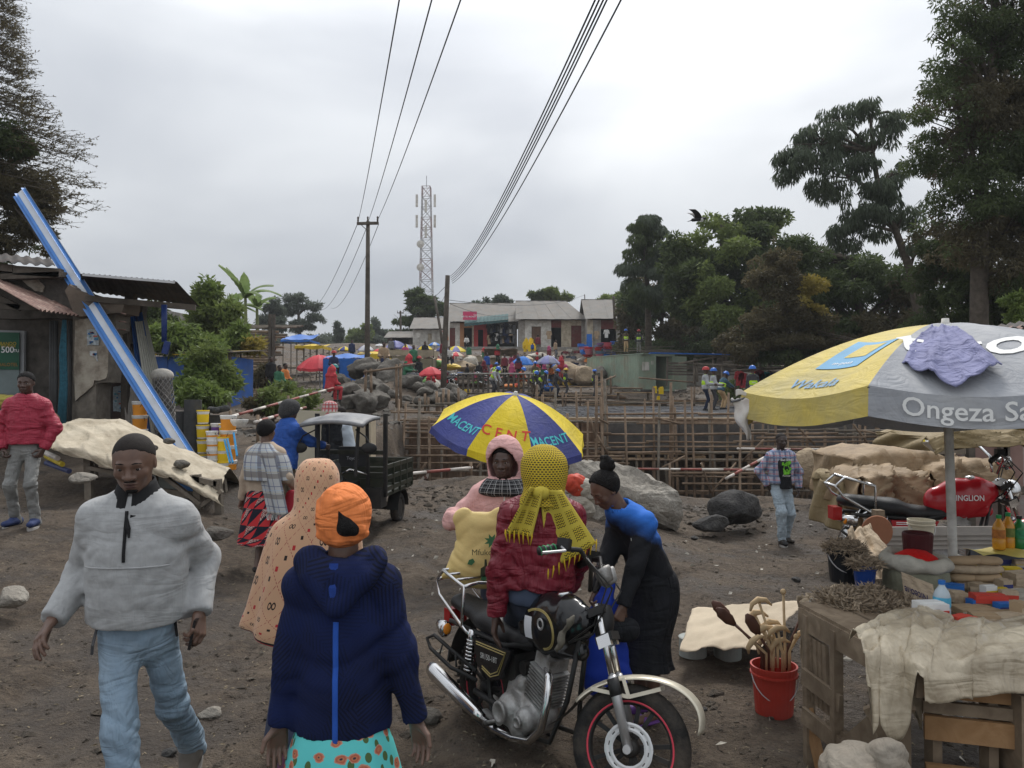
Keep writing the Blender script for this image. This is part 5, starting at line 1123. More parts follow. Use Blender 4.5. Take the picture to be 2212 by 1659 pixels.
tree('leaning_tree','leaning eucalyptus with sparse drooping foliage against the sky',gp(2000,34),[gp(2005,34),up(1985,680,34),up(1965,580,34),up(1935,500,34),up(1900,420,34),up(1885,330,34),up(1880,250,34)],[CL(1720,360,34,50,45),CL(1760,300,34,55,45),CL(1800,260,34,50,40),CL(1860,235,34,45,25),CL(1840,320,34,60,50),CL(1790,380,34,60,45),CL(1850,420,34,55,45),CL(1920,270,34,35,35),CL(1950,250,34,30,20),CL(1900,480,34,60,35),CL(1960,460,34,45,35),CL(1830,500,34,45,35),CL(1930,370,34,30,25),CL(1990,520,34,45,40),CL(1700,330,34,25,18),CL(1910,420,34,45,40)],15000,.34,.06,LF['euc'],.9,2,None,.24,limb=.07,jitter=.35,sub=6,m2=LF['dark'],f2=.3)
tree('broad_tree','broad dense tree with greenish top behind the flying crow',gp(1560,52),[gp(1560,52),up(1560,650,52),up(1560,560,52),up(1560,480,52)],[CL(1590,495,52,70,45),CL(1640,490,52,50,40),CL(1500,540,52,60,45),CL(1600,560,51,100,60),CL(1500,620,51,80,60),CL(1560,660,50,90,60),CL(1640,630,50,60,70),CL(1460,560,52,40,40)],34000,.34,.16,LF['mid'],.15,3,None,.4,limb=.12,sub=9,m2=LF['dark'],f2=.45)  # green and dark leaves mixed by position through the crown
tree('drooping_tree','rounded dark drooping tree left of the broad tree',gp(1400,58),[gp(1402,58),up(1400,650,58),up(1395,560,58),up(1392,500,58)],[CL(1390,500,58,45,35),CL(1410,540,58,45,45),CL(1375,570,58,40,35),CL(1400,620,57,60,50),CL(1430,570,58,35,35)],16000,.38,.09,LF['euc'],.8,4,None,.3,limb=.1,jitter=.35,sub=8,m2=LF['dark'],f2=.3)
tree('bushy_tree','dense dark bushy tree hanging over the right end of the shop row',gp(1420,66),[gp(1425,66),up(1425,740,66),up(1430,690,66),up(1430,640,66)],[CL(1370,690,66,40,45),CL(1390,640,66,50,45),CL(1440,680,65,70,60),CL(1500,710,64,80,60),CL(1360,745,66,40,30),CL(1440,750,64,60,35),CL(1560,740,64,80,45),CL(1470,620,66,60,40),CL(1530,760,63,70,25),CL(1620,760,63,70,35),CL(1410,770,64,60,30),CL(1480,780,63,60,25)],34000,.36,.15,LF['dark'],.3,5,None,.3,limb=.1,sub=9,m2=LF['brown'],f2=.4)
tree('dark_tree','dark mass of a tree below the leaning eucalyptus',gp(1860,40),[gp(1865,40),up(1860,700,40),up(1850,620,40),up(1840,560,40)],[CL(1700,560,42,70,45),CL(1780,570,41,80,50),CL(1860,600,40,90,60),CL(1930,640,40,80,60),CL(1800,680,40,90,60),CL(1900,720,39,90,45),CL(1720,540,42,50,35),CL(1990,620,38,70,60),CL(1960,720,38,70,40),CL(1800,740,39,90,40),CL(1740,640,41,70,60),CL(2010,700,37,70,50)],40000,.28,.1,LF['dark'],.25,6,None,.35,limb=.1,sub=9,m2=LF['brown'],f2=.35)
tree('yellow_tree','yellowish-leaved tree in the middle of the dark trees',gp(1700,37),[gp(1705,37),up(1700,700,37),up(1695,620,37),up(1690,570,37)],[CL(1690,560,37,45,30),CL(1670,610,36.5,50,35),CL(1720,620,37,50,35),CL(1690,680,36.5,65,45),CL(1650,700,36.5,45,35),CL(1750,690,37,50,40),CL(1700,740,36.5,70,25)],17000,.18,.085,LF['yellow'],.1,7,None,.2,limb=.06,sub=9,m2=LF['brown'],f2=.5)
tree('tall_tree','dark tree with bare pale trunks at the right edge above the umbrella',gp(2140,27),[gp(2140,27),up(2135,640,27),up(2140,560,27),up(2150,500,27)],[CL(2040,590,28,80,50),CL(2120,640,27,90,50),CL(2050,660,28,70,40),CL(2200,660,27,80,45),CL(2030,520,28,70,45),CL(2250,600,27,80),CL(2070,720,28,90,40),CL(2160,720,28,80,40)],26000,.2,.07,LF['dark'],.3,8,'tall trees on the right',.16,limb=.06,sub=9,m2=LF['brown'],f2=.4)
for i,(x0,x1,y1,lab)in enumerate(((1990,2010,560,'bare pale trunk left among the right-hand trees'),(2178,2190,600,'leaning bare pale trunk near the right edge'),(2095,2060,560,'slim dark trunk between the right-hand trees'))):
 b=Vc(gp(x0,29));o=MB().tube([Vc((0,0,0)),(D(lerp(x0,x1,.5),680,29)-b),D(x1,y1,29)-b],[.13,.1,.06],8).bd('bare_trunk',mat('pale_bark',(.22,.2,.17),.9,.25,8,.5,30),loc=b,smooth=True);tag(o,lab,'tree')
tree('fresh_shrub','fresh green shrub at the right edge behind the big umbrella',gp(2190,20),[gp(2190,20),up(2195,690,20),up(2195,640,20)],[CL(2195,650,20,25,20),CL(2205,690,20,28,20)],1500,.14,.06,LF['fresh'],.2,31,None,.04,limb=.02,sub=6)
tree('low_shrubs','dark scrub under the right-hand trees behind the slat fence',gp(1900,36),[gp(1900,36),up(1900,745,36),up(1905,735,36)],[CL(1590+i*55,745+(i%3)*10,37+(i%2),60,42)for i in range(12)],30000,.2,.09,LF['dark'],.2,9,None,.08,limb=.03,sub=6,m2=LF['brown'],f2=.5,cat='shrub')
tree('feathery_tree','dark feathery tree with wispy horizontal sprays at the left edge',gp(-60,21),[gp(-60,21),up(-60,400,21),up(-70,200,21),up(-90,-60,21)],[CL(30,300,21,60,40),CL(10,400,21,70,45),CL(60,400,21,55,30),CL(80,440,21,55,25),CL(30,470,21,60,40),CL(10,530,21,60,30),CL(-20,330,21,60),CL(75,500,21,35,18),CL(110,540,20.5,18,14)],22000,.16,.045,LF['brown'],.2,10,None,.3,limb=.05,sub=10,m2=LF['dark'],f2=.3)
def wispy():
 root=empty('feathery_branches',up(-60,300,21),0,'wispy bare sprays of twigs reaching right at the upper left edge','branches');B=Vc(root.location);rr=random.Random(3);mb=MB();pts=[];dr=[]
 for i in range(90):
  f=i/89;y0=lerp(-20,470,f)+rr.uniform(-15,15);x1=np.interp(y0,[-20,60,110,180,250,300,370,430,480],[28,30,50,70,120,185,215,190,150])*rr.uniform(.55,1.);a=D(-70,y0-30,21);b=D(x1,y0+rr.uniform(5,40),21+rr.uniform(-1.2,1.2));m=a.lerp(b,.55)+Vc((0,0,rr.uniform(.1,.35)));ln=[]
  for k in range(9):t=k/8;ln.append(a*(1-t)**2+m*2*t*(1-t)+b*t*t)
  mb.tube([p-B for p in ln],[.02-.002*k for k in range(9)],4)
  for k in range(3,9):
   for _ in range(3):
    e=ln[k]+Vc((rr.uniform(.1,.55),rr.uniform(-.4,.4),rr.uniform(-.12,.2)));mb.tube([ln[k]-B,e-B],[.007,.003],3)
    for _ in range(9):q=ln[k].lerp(e,rr.random());pts.append(tuple(q-B));dr.append((.6,rr.uniform(-.5,.5),rr.uniform(-.3,.3)))
 o=mb.bd('twigs',BARK,root);o['kind']='stuff';v=leaves_np(np.array(pts),np.array(dr),.075,.026,np.random.default_rng(5),.5);link('leaves',raw_mesh('leaves',v,np.arange(len(v)),4,LF['brown']),root)
wispy()
tree('spreading_tree','dark spreading conifer-like tree in front of the mast',gp(905,100),[gp(905,100),up(905,700,100),up(905,660,100),up(908,625,100)],[CL(905,635,100,28,9),CL(895,655,100,32,8),CL(925,650,100,30,8),CL(900,675,100,42,9),CL(935,672,100,30,9),CL(890,695,100,34,9),CL(920,700,100,36,10),CL(880,720,100,30,9),CL(910,722,100,30,12),CL(948,662,100,18,5)],16000,.5,.18,LF['dark'],.1,11,None,.35,limb=.12,sub=6)
tree('airy_tree','airy far tree with open crown left of the tall pole',gp(645,110),[gp(648,110),up(646,710,110),up(645,680,110),up(642,645,110)],[CL(625,645,110,16,12),CL(650,640,110,18,10),CL(675,660,110,20,10),CL(640,668,110,24,12),CL(680,685,110,18,9),CL(620,670,110,14,12),CL(660,700,110,26,10),CL(695,690,110,10,6),CL(640,705,110,24,12)],5200,.5,.16,LF['far'],.1,12,'far trees',.35,limb=.13,sub=7)
tree('far_tree','greyish far tree left of the airy tree',gp(590,105),[gp(590,105),up(590,700,105),up(590,660,105)],[CL(590,665,105,22,18),CL(585,690,105,26,18),CL(605,700,105,22,16),CL(570,700,105,20,14)],5000,.5,.2,LF['far'],.2,13,'far trees',.3,limb=.1,sub=6)
tree('far_tree','narrow pointed far tree leaning with the wind',gp(728,120),[gp(728,120),up(729,720,120),up(728,698,120)],[CL(727,702,120,6,8),CL(730,715,120,9,9),CL(730,730,120,11,10),CL(730,742,120,11,8)],2600,.5,.2,LF['far'],.2,14,'far trees',.2,limb=.08,sub=5)
tree('far_tree','round green far tree just right of the tall pole',gp(775,130),[gp(775,130),up(775,735,130),up(775,715,130)],[CL(770,725,130,22,15),CL(790,718,130,18,14),CL(760,738,130,16,12)],4200,.6,.25,LF['mid'],.15,15,'far trees',.3,limb=.1,sub=6)
tree('far_tree','pointed grey-green far tree behind the tall pole',gp(812,140),[gp(812,140),up(812,720,140),up(811,695,140)],[CL(810,695,140,10,11),CL(815,710,140,16,12),CL(818,725,140,18,12),CL(840,722,140,18,10),CL(835,735,140,25,10)],4500,.6,.25,LF['far'],.2,16,'far trees',.3,limb=.1,sub=6)
tree('far_tree','round tree crown above the middle tin roof',gp(1190,100),[gp(1190,100),up(1190,660,100),up(1190,640,100)],[CL(1165,640,100,20,12),CL(1190,635,100,24,12),CL(1215,642,100,20,12)],4500,.45,.2,LF['mid'],.15,17,'far trees',.3,limb=.1,sub=6,m2=LF['dark'],f2=.4)
tree('far_tree','low tree crown above the left tin roof',gp(1060,110),[gp(1060,110),up(1060,670,110),up(1060,655,110)],[CL(1030,662,110,20,8),CL(1065,650,110,22,12),CL(1090,655,110,14,9)],3000,.5,.2,LF['far'],.15,18,'far trees',.3,limb=.1,sub=6)
tree('far_tree','tree crown above the rightmost tin roof',gp(1320,95),[gp(1320,95),up(1320,660,95),up(1320,645,95)],[CL(1310,648,95,22,10),CL(1345,642,95,25,12)],3000,.45,.2,LF['mid'],.15,19,'far trees',.3,limb=.1,sub=6)
for i in range(9):tree('hedge_tree',ORD[i]+' low tree from the left in the far treeline beyond the market',gp(420+i*62,135+(i%3)*9),[gp(420+i*62,135+(i%3)*9),up(420+i*62,735,135+(i%3)*9),up(420+i*62,728,135+(i%3)*9)],[CL(405+i*62,737,135+(i%3)*9,30,12),CL(435+i*62,733+(i%2)*5,135+(i%3)*9,30,13)],1600,.6,.3,LF['far'],.15,60+i,'far treeline',.25,limb=.1,sub=5)
def banana(x,y,d,n,label,L=2.4,seed=0):
 p=D(x,y,d);z0=gzf(p.x,p.y);root=empty('banana_plant',(p.x,p.y,z0),0,label,'plant','banana plants');rr=random.Random(seed);h=p.z-z0;MB().tube([(0,0,0),(.05,0,h*.6),(0,0,h)],[.14,.12,.08],9).bd('stem',mat('banana_stem',(.14,.16,.07),.8,.25),root,True)
 for i in range(n):
  a=2*PI*i/n+rr.uniform(-.3,.3);tilt=rr.uniform(.35,1.1);ln=L*rr.uniform(.7,1.15);dv=Vc((math.cos(a),math.sin(a),0));sv=Vc((-math.sin(a),math.cos(a),0));mb=MB()
  def f(u,v):
   c=Vc((0,0,h))+dv*(math.sin(tilt)*v+.25*v*v)*ln*.8+Vc((0,0,1))*(math.cos(tilt)*v-.55*tilt*v*v)*ln;w=.3*math.sin(PI*min(1,v*.93+.05))**.6
   return c+sv*(u-.5)*2*w*(1+.12*math.sin(v*40))+Vc((0,0,-abs(u-.5)*.22))
  mb.grid(4,14,f);mb.bd('leaf',LF['banana'],root,True)
banana(530,640,46,8,'banana plant with tall pale upright leaves behind the stacked slabwood',2.6,1);banana(500,665,48,7,'smaller banana plant left of the tall one',2.2,2);banana(555,660,50,6,'banana plant at the right of the group',2.,3)
def shrub(name,label,x,y,d,rx,rz,n,L,W,m,seed,m2=None,sub=10,group=None):return tree(name,label,gp(x,d),[gp(x,d),up(x,y+rz*.4,d),up(x+3,y,d)],[CL(x-rx*.45,y,d,rx*.65,rz*.6),CL(x+rx*.5,y+rz*.15,d,rx*.65,rz*.55),CL(x-rx*.1,y-rz*.5,d,rx*.5,rz*.6),CL(x,y+rz*.5,d,rx*.95,rz*.5)],int(n*.62),L*1.25,W*1.25,m,.15,seed,group,.05,'shrub',.025,.7,sub,.4,m2,.35)
shrub('garden_shrub','tall leafy shrub in front of the block wall, left garden',460,660,32,50,55,5200,.26,.1,LF['mid'],21,LF['fresh']);shrub('garden_shrub','bright compound-leaved shrub above the blue shack',400,730,27,70,35,5200,.22,.08,LF['fresh'],22,LF['mid']);shrub('garden_shrub','sprawling bright shrub in front of the blue shack',450,800,22,62,60,7500,.16,.055,LF['fresh'],23,LF['mid']);shrub('garden_shrub','leafy shrub at the right end of the blue shack',520,735,30,40,30,3000,.22,.08,LF['fresh'],24,LF['yellow']);shrub('garden_shrub','low bright shrub by the felt rolls',440,850,20,55,28,3500,.15,.055,LF['fresh'],25,LF['mid'])
shrub('garden_shrub','dark shrub before the block wall under the tin roof',330,690,30,50,45,4500,.2,.08,LF['dark'],26,LF['mid']);shrub('garden_shrub','green weeds on the bank below the red umbrella',620,855,24,60,30,5000,.15,.05,LF['fresh'],27,LF['mid']);shrub('garden_shrub','dark green scrub left of the seated woman in red',590,870,20,55,28,4500,.13,.045,LF['mid'],28,LF['brown']);shrub('garden_shrub','small bright plant behind the cargo tricycle',745,935,17.5,16,14,700,.11,.05,LF['fresh'],29);shrub('garden_shrub','small leafy weed at the pit corner',690,905,19,40,16,1500,.1,.04,LF['mid'],30,LF['brown']);shrub('garden_shrub','weeds beside the container yard behind vested workers',1590,845,42,45,22,2600,.18,.07,LF['mid'],32,LF['brown']);shrub('garden_shrub','leafy shrub left of the tall banana, far garden',480,700,38,40,40,3600,.26,.1,LF['mid'],33,LF['fresh']);shrub('garden_shrub','dark shrub at the foot of the slabwood stack',575,815,36,30,26,2600,.2,.07,LF['mid'],34,LF['brown'])
# ================================================================== motorcycles and the cargo tricycle
TYRE=mat('tyre_rubber',(.022,.021,.02),.9,.3,12,.5,60,dirt=.35,dirtc=(.085,.068,.052),dscale=6);CHROME=mat('chrome',(.62,.62,.62),.18,.06,5,metal=1.,dirt=.12,dirtc=(.25,.22,.18));ALU=mat('cast_aluminium',(.4,.395,.385),.5,.2,18,.4,60,metal=.55,dirt=.35,dirtc=(.1,.085,.07),dscale=8);BLK=mat('black_metal',(.018,.018,.018),.5,.3,9,dirt=.2,dirtc=(.06,.05,.04));BLKP=mat('black_gloss_paint',(.01,.01,.011),.16,.2,5,spec=.55);SEAT=mat('black_seat_vinyl',(.02,.02,.021),.42,.2,10,.3,120);REDP=mat('red_gloss_paint',(.42,.012,.02),.22,.12,5,spec=.55);RIMR=mat('rim_red_stripe',(.62,.06,.09),.45,.1);SILV=mat('silver_fork',(.5,.5,.5),.35,.1,8,metal=.6,dirt=.2,dirtc=(.2,.17,.14));CREAMM=mat('cream_fender_metal',(.6,.55,.44),.28,.1,6,metal=.35,dirt=.2,dirtc=(.3,.25,.18));GOLD=mat('gold_line',(.45,.36,.14),.4,.1,metal=.3);PAPER=mat('paper_sticker',(.62,.63,.66),.6,.06);REDL=mat('red_lens',(.35,.02,.02),.2,.1);ORL=mat('orange_lens',(.65,.22,.02),.25,.1);WHP=mat('white_paint',(.8,.8,.8));GRN=mat('green_strip',(.03,.3,.1),.6,.1)
RX=Matrix.Rotation(PI/2,3,'X')
def torus(mb,c,R,r,n=40,m=10,ry=None,flat=1.):
 c=Vc(c);vs=[];fs=[];ry=ry or r
 for i in range(n):
  a=2*PI*i/n
  for j in range(m):b=2*PI*j/m;rr=R+r*math.cos(b)*(flat if math.cos(b)>0 else 1);vs.append(c+Vc((rr*math.cos(a),ry*math.sin(b),rr*math.sin(a))))
 for i in range(n):
  for j in range(m):fs.append((i*m+j,((i+1)%n)*m+j,((i+1)%n)*m+(j+1)%m,i*m+(j+1)%m))
 mb.add(vs,fs)
def wheel(parent,c,R=.29,w=.045,knobs=False,disc=False,rimm=RIMR,spoke=10):
 c=Vc(c);t=MB();torus(t,c,R-w,w,48,12,w*.95)
 if knobs:
  for i in range(44):
   a=2*PI*(i+.5)/44
   for k,dy in enumerate((-.032,0.,.032)):
    aa=a+(.5*PI/44 if k==1 else 0)*2;Rm=Matrix.Rotation(-aa,3,'Y');t.box(c+Vc(((R-.006*(k!=1))*math.cos(aa),dy,(R-.006*(k!=1))*math.sin(aa))),(.022,.024,.022),Rm)
 wh=t.bd('wheel',TYRE,parent,True)
 m=MB();torus(m,c,R-2*w+.004,.014,48,8,w*.62);m.bd('rim',BLK,wh,True)
 for s in(-1,1):m=MB();torus(m,c+Vc((0,s*w*.62,0)),R-2*w+.01,.0055,48,6,.004);m.bd('rim_stripe',rimm,wh,True)
 for i in range(spoke//2):
  for k in(-1,1):
   a=2*PI*i/(spoke//2)+k*.16;p=c+Vc((.035*math.cos(a),0,.035*math.sin(a)));q=c+Vc(((R-2*w)*math.cos(a+k*.03),0,(R-2*w)*math.sin(a+k*.03)));MB().beam(p,q,.02,.014,up=(0,1,0)).bd('spoke',BLK,wh)
 MB().lathe([(0,-.05),(.03,-.05),(.045,-.035),(.045,.035),(.03,.05),(0,.05)],18,c,RX).bd('hub',BLK,wh,True)
 if disc:
  d=MB()
  for i in range(12):
   a0,a1=2*PI*i/12,2*PI*(i+.62)/12;k=4;vs=[]
   for j in range(k+1):a=lerp(a0,a1,j/k);vs+=[c+Vc((.075*math.cos(a),-.058,.075*math.sin(a))),c+Vc((.118*math.cos(a),-.058,.118*math.sin(a)))]
   d.add(vs,[(2*j,2*j+1,2*j+3,2*j+2)for j in range(k)])
  for ra in(.085,.108):torus(d,c+Vc((0,-.058,0)),ra,.009,36,4,.002)
  d.bd('brake_disc',mat('brake_disc_steel',(.62,.62,.62),.35,.08,metal=.3),wh)
 return wh
def spring(parent,a,b,r=.028,turns=9,m=CHROME):
 a,b=Vc(a),Vc(b);d=b-a;ax=d.normalized();x=ax.cross(Vc((0,1,0))).normalized();y=ax.cross(x);n=turns*10
 sh=MB().tube([a,b],.014,8).bd('shock_absorber',BLK,parent,True);MB().tube([a-ax*.02,a+ax*.07],.026,10).bd('shock_cap',m,sh,True)
 MB().tube([a+d*lerp(.12,.82,i/n)+(x*math.cos(2*PI*turns*i/n)+y*math.sin(2*PI*turns*i/n))*r for i in range(n+1)],.0062,5).bd('coil_spring',m,sh,True)
def motorbike(loc,head,label,paint=BLKP,pitch=0.,steer=0.,lean=0.,red=False,H=1.,txt_tank=None,txt_side=None):
 root=empty('motorcycle',loc,head,label,'motorcycle');root.rotation_euler=(lean,pitch,head);W=1.175
 wheel(root,(0,0,.29),.29,.052,not red,False,RIMR if not red else BLK)
 axp=Vc((.905,0,.82));axd=(Vc((W-.05,0,.29))-axp).normalized();M4=Matrix.Translation(axp)@Matrix.Rotation(-steer,4,axd)@Matrix.Translation(-axp)
 fk=[]
 fw=wheel(root,(W,0,.29),.29,.045,False,True,RIMR if not red else BLK);fk.append(fw)
 for s in(-1,1):
  o_=Vc((0,s*.075,0));t=axp-axd*.02+Vc((.055,0,0))+o_;hub=Vc((W,s*.075,.29));mid=t.lerp(hub,.56)
  f=MB().tube([t,mid],.0165,12).bd('fork_tube',CHROME,root,True);fk.append(f);g=MB().tube([mid-(hub-t).normalized()*.03,mid,mid+(hub-t)*.03,hub],[.021,.027,.026,.022],12).bd('fork_leg',SILV,root,True);fk.append(g)
  MB().lathe([(.019,-.02),(.029,-.02),(.029,.05),(.019,.055)],14,mid,(hub-t).to_track_quat('Z','Y').to_matrix()).bd('fork_boot',BLK,f,True)
  MB().tube([hub+Vc((0,s*.03,0)),hub-Vc((0,s*.03,0))],.02,10).bd('axle_nut',SILV,g)
  cl=MB().box(t.lerp(mid,.48),(.065,.05,.05),Matrix.Rotation(-.45,3,'Y')).bd('fork_bracket',CHROME,root);fk.append(cl)
 for f_ in(.02,.22):q=axp.lerp(Vc((W,0,.29)),f_)+Vc((.045,0,0));fk.append(MB().box(q,(.085,.19,.035),Matrix.Rotation(-.45,3,'Y')).bd('triple_clamp',BLK,root))
 mb=MB();R0=.318
 mb.grid(30,6,lambda u,v:Vc((W+(R0+.02*math.cos((v-.5)*PI))*math.cos(lerp(-.18,2.62,u)),(v-.5)*.115,.29+(R0+.02*math.cos((v-.5)*PI))*math.sin(lerp(-.18+.55,2.62,u)))));fe=mb.bd('front_fender',CREAMM if not red else REDP,root,True);sm=fe.modifiers.new('s','SOLIDIFY');sm.thickness=.004;fk.append(fe)
 for s in(-1,1):
  for a in(1.15,1.75,2.3):MB().beam((W+R0*math.cos(a),s*.06,.29+R0*math.sin(a)),(W-.02,s*.062,.29+.23),.018,.006,up=(0,1,0)).bd('fender_stay',CREAMM if not red else CHROME,fe)
 mb=MB();mb.grid(4,6,lambda u,v:Vc((W+(R0+.012)*math.cos(2.6)-.09*v-.05*v*v,(u-.5)*.11,.29+R0*math.sin(2.6)-.16*v+.02*v*v)));mb.bd('mud_flap',BLK,fe,True)
 hb=Vc((.885,0,.93));pts={}
 for s in(-1,1):
  p=[hb+Vc((.02,s*.05,-.04)),hb+Vc((.03,s*.12,.06)),hb+Vc((-.01,s*.22,.12)),hb+Vc((-.1,s*.33,.11)),hb+Vc((-.17,s*.4,.085))];b_=MB().tube(p[:4],.0115,8).bd('handlebar',CHROME if red else BLK,root,True);fk.append(b_);gr=MB().tube([p[3],p[4]],.019,10).bd('grip',BLK,root,True);fk.append(gr)
  if s==-1 and not red:
   n=40;d=p[4]-p[3];ax=d.normalized();xx=ax.cross(Vc((0,0,1))).normalized();yy=ax.cross(xx);MB().tube([p[3]+d*(i/n)+(xx*math.cos(i*.6)+yy*math.sin(i*.6))*.0195 for i in range(n)],.003,4).bd('green_wrap',GRN,gr)
  MB().tube([p[3]+Vc((.02,0,.01)),p[3]+Vc((.06,s*.05,-.01)),p[3]+Vc((-.02,s*.16,-.035))],.006,6).bd('lever',SILV,b_);MB().box(p[3]+Vc((.03,-s*.02,.02)),(.06,.06,.05)).bd('switch_box',BLK,b_)
 MB().tube([hb+Vc((.03,-.1,.05)),hb+Vc((.03,.1,.05))],.01,6).bd('cross_bar',BLK,fk[-1])
 for s in(-1,1):i_=MB().lathe([(0,-.03),(.035,-.03),(.045,.02),(.042,.035),(0,.035)],16,hb+Vc((.09,s*.05,.03)),Matrix.Rotation(-.6,3,'Y')).bd('gauge',ALU if not red else CHROME,root,True);fk.append(i_)
 cb=MB()
 for k in range(4):s=(-1)**k;cb.tube([hb+Vc((.02,s*(.15+.02*k),.09)),hb+Vc((.1+.02*k,s*(.1+.02*k),-.02)),hb+Vc((.06,s*.06,-.16-.02*k)),Vc((.82,s*.04,.66))],.005,5)
 cc=cb.bd('control_cables',BLK,root,True);cc['kind']='stuff';fk.append(cc)
 if red:
  fk.append(MB().sphere((1.03,0,.76),(.07,.085,.085),16,10).bd('headlight',CHROME,root,True))
 else:
  fk.append(MB().sphere((.985,0,.76),(.05,.075,.085),14,9).bd('headlight_stump',BLK,root,True));mb=MB();mb.grid(6,10,lambda u,v:Vc((.905-.11*v+.012*math.sin(9*v),-.112-.02*math.sin(PI*u),.8-.15*v-.02*u+.004*math.sin(30*v)))+Vc((.03*(u-.5),0,.05*(u-.5))));rag=mb.bd('rag',mat('dirty_rag',(.17,.155,.125),.95,.3,30,.6,90),root,True);rag.modifiers.new('s','SOLIDIFY').thickness=.012
 for o in fk:
  o.matrix_parent_inverse=Matrix();o.matrix_local=M4
 fl=((0,1,0),.62)
 link('fuel_tank',sdfm('fuel_tank',[cap((.44,0,.685),(.6,0,.7),.1,.135,.05,((0,1,0),.8)),cap((.6,0,.7),(.76,0,.735),.135,.115,.06,((0,1,0),.82)),cap((.76,0,.74),(.86,0,.75),.11,.075,.05,((0,1,0),.8)),cap((.42,0,.58),(.85,0,.62),.03,.04,.03,sub=False),ell((.64,-.17,.6),(.16,.05,.06),k=.03,sub=True),ell((.64,.17,.6),(.16,.05,.06),k=.03,sub=True)],.0075,paint),root)
 tk=MB().lathe([(0,0),(.038,0),(.036,.014),(.03,.02),(0,.02)],18,(.71,0,.845),Matrix.Rotation(-.1,3,'Y')).bd('tank_cap',CHROME,root,True)
 ytk=lambda x,z:-.8*math.sqrt(max(1e-4,.138**2-(z-.71)**2))-.008
 if not red:
  mb=MB();mb.grid(6,6,lambda u,v:Vc((lerp(.51,.6,u),ytk(0,lerp(.655,.755,v)),lerp(.645,.745,v))));mb.bd('paper_sticker',PAPER,root,True)
  for ra in(.118,.126):MB().tube([Vc((.62+ra*1.15*math.cos(a),ytk(0,.7+ra*.72*math.sin(a))-.002,.695+ra*.72*math.sin(a)))for a in[lerp(-1.4,2.2,i/24)for i in range(25)]],.003,5).bd('tank_line',GOLD,root)
  mb=MB();torus(mb,(.655,ytk(0,.73)-.004,.725),.022,.006,18,6,.003);mb.bd('tank_emblem',SILV,root)
 if txt_tank:mb=MB();put_text(mb,txt_tank,.055,lambda x,z:Vc((.63+x,ytk(0,.72+z)-.006,.72+z)),bold=.012,sx=1.);mb.bd('lettering',WHP,root)
 link('seat',sdfm('seat',[cap((.46,0,.615),(.24,0,.6),.055,.085,.06,((0,0,1),.62)),cap((.24,0,.605),(.05,0,.64),.1,.105,.06,((0,0,1),.5)),cap((.05,0,.65),(-.28,0,.69),.11,.085,.08,((0,0,1),.52)),cap((.42,0,.6),(.4,0,.6),.085,.085,.04,((0,0,1),.6))],.0085,SEAT),root)
 mb=MB();mb.grid(18,4,lambda u,v:Vc((.345*math.cos(lerp(1.1,2.95,u)),(v-.5)*.15,.3+(.345+.02*math.cos((v-.5)*PI))*math.sin(lerp(1.1,2.95,u)))));f=mb.bd('rear_fender',CHROME if red else BLK,root,True);f.modifiers.new('s','SOLIDIFY').thickness=.004
 MB().box((-.38,0,.6),(.07,.13,.09)).bd('tail_light',REDL,root);
 for s in(-1,1):
  p=Vc((-.3,s*.14,.565));i_=MB().lathe([(0,-.075),(.02,-.06),(.042,0.),(.044,.03),(.03,.045),(0,.05)],16,p,Matrix.Rotation(PI/2+.25,3,'Y')).bd('indicator',CHROME,root,True);MB().sphere(p+Vc((.045 if not red else-.05,0,0)),(.012,.03,.03),10,6).bd('lens',ORL,i_,True)
  MB().tube([(-.02,s*.115,.56),(-.1,s*.13,.6),(-.36,s*.13,.73),(-.42,s*.12,.8),(-.34,s*.115,.86),(-.1,s*.115,.8),(-.1,s*.13,.6)],.0105,8).bd('grab_rail',CHROME,root,True)
 MB().tube([(-.42,-.12,.8),(-.46,0,.81),(-.42,.12,.8)],.0105,8).bd('grab_rail',CHROME,root,True);MB().tube([(-.1,-.115,.8),(-.12,0,.81),(-.1,.115,.8)],.0105,8).bd('grab_rail',CHROME,root,True)
 for x in(-.2,-.28,-.35):MB().tube([(x,-.115,.8-(x+.1)*.25),(x,.115,.8-(x+.1)*.25)],.007,6).bd('rack_bar',CHROME,root,True)
 for s in(-1,1):spring(root,(-.02,s*.105,.575),(-.075,s*.105,.33))
 for s in(-1,1):
  y0=s*.105;out=[(.02,.565),(.4,.56),(.3,.41),(.2,.385),(.06,.44)];m=MB();m.prism(out,(0,y0,0),(1,0,0),(0,0,1),(0,s*.025,0));sc=m.bd('side_cover',paint,root)
  if s==-1:
   for k in(0,.012):MB().tube([Vc((x,y0-.028,z))for x,z in((.06,.552-k),(.355-k,.545-k),(.285-k,.43+k),(.205,.405+k),(.12,.43+k))],.003,5).bd('trim_line',GOLD if not red else WHP,sc)
   if txt_side:mb=MB();put_text(mb,txt_side,.038,lambda x,z:Vc((.19+x,y0-.0295,.492+z)),bold=.012);mb.bd('lettering',mat('silver_print',(.5,.5,.48),.5),sc)
 for s in(-1,1):
  for p in([(.88,s*.02,.74),(.78,s*.045,.4),(.7,s*.1,.2),(.4,s*.12,.17),(.18,s*.11,.24),(.14,s*.1,.42),(.3,s*.08,.58)],[(.88,0,.78),(.6,s*.05,.62),(.3,s*.09,.565),(-.28,s*.1,.6)],[(.26,s*.11,.27),(0.,s*.1,.29)],[(.22,s*.1,.42),(-.02,s*.105,.57)]):MB().tube(p,.0135 if len(p)>2 else.019,8).bd('frame_tube',BLK,root,True)
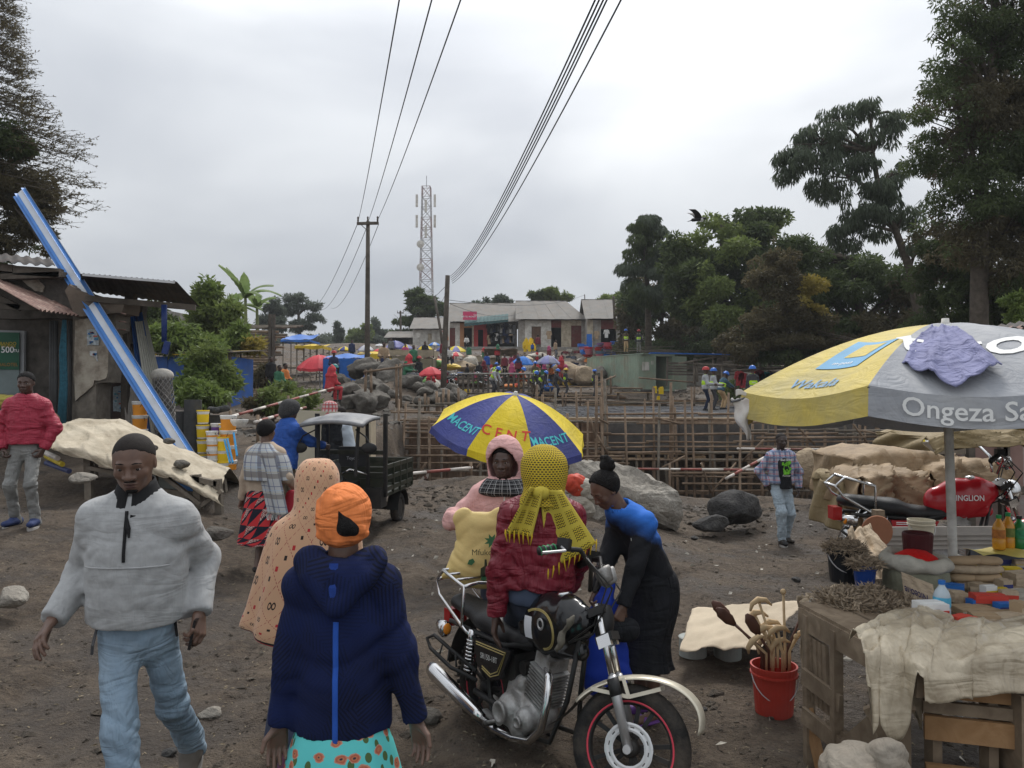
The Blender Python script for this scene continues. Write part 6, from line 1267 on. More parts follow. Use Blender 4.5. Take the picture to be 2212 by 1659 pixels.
 en=link('engine',sdfm('engine',[cap((.36,-.02,.3),(.52,-.02,.28),.105,.1,.04),cap((.4,-.12,.29),(.4,-.05,.29),.088,.09,.015),cap((.53,-.12,.27),(.53,-.05,.27),.062,.065,.012),cap((.47,-.11,.22),(.47,.06,.22),.07,.07,.02),cap((.36,.05,.3),(.36,.11,.3),.09,.085,.02),cap((.33,-.05,.38),(.42,-.05,.4),.04,.05,.02)],.0072,ALU),root)
 for i,(x,z,r_)in enumerate(((.4,.29,.058),(.53,.27,.032),(.36,.235,.028))):MB().lathe([(0,0),(r_,0),(r_*.96,.012),(r_*.7,.014),(r_*.66,.008),(0,.008)],20,(x,-.205 if i==0 else-.18,z),RX).bd('engine_cover',ALU,en,True)
 cdir=Vc((.36,0,.93)).normalized();c0=Vc((.535,-.01,.335));Rm=Matrix.Rotation(math.atan2(cdir.x,cdir.z),3,'Y')
 MB().box(c0+cdir*.1,(.085,.11,.2),Rm).bd('cylinder',ALU,en)
 for i in range(11):MB().box(c0+cdir*(.015+.0165*i),(.15,.168,.0065),Rm).bd('cooling_fin',ALU,en)
 MB().box(c0+cdir*.225,(.12,.135,.06),Rm).bd('cylinder_head',ALU,en);MB().box(c0+cdir*.265+Vc((-.02,0,0)),(.085,.1,.04),Rm).bd('rocker_cover',ALU,en)
 MB().lathe([(0,-.04),(.035,-.04),(.035,.04),(0,.04)],14,(.43,-.03,.48),RX).bd('carburettor',BLK,en);MB().box((.3,0,.47),(.16,.17,.13)).bd('air_box',BLK,root)
 MB().tube([(.62,-.05,.52),(.7,-.1,.49),(.725,-.135,.4),(.69,-.15,.27),(.6,-.155,.19),(.46,-.16,.165),(.3,-.165,.165),(.16,-.17,.2)],[.021,.022,.022,.022,.022,.022,.022,.024],12).bd('exhaust_pipe',CHROME,root,True)
 MB().tube([(.18,-.17,.195),(.12,-.172,.21),(-.1,-.18,.275),(-.33,-.185,.335),(-.37,-.185,.345)],[.026,.036,.044,.046,.038],16).bd('muffler',CHROME,root,True)
 MB().tube([(.06,-.13,.36),(-.12,-.2,.4),(-.34,-.21,.46),(-.4,-.2,.5),(-.36,-.17,.52),(-.2,-.15,.47),(.04,-.12,.4)],.011,8).bd('leg_guard',BLK,root,True)
 for k in range(3):MB().tube([(-.1-.08*k,-.17-.01*k,.4+.02*k),(-.14-.07*k,-.15,.46+.02*k)],.006,6).bd('guard_bar',BLK,root,True)
 for s in(-1,1):MB().tube([(.3,s*.12,.2),(.29,s*.24,.21)],.016,8).bd('foot_peg',BLK,root,True)
 MB().tube([(.42,-.17,.28),(.36,-.21,.24),(.26,-.22,.2)],.01,6).bd('kick_lever',ALU,root,True);MB().tube([(.34,.1,.18),(.3,.26,0.)],.011,6).bd('side_stand',BLK,root,True);MB().box((.16,-.12,.19),(.1,.05,.035),Matrix.Rotation(.3,3,'Y')).bd('heel_plate',ALU,root)
 def lift(o):
  for c in o.children:
   if c.name.split('.')[0]in('wheel','front_fender'):continue
   lift(c)
   if c.type=='MESH':
    for v in c.data.vertices:
     if v.co.z>.29:v.co.z=.29+(v.co.z-.29)*1.17
 lift(root);return root
RH,FH=Vc((-.13,4.42,.255)),Vc((.535,3.52,.3225));hd=math.atan2(FH.y-RH.y,FH.x-RH.x)
BIKE=motorbike((RH.x,RH.y,-.035),hd,'black motorcycle with chrome rack and cream front fender in the foreground',BLKP,-math.atan2(.067,1.175),math.radians(36),math.radians(-2),txt_side='SR150-18T');BIKE.scale=(.95,.95,.95)
pb=D(1905,1150,7.4);RBK=motorbike((pb.x,7.4,gzf(pb.x,7.4)+.02),math.radians(-3),'red motorcycle with chrome rear rack parked behind the goods stall',REDP,0,math.radians(-8),0,True,txt_tank='KINGLION',txt_side='KINGLION')
for o in RBK.children:
 pass
RBK.scale=(1.16,1.16,1.16)
OLIVE=mat('dark_olive_paint',(.022,.026,.016),.5,.25,4,dirt=.25,dirtc=(.07,.06,.045));TGREY=mat('grey_canopy_plastic',(.17,.175,.185),.55,.25,5,dirt=.35,dirtc=(.32,.31,.3),dscale=3)
def tricycle():
 c=D(757,1130,10.8);root=empty('cargo_tricycle',(c.x,10.8,gzf(c.x,10.8)),0,'dark green cargo tricycle with grey front canopy and open load bed','tricycle');root.rotation_euler=(0,0,math.radians(-98));root.scale=(.86,.86,.86)
 def bx(n,c_,s,m=OLIVE,R=None):return MB().box(c_,s,R).bd(n,m,root)
 bx('bed_floor',(-.85,0,.62),(1.6,1.15,.05));bx('front_panel',(-.03,0,.8),(.04,1.16,.38))
 for s in(-1,1):
  for z in(.72,.9,1.08):MB().beam((-.05,s*.58,z),(-1.62,s*.58,z),.03,.07).bd('side_rail',OLIVE,root)
  for x in(-.05,-.45,-.85,-1.25,-1.62):MB().beam((x,s*.58,.62),(x,s*.58,1.12),.04,.04).bd('side_post',OLIVE,root)
  MB().beam((-.02,s*.58,.6),(-.02,s*.58,1.95),.06,.06).bd('corner_post',BLK,root)
  w=MB();torus(w,(-1.15,s*.45,.27),.21,.065,32,10,.07);wo_=w.bd('wheel',TYRE,root,True);MB().lathe([(0,-.05),(.15,-.05),(.16,0),(.15,.05),(0,.05)],20,(-1.15,s*.45,.27),RX).bd('rim',BLK,wo_)
  w=MB();w.grid(10,2,lambda u,v:Vc((-1.15+.33*math.cos(PI*u),s*(.36+.2*v),.27+.33*math.sin(PI*u))));w.bd('mudguard',BLK,root,True)
  MB().beam((.62,s*.3,1.),(.55,s*.33,1.86),.045,.045).bd('canopy_post',BLK,root);MB().beam((.1,s*.33,.75),(.16,s*.33,1.86),.045,.045).bd('canopy_post',BLK,root)
  m_=MB().tube([(.66,s*.32,1.72),(.74,s*.5,1.62),(.74,s*.56,1.52)],.012,6).bd('mirror_arm',BLK,root);MB().sphere((.74,s*.56,1.44),(.03,.13,.085),14,8).bd('mirror',BLK,m_,True)
  MB().tube([(.62,s*.08,1.03),(.6,s*.2,1.1),(.48,s*.34,1.04),(.38,s*.4,1.)],.014,8).bd('handlebar',CHROME,root,True);MB().sphere((.8,s*.16,.86),(.05,.045,.04),10,7).bd('indicator',ORL,root,True)
  bx('tool_box',(.02,s*.44,.6),(.3,.25,.32),BLK)
 for z in(1.32,1.05):MB().beam((-.02,-.58,z),(-.02,.58,z),.045,.07).bd('cross_rail',OLIVE,root)
 MB().beam((-1.62,-.58,1.08),(-1.62,.58,1.08),.05,.07).bd('tail_rail',OLIVE,root);bx('tail_gate',(-1.63,0,.85),(.03,1.15,.4));bx('backrest',(-.07,.02,1.18),(.05,.48,.46),mat('backrest_vinyl',(.035,.036,.038),.6,.2,8,.4,60));bx('driver_seat',(.22,0,.8),(.42,.36,.14),SEAT)
 mb=MB();put_text(mb,'Toyota',.07,lambda x,z:Vc((-.038,.02+x,1.22+z)));mb.bd('lettering',PAPER,root)
 mb=MB();f=lambda u,v:Vc((lerp(.02,.86,u),(v-.5)*1.02,1.9+.06*math.sin(PI*v)-.1*u**3+(.02 if.25<v<.75 and.3<u<.85 else 0)));mb.grid(14,14,f);cp=mb.bd('canopy',TGREY,root,True);cp.modifiers.new('s','SOLIDIFY').thickness=.05
 bx('number_plate',(.062,.37,.62),(.012,.22,.12),BLK);mb=MB();pl=[(.26,.68),(.48,.68),(.48,.56),(.26,.56)]
 for i in range(4):a,b=pl[i],pl[(i+1)%4];mb.beam((0.,a[0],a[1]),(0.,b[0],b[1]),.006,.006)
 mb.bd('plate_border',mat('yellow_plate_line',(.55,.45,.02),.5),root,loc=(.07,0,0));mb2=MB();put_text(mb2,'MC 481',.06,lambda x,z:Vc((.0705,.37+x,.62+z)));mb2 .bd('lettering',mat('yellow_plate_line',(.55,.45,.02)),root)
 w=MB();torus(w,(.92,0,.27),.21,.055,32,10,.055);wo_=w.bd('wheel',TYRE,root,True);MB().lathe([(0,-.04),(.15,-.04),(.16,0),(.15,.04),(0,.04)],20,(.92,0,.27),RX).bd('rim',ALU,wo_)
 for s in(-1,1):MB().tube([(.92,s*.09,.27),(.72,s*.09,.95)],.026,8).bd('fork_leg',BLK,root,True)
 w=MB();w.grid(12,3,lambda u,v:Vc((.92+.31*math.cos(lerp(-.1,2.7,u)),(v-.5)*.15,.27+.31*math.sin(lerp(.25,2.7,u)))));w.bd('front_fender',BLK,root,True);MB().sphere((.82,0,.88),(.07,.1,.1),16,10).bd('headlight',CHROME,root,True);link('fuel_tank',sdfm('fuel_tank',[cap((.42,0,.85),(.64,0,.92),.1,.12,.05)],.02,BLKP),root);link('windscreen',sdfm('windscreen',[cap((.76,0,1.),(.7,0,1.14),.13,.1,.05,((1,0,0),.3))],.02,BLK),root)
 bx('engine_block',(.35,0,.42),(.4,.28,.3),ALU);MB().beam((.6,0,.85),(-1.5,0,.45),.07,.1).bd('main_frame',BLK,root);MB().tube([(-1.15,-.45,.27),(-1.15,.45,.27)],.04,8).bd('rear_axle',BLK,root);bx('front_board',(.03,.36,.72),(.05,.4,.36))
tricycle()
# ================================================================== umbrellas, stalls, goods
def clm(name,c,dirt=.25,dc=None,rough=.7,var=.08):
 return mat(name,c,rough,var,3,.12,30,fold=.24,dirt=dirt,dirtc=dc or tuple(x*.55+.03 for x in c),dscale=2.2)
UNAVY=clm('umbrella_navy',(.045,.055,.21));UYEL=clm('umbrella_yellow',(.66,.5,.02));URED=clm('umbrella_red',(.56,.045,.06));UBLUE=clm('umbrella_blue',(.03,.17,.55));UGREY=clm('umbrella_slate',(.2,.21,.3));UWHITE=clm('umbrella_white',(.55,.55,.56));UPUR=clm('umbrella_lilac',(.22,.22,.42));FADY=clm('faded_yellow',(.55,.43,.1),.45,(.36,.31,.15));FADG=clm('faded_grey',(.27,.28,.3),.35,(.4,.4,.4));UBEI=clm('umbrella_beige',(.5,.42,.3))
UPOLE=mat('umbrella_pole_paint',(.62,.61,.57),.5,.1,6,dirt=.3);TEAL=mat('teal_print_bright',(.06,.45,.48),.6,.05);REDT=mat('red_print_bright',(.6,.05,.03),.6,.05);WHT=mat('white_print',(.72,.72,.7),.6,.05)
def umbrella(label,c,R,h,cols,n=8,tilt=(0,0),rot=0.,val=.1,pole_to=None,group=None,pr=.02,texts=(),cat='umbrella',seg=10,sag=.1,scallop=0.,vcols=None,seed=0,pole_m=None,pole_off=(0,0)):
 root=empty('market_umbrella',c,0,label,cat,group);root.rotation_euler=(tilt[0],tilt[1],0);rr=random.Random(seed)
 def surf(a,t,i):
  a0,a1=rot+2*PI*i/n,rot+2*PI*(i+1)/n
  p0=Vc((math.cos(a0),math.sin(a0),0));p1=Vc((math.cos(a1),math.sin(a1),0));p=p0 .lerp(p1,a)*R*t
  z=h*(1-t**1.75);z-=sag*h*math.sin(PI*a)*t*(1.-.25*t)
  return Vc((p.x,p.y,z))
 for i in range(n):
  mb=MB();mb.grid(seg,seg,lambda u,v:surf(u,max(.012,v),i));pn=mb.bd('canopy_panel',cols[i%len(cols)],root,True)
  if val:
   vb=MB();vb.grid(seg,3,lambda u,v:surf(u,1.,i)+Vc((surf(u,1,i).x,surf(u,1,i).y,0)).normalized()*.02*v-Vc((0,0,val*v*(1-scallop*(1-math.sin(PI*u)))))+Vc((.01,.008,0))*math.sin(u*14+i)*v);vb.bd('valance',(vcols or cols)[i%len(vcols or cols)],pn,True)
  a0=rot+2*PI*i/n
  MB().tube([surf(0,t,i)-Vc((0,0,.012))for t in(.02,.35,.7,1)],.006,5).bd('rib',STEEL,root)
  q=surf(0,.55,i)-Vc((0,0,.02));MB().tube([q,(0,0,h*.32)],.005,4).bd('strut',STEEL,root)
 for(i,s,m,size,t,onv)in texts:
  mb=MB();am=rot+2*PI*(i+.5)/n;w=R*t*2*math.sin(PI/n)
  if onv:put_text(mb,s,size,lambda x,z:surf(.5+x/(2*R*math.sin(PI/n)),1.,i)+Vc((math.cos(am),math.sin(am),0))*.028-Vc((0,0,val*.5))+Vc((0,0,z)),bold=.01)
  else:put_text(mb,s,size,lambda x,z:surf(.5+x/(2*R*(t-z/R)*math.sin(PI/n)),t-z/R,i)+Vc((math.cos(am)*.3,math.sin(am)*.3,1))*.005,bold=.012)
  mb.bd('lettering',m,root)
 MB().lathe([(0,.035),(.02,.034),(.022,.01),(.04,0),(.035,-.02),(0,-.02)],12,(0,0,h)).bd('finial',UPOLE,root,True)
 zl=(pole_to-c[2])if pole_to is not None else-1.6;MB().tube([(0,0,h-.02),(pole_off[0]*.5,pole_off[1]*.5,(h+zl)/2),(pole_off[0],pole_off[1],zl)],pr,10).bd('pole',pole_m or UPOLE,root,True)
 return root,surf
c=D(1101,930,8.7);umbrella('blue and yellow striped umbrella lettered MACENT behind the two scarved people',c,.9,.43,[UNAVY,UYEL],8,(math.radians(16),math.radians(9)),math.radians(-90-22.5-4.)+PI/4*0-PI/4,.07,gzf(c.x,8.7),texts=((0,'MACENT',TEAL,.13,.8,False),(1,'C E N T',REDT,.15,.74,False),(2,'MACENT',TEAL,.13,.8,False)),pr=.016,seg=12,scallop=0.)
UC=D(2043,858,4.6);ub,usurf=umbrella('large faded yellow and grey umbrella over the goods stall at the right',UC,1.22,.44,[FADY,FADG,FADG,FADY],8,(math.radians(-2.5),math.radians(1.5)),PI,.15,.02,texts=((1,'tigo',WHT,.4,.6,False),(0,'Wakala',mat('blue_faded_print',(.18,.32,.48),.7,.1),.115,.9,False),(1,'Ongeza Salio',WHT,.125,.9,True)),pr=.026,seg=16,sag=.16,seed=2,pole_off=(.06,0))
def u_logo():
 am=PI+PI/8;B=mat('blue_faded_logo',(.13,.32,.5),.7,.12);
 def f(x,z,off=.004):t=.62-z/1.22;return usurf(.5+x/(2*1.22*t*math.sin(PI/8)),t,0)+Vc((math.cos(am)*.3,math.sin(am)*.3,1))*off
 mb=MB();mb.grid(8,8,lambda u,v:f((u-.5)*.3*(1.),(v-.5)*.36));mb.bd('blue_logo',B,ub,True)
 mb=MB();mb.grid(4,6,lambda u,v:f((u-.5)*.15+.02,(v-.5)*.18+.04,.006));mb.bd('logo_window',FADY,ub,True);mb=MB();put_text(mb,'m-pesa',.05,lambda x,z:f(x,z-.12,.006));mb.bd('lettering',WHT,ub)
u_logo()
def lilac():
 mb=MB();CLO=mat('lilac_cloth',(.2,.205,.34),.85,.15,6,.4,40,fold=.7)
 def f(u,v):
  a=lerp(PI+.84,PI+1.3,u*(.75+.25*v));t=lerp(.26,.95-.34*abs(u-.55),v);r_=1.22*t;z=.42*(1-t**1.75);n=(.045*(1-abs(math.sin(6*u+1.2*v)))**2+.028*(1-abs(math.sin(11*u-2*v+1)))**2)*(.35+.65*v)+.014*(1-abs(math.sin(9*v+5*u)))**3
  return Vc((math.cos(a)*r_,math.sin(a)*r_,z+.012+n*.75))
 mb.grid(40,40,f);o=mb.bd('cloth',CLO,smooth=True,loc=UC);o.modifiers.new('s','SOLIDIFY').thickness=.006;tag(o,'crumpled lilac cloth thrown over the grey umbrella panel','cloth')
lilac()
def rag():
 p=D(1598,862,4.55);mb=MB();m=mat('torn_white_plastic',(.6,.58,.54),.6,.1,8,dirt=.2,dirtc=(.3,.2,.15))
 mb.grid(10,24,lambda u,v:p+Vc(((u-.5)*.1*(1.1-.75*v)+.045*v+.012*math.sin(9*v),.02*math.sin(5*v+4*u),-.24*v+.008*math.sin(17*u))));mb.grid(8,8,lambda u,v:p+Vc((-.02+.13*u,.01,.015+.04*v*(1-u)+.02*u+.008*math.sin(9*u))));o=mb.bd('torn_plastic',m,smooth=True);o.modifiers.new('s','SOLIDIFY').thickness=.004;tag(o,'torn white plastic strip hanging from the left umbrella tip','plastic')
 o=MB().tube([D(1580,868,4.55),D(1618,858,4.58),D(1640,850,4.6)],.008,6).bd('rib_end',STEEL);tag(o,'bare bent metal rib end at the left umbrella tip','metal rod')
rag()
mk=[((690,792),47,41,.55,[URED],'red umbrella on the bank left of the blue tarp'),((931,808),29,37,.55,[URED],'small red umbrella beside the leaning pole'),((1130,783),23,56,.6,[UBLUE],'bright blue umbrella in the middle of the market'),((1184,783),26,55,.6,[UGREY,UPUR],'slate grey umbrella right of the bright blue one'),((957,757),17,68,.5,[UNAVY],'navy umbrella near the white end house'),((985,758),22,64,.5,[UYEL,UPUR,UYEL],'yellow and lilac umbrella below the red shop'),((918,753),17,70,.5,[UNAVY,UYEL],'blue and yellow umbrella before the white end house'),((855,750),24,66,.6,[UNAVY,UPUR],'blue umbrella in the market row'),((878,752),16,63,.5,[UYEL,UPUR,UNAVY],'yellow and violet umbrella right of the blue one'),((818,758),12,64,.4,[URED],'low red umbrella left of the blue one'),((790,755),17,68,.6,[UWHITE,UPUR],'pale lilac umbrella behind the tall pole'),((745,755),15,72,.45,[UYEL,UNAVY],'yellow and blue umbrella left of the tall pole'),((985,767),18,58,.4,[URED,UBEI],'red and beige umbrella under the yellow one'),((938,745),13,76,.45,[UBLUE,UWHITE],'pale blue umbrella by the leaning dark pole'),((1140,775),12,60,.5,[UBEI],'beige umbrella between the blue and grey ones'),((820,748),14,76,.4,[UWHITE],'white umbrella far back in the row')]
for i,((x,y),hw,d,hr,cols,lab)in enumerate(mk):
 c=D(x,y,d);R=hw*d/FPX*1024/2212;umbrella(lab,c,R,R*hr,cols,8,(math.radians(random.Random(i).uniform(-1,8)),math.radians(random.Random(i+50).uniform(-5,5))),.2+i,.12*R,gzf(c.x,c.y),'market umbrellas',.03,seg=4)
def frame_stall(x0,x1,yt,yb,d,depth,m,label,hang=0.,tilt=.15,posts=True):
 a,b=D(x0,yt,d),D(x1,yt,d);z0=gzf((a.x+b.x)/2,d);root=empty('covered_stall',((a.x+b.x)/2,d,z0),0,label,'stall','covered stalls');tmp=link('tmp',None);w=b.x-a.x;zt=a.z
 mb=MB();mb.grid(12,10,lambda u,v:Vc((a.x+w*u,d+depth*(v-.15),zt+tilt*v*depth*.5-.1*math.sin(PI*u)*math.sin(PI*v)+.05*math.sin(9*u+5*v))));
 if hang:mb.grid(12,4,lambda u,v:Vc((a.x+w*u,d-depth*.15-.04*math.sin(14*u)*v,zt-hang*v*(1-.25*math.sin(7*u)))))
 if hang:mb.grid(6,4,lambda u,v:Vc((a.x-.02,d+depth*(u-.15),zt-hang*v)));mb.grid(6,4,lambda u,v:Vc((b.x+.02,d+depth*(u-.15),zt-hang*v)))
 o=mb.bd('cover',m,tmp,True)
 for px in(a.x+.05,(a.x+b.x)/2,b.x-.05):
  for py in(d,d+depth*.7):MB().beam((px,py,zt+.05),(px,py,gzf(px,py)-.1),.07,.07).bd('post',OLDP,tmp)
 MB().box(((a.x+b.x)/2,d+depth*.35,z0+.75),(w*.95,depth*.6,.06)).bd('counter',OLDP,tmp);adopt(tmp,root)
BT=_MC['blue_tarp'];YT=clm('yellow_tarp',(.55,.38,.02));ST=clm('sacking',(.36,.3,.21),.4);OT=clm('olive_sheet',(.2,.17,.11),.4)
frame_stall(703,783,775,840,40,3.,BT,'blue tarpaulin covered stall behind the red umbrella',1.9,.25);frame_stall(610,672,735,770,58,3,BT,'small blue tarp roof far left behind the slabwood',.15,.4);frame_stall(775,835,765,790,56,3,YT,'yellow sheet roofed stall left of the tall pole',.3,.2);frame_stall(838,938,757,790,52,2.6,ST,'torn sackcloth roofed stall in the middle of the market',.45,.1);frame_stall(848,880,770,800,50,2.2,OT,'stall hung with olive cloth behind the sitting man',1.2,.1);frame_stall(1045,1118,755,800,60,2.5,OLDP,'market hut with rough plank roof and grey cloth wall',0,-.3);frame_stall(640,700,748,775,54,2.5,YT,'yellow roofed stall far left',.2,.2);frame_stall(1000,1040,770,800,62,2,ST,'low sack-covered stall below the red shop',.5)
frame_stall(885,935,775,800,49,1.8,OT,'olive cloth sided stall left of the leaning pole',.9,.1)
BLW=mat('blue_painted_sheet',(.02,.1,.38),.6,.2,2,.2,12,dirt=.35,dirtc=(.05,.09,.2),dscale=1.5)
def shack():
 a,b=D(335,770,27),D(496,862,27);root=empty('blue_shack',((a.x+b.x)/2,27,b.z),0,'blue painted sheet shack half hidden by bright shrubs','shed');tmp=link('tmp',None);n=6
 for i in range(n):MB().box((lerp(a.x,b.x,(i+.5)/n),27+.02*(i%2),(a.z+b.z)/2-.3),((b.x-a.x)/n*.985,.04,a.z-b.z+.6)).bd('wall_sheet',BLW,tmp)
 MB().box((b.x,28.2,(a.z+b.z)/2-.3),(.06,2.3,a.z-b.z+.6)).bd('side_wall',BLW,tmp);MB().beam((b.x,26.95,b.z-.6),(b.x,26.95,a.z+.25),.12,.12).bd('corner_post',POLEW,tmp)
 for i in range(9):u=i/8;MB().beam((lerp(a.x,b.x,u),26.6,a.z+.05+.04*(i%3)),(lerp(a.x,b.x,u)+.3,29.5,a.z+.35),.45,.03).bd('roof_board',(YT,OLDP,POLEW)[i%3],tmp)
 adopt(tmp,root)
shack()
def slabwood():
 a,b=D(500,712,42),D(606,852,42);root=empty('slabwood_stack',((a.x+b.x)/2,42,b.z),0,'tall stack of rough waney slabwood boards on the left','timber stack');tmp=link('tmp',None);rr=random.Random(8);BRK=wood('waney_slab',(.3,.22,.15),(.46,.36,.26),5)
 n=26
 for i in range(n):
  z=lerp(b.z,a.z,i/n);o=rr.uniform(-.15,.15);L=(b.x-a.x)+rr.uniform(-.6,.5);MB().tube([(a.x-.1+o,42+rr.uniform(-.1,.1),z),((a.x+b.x)/2,41.95,z+rr.uniform(-.03,.05)),(a.x+L+o,42+rr.uniform(-.1,.1),z+rr.uniform(-.02,.03))],[.1,.12,.09],6,flat=.8).bd('slab',BRK if i%4 else OLDP,tmp)
 for i in range(7):MB().tube([(a.x-.4+rr.uniform(-.3,.3),41.8+i*.3,a.z+.05+.05*i),(b.x+.5+rr.uniform(-.5,.3),41.9+i*.3,a.z+.12+.04*i)],[.07,.06],6).bd('slab',OLDP,tmp)
 for x in(a.x+.3,a.x+2.4,b.x-.5):MB().beam((x,41.7,b.z-.5),(x,41.7,a.z+.8),.14,.14).bd('post',POLEW,tmp)
 adopt(tmp,root)
slabwood()
def block_wall():
 a,b=D(250,655,33),D(470,700,40);root=empty('block_wall',a,0,'weathered concrete block wall behind the left garden','wall');tmp=link('tmp',None);rr=random.Random(4);n=16
 for r_ in range(7):
  for i in range(n):
   p=a.lerp(b,(i+.5*(r_%2))/n);q=a.lerp(b,(i+.96+.5*(r_%2))/n);z=lerp(a.z,b.z,i/n)-r_*.31;MB().beam((p.x,p.y+rr.uniform(-.02,.02),z),(q.x,q.y,z-.01),.18,.29).bd('block',CONC if(i+r_)%3 else GREYW,tmp)
 adopt(tmp,root)
block_wall()
def slat_fence(x0,x1,y0,y1,d,rows,label,m=POLEW):
 a,b=D(x0,y0,d),D(x1,y0,d);zb=D(x0,y1,d).z;root=empty('slat_fence',a,0,label,'fence');tmp=link('tmp',None);rr=random.Random(int(x0))
 for i in range(rows):
  z=lerp(zb,a.z,(i+.5)/rows);x=a.x
  while x<b.x:L=rr.uniform(2,4);MB().beam((x,d+rr.uniform(-.03,.03),z+rr.uniform(-.03,.03)),(min(x+L,b.x),d,z+rr.uniform(-.03,.03)),.03,(a.z-zb)/rows*.7).bd('slat',m,tmp);x+=L
 x=a.x
 while x<b.x:MB().beam((x,d-.06,zb-.6),(x+rr.uniform(-.05,.05),d-.06,a.z+rr.uniform(0,.3)),.1,.1).bd('post',POLEW,tmp);x+=1.7
 adopt(tmp,root)
slat_fence(1820,2020,757,800,30,9,'dark slat fence of rough boards behind the yellow umbrella');slat_fence(1440,1590,782,812,46,5,'low dark slat fence behind the bare stall frame');slat_fence(1660,1850,770,850,42,8,'dark board fence beyond the clothes rail')
SACKW=mat('white_sack',(.46,.43,.37),.9,.2,6,.4,30,fold=.7,dirt=.35,dirtc=(.3,.26,.2));SACKB=mat('brown_sack',(.36,.28,.19),.95,.15,6,.4,30,fold=.7,dirt=.3,dirtc=(.22,.17,.11));PRODO=mat('oranges',(.65,.2,.03),.6,.2,30);PRODY=mat('yellow_produce',(.6,.42,.05),.6,.2,40);PRODG=mat('green_produce',(.1,.22,.05),.7,.3,30);PRODR=mat('red_produce',(.5,.06,.03),.6,.2,30)
rr=random.Random(21)
def ray_g(x,y,d=16):
 while d<140 and D(x,y,d).z>gzf(D(x,y,d).x,d)+.02:d+=.4
 return d
def lump(x,y,d,s,m,label,group,cuts=5,name='sack',cat='sack',seed=None,sub=3,rough=.1):
 p=D(x,y,d);me=rock_mesh(name,s,seed or int(x*3+y),m,sub,cuts,rough);o=link(name,me,None,(p.x,p.y,p.z));o.rotation_euler=(0,0,rr.uniform(0,3));return tag(o,label,cat,group)
sp=[(1230,808,58,3.4,1.9,SACKB,'large mound of brown sacking left of the container'),(1263,812,57,2.4,1.5,SACKB,'smaller mound of sacking beside the container'),(1205,800,60,1.8,1.1,BT,'crumpled blue tarp heap on the terrace'),(935,836,44,1.4,.9,SACKW,'pale sack heap left of the leaning pole'),(925,828,46,1.2,.9,PRODG,'pile of green vegetables under the small red umbrella'),(1000,790,58,2.2,1.,SACKB,'row of full sacks below the red shop'),(1018,783,60,1.6,1.,SACKW,'white sack beside the row of full sacks'),(975,793,55,1.7,.5,PRODY,'heap of yellow fruit on the ground'),(945,786,56,1.4,.6,PRODG,'heap of green leaves behind the leaning pole'),(948,782,57,.8,.5,PRODO,'small pile of orange fruit'),(648,866,33,1.,.9,SACKW,'round white sack among the weeds'),(600,845,35,.8,.7,PRODY,'yellow bag among the weeds'),(655,858,30,.55,.5,SACKW,'little white bundle left of the woman in red'),(1100,800,60,2.4,1.,SACKB,'pale sacks behind the motorcycle rider'),(1175,806,58,2.4,.5,OLDP,'heap of flattened boxes on the terrace'),(1065,803,58,.9,.7,SACKW,'white bundle by the riders'),(728,862,30,.75,.45,PRODR,'red basin of goods beside the woman in red'),(708,878,26.5,.5,.35,SACKW,'small covered basket on the bank edge'),(1185,838,54,.7,.7,BT,'blue bag beside the bending workers'),(1156,836,54,1.,.8,SACKW,'pale sack behind the bending workers'),(1100,836,54,1.3,.45,PRODO,'tray of orange tomatoes'),(1118,833,54,.9,.4,PRODR,'second tray of red tomatoes'),(1000,845,48,.9,.7,PRODY,'yellow sack on the split timber heap'),(1296,806,57,1.6,1.1,ROCK,'heap of grey rubble by the container'),(512,855,44,1.3,.4,PLANK,'pile of split firewood by the slabwood stack'),(1160,770,66,1.8,.8,SACKW,'white sacks before the white shop wall'),(1065,785,62,2.2,.9,SACKB,'sacks along the plank-roofed hut')]
for x,y,d,w,h,m,lab in sp:lump(x,y,d,(w,w*.8,h),m,lab,'sacks and heaps of goods on the market slope',6,'goods_heap','heap')
def heap_round(n,x0,x1,y0,y1,d0,d1,s,name,lab,mats,group,shape='basin'):
 objs=[]
 for i in range(n):
  f=rr.random();x,y=lerp(x0,x1,rr.random()),lerp(y0,y1,rr.random());p=D(x,y,lerp(d0,d1,f));mb=MB();k=s*rr.uniform(.7,1.2)
  if shape=='basin':mb.lathe([(k*.7,0),(k,k*.55),(k*1.06,k*.58),(k*.95,k*.55),(k*.6,.08),(0,.08)],14)
  elif shape=='can':mb.box((0,0,k),(k*1.1,k*.8,k*1.7));mb.box((0,0,k*2.05),(k*.8,k*.25,k*.3));mb.lathe([(k*.16,k*1.8),(k*.16,k*2.3),(0,k*2.3)],8,(k*.35,0,0))
  elif shape=='crate':mb.box((0,0,k*.6),(k*1.6,k*1.2,k*.15));[mb.box((sx*k*.75,0,k*.9),(k*.08,k*1.2,k*.6))for sx in(-1,1)];[mb.box((0,sy*k*.58,k*(.85+.3*q)),(k*1.5,k*.06,k*.18))for sy in(-1,1)for q in(0,1)]
  o=mb.bd(name,mats[i%len(mats)],loc=p);o.rotation_euler=(0,0,rr.uniform(0,3));tag(o,lab[i%len(lab)],name.split('_')[-1],group);objs.append(o)
 if len(lab)==1:rank(objs,['upper row','lower row'],' of '+lab[0])
 else:
  for l in lab:rank([q for q in objs if q['label']==l],['counting every '],l)
PLB=[mat('plastic_'+n,c,.4,.08)for n,c in(('blue',(.03,.16,.5)),('red',(.5,.04,.04)),('teal',(.03,.2,.2)),('pink',(.6,.2,.26)),('sky',(.2,.42,.6)),('slate',(.1,.12,.16)),('violet',(.25,.18,.4)))]
_CN=('blue','red','teal','pink','sky blue','slate grey','violet')
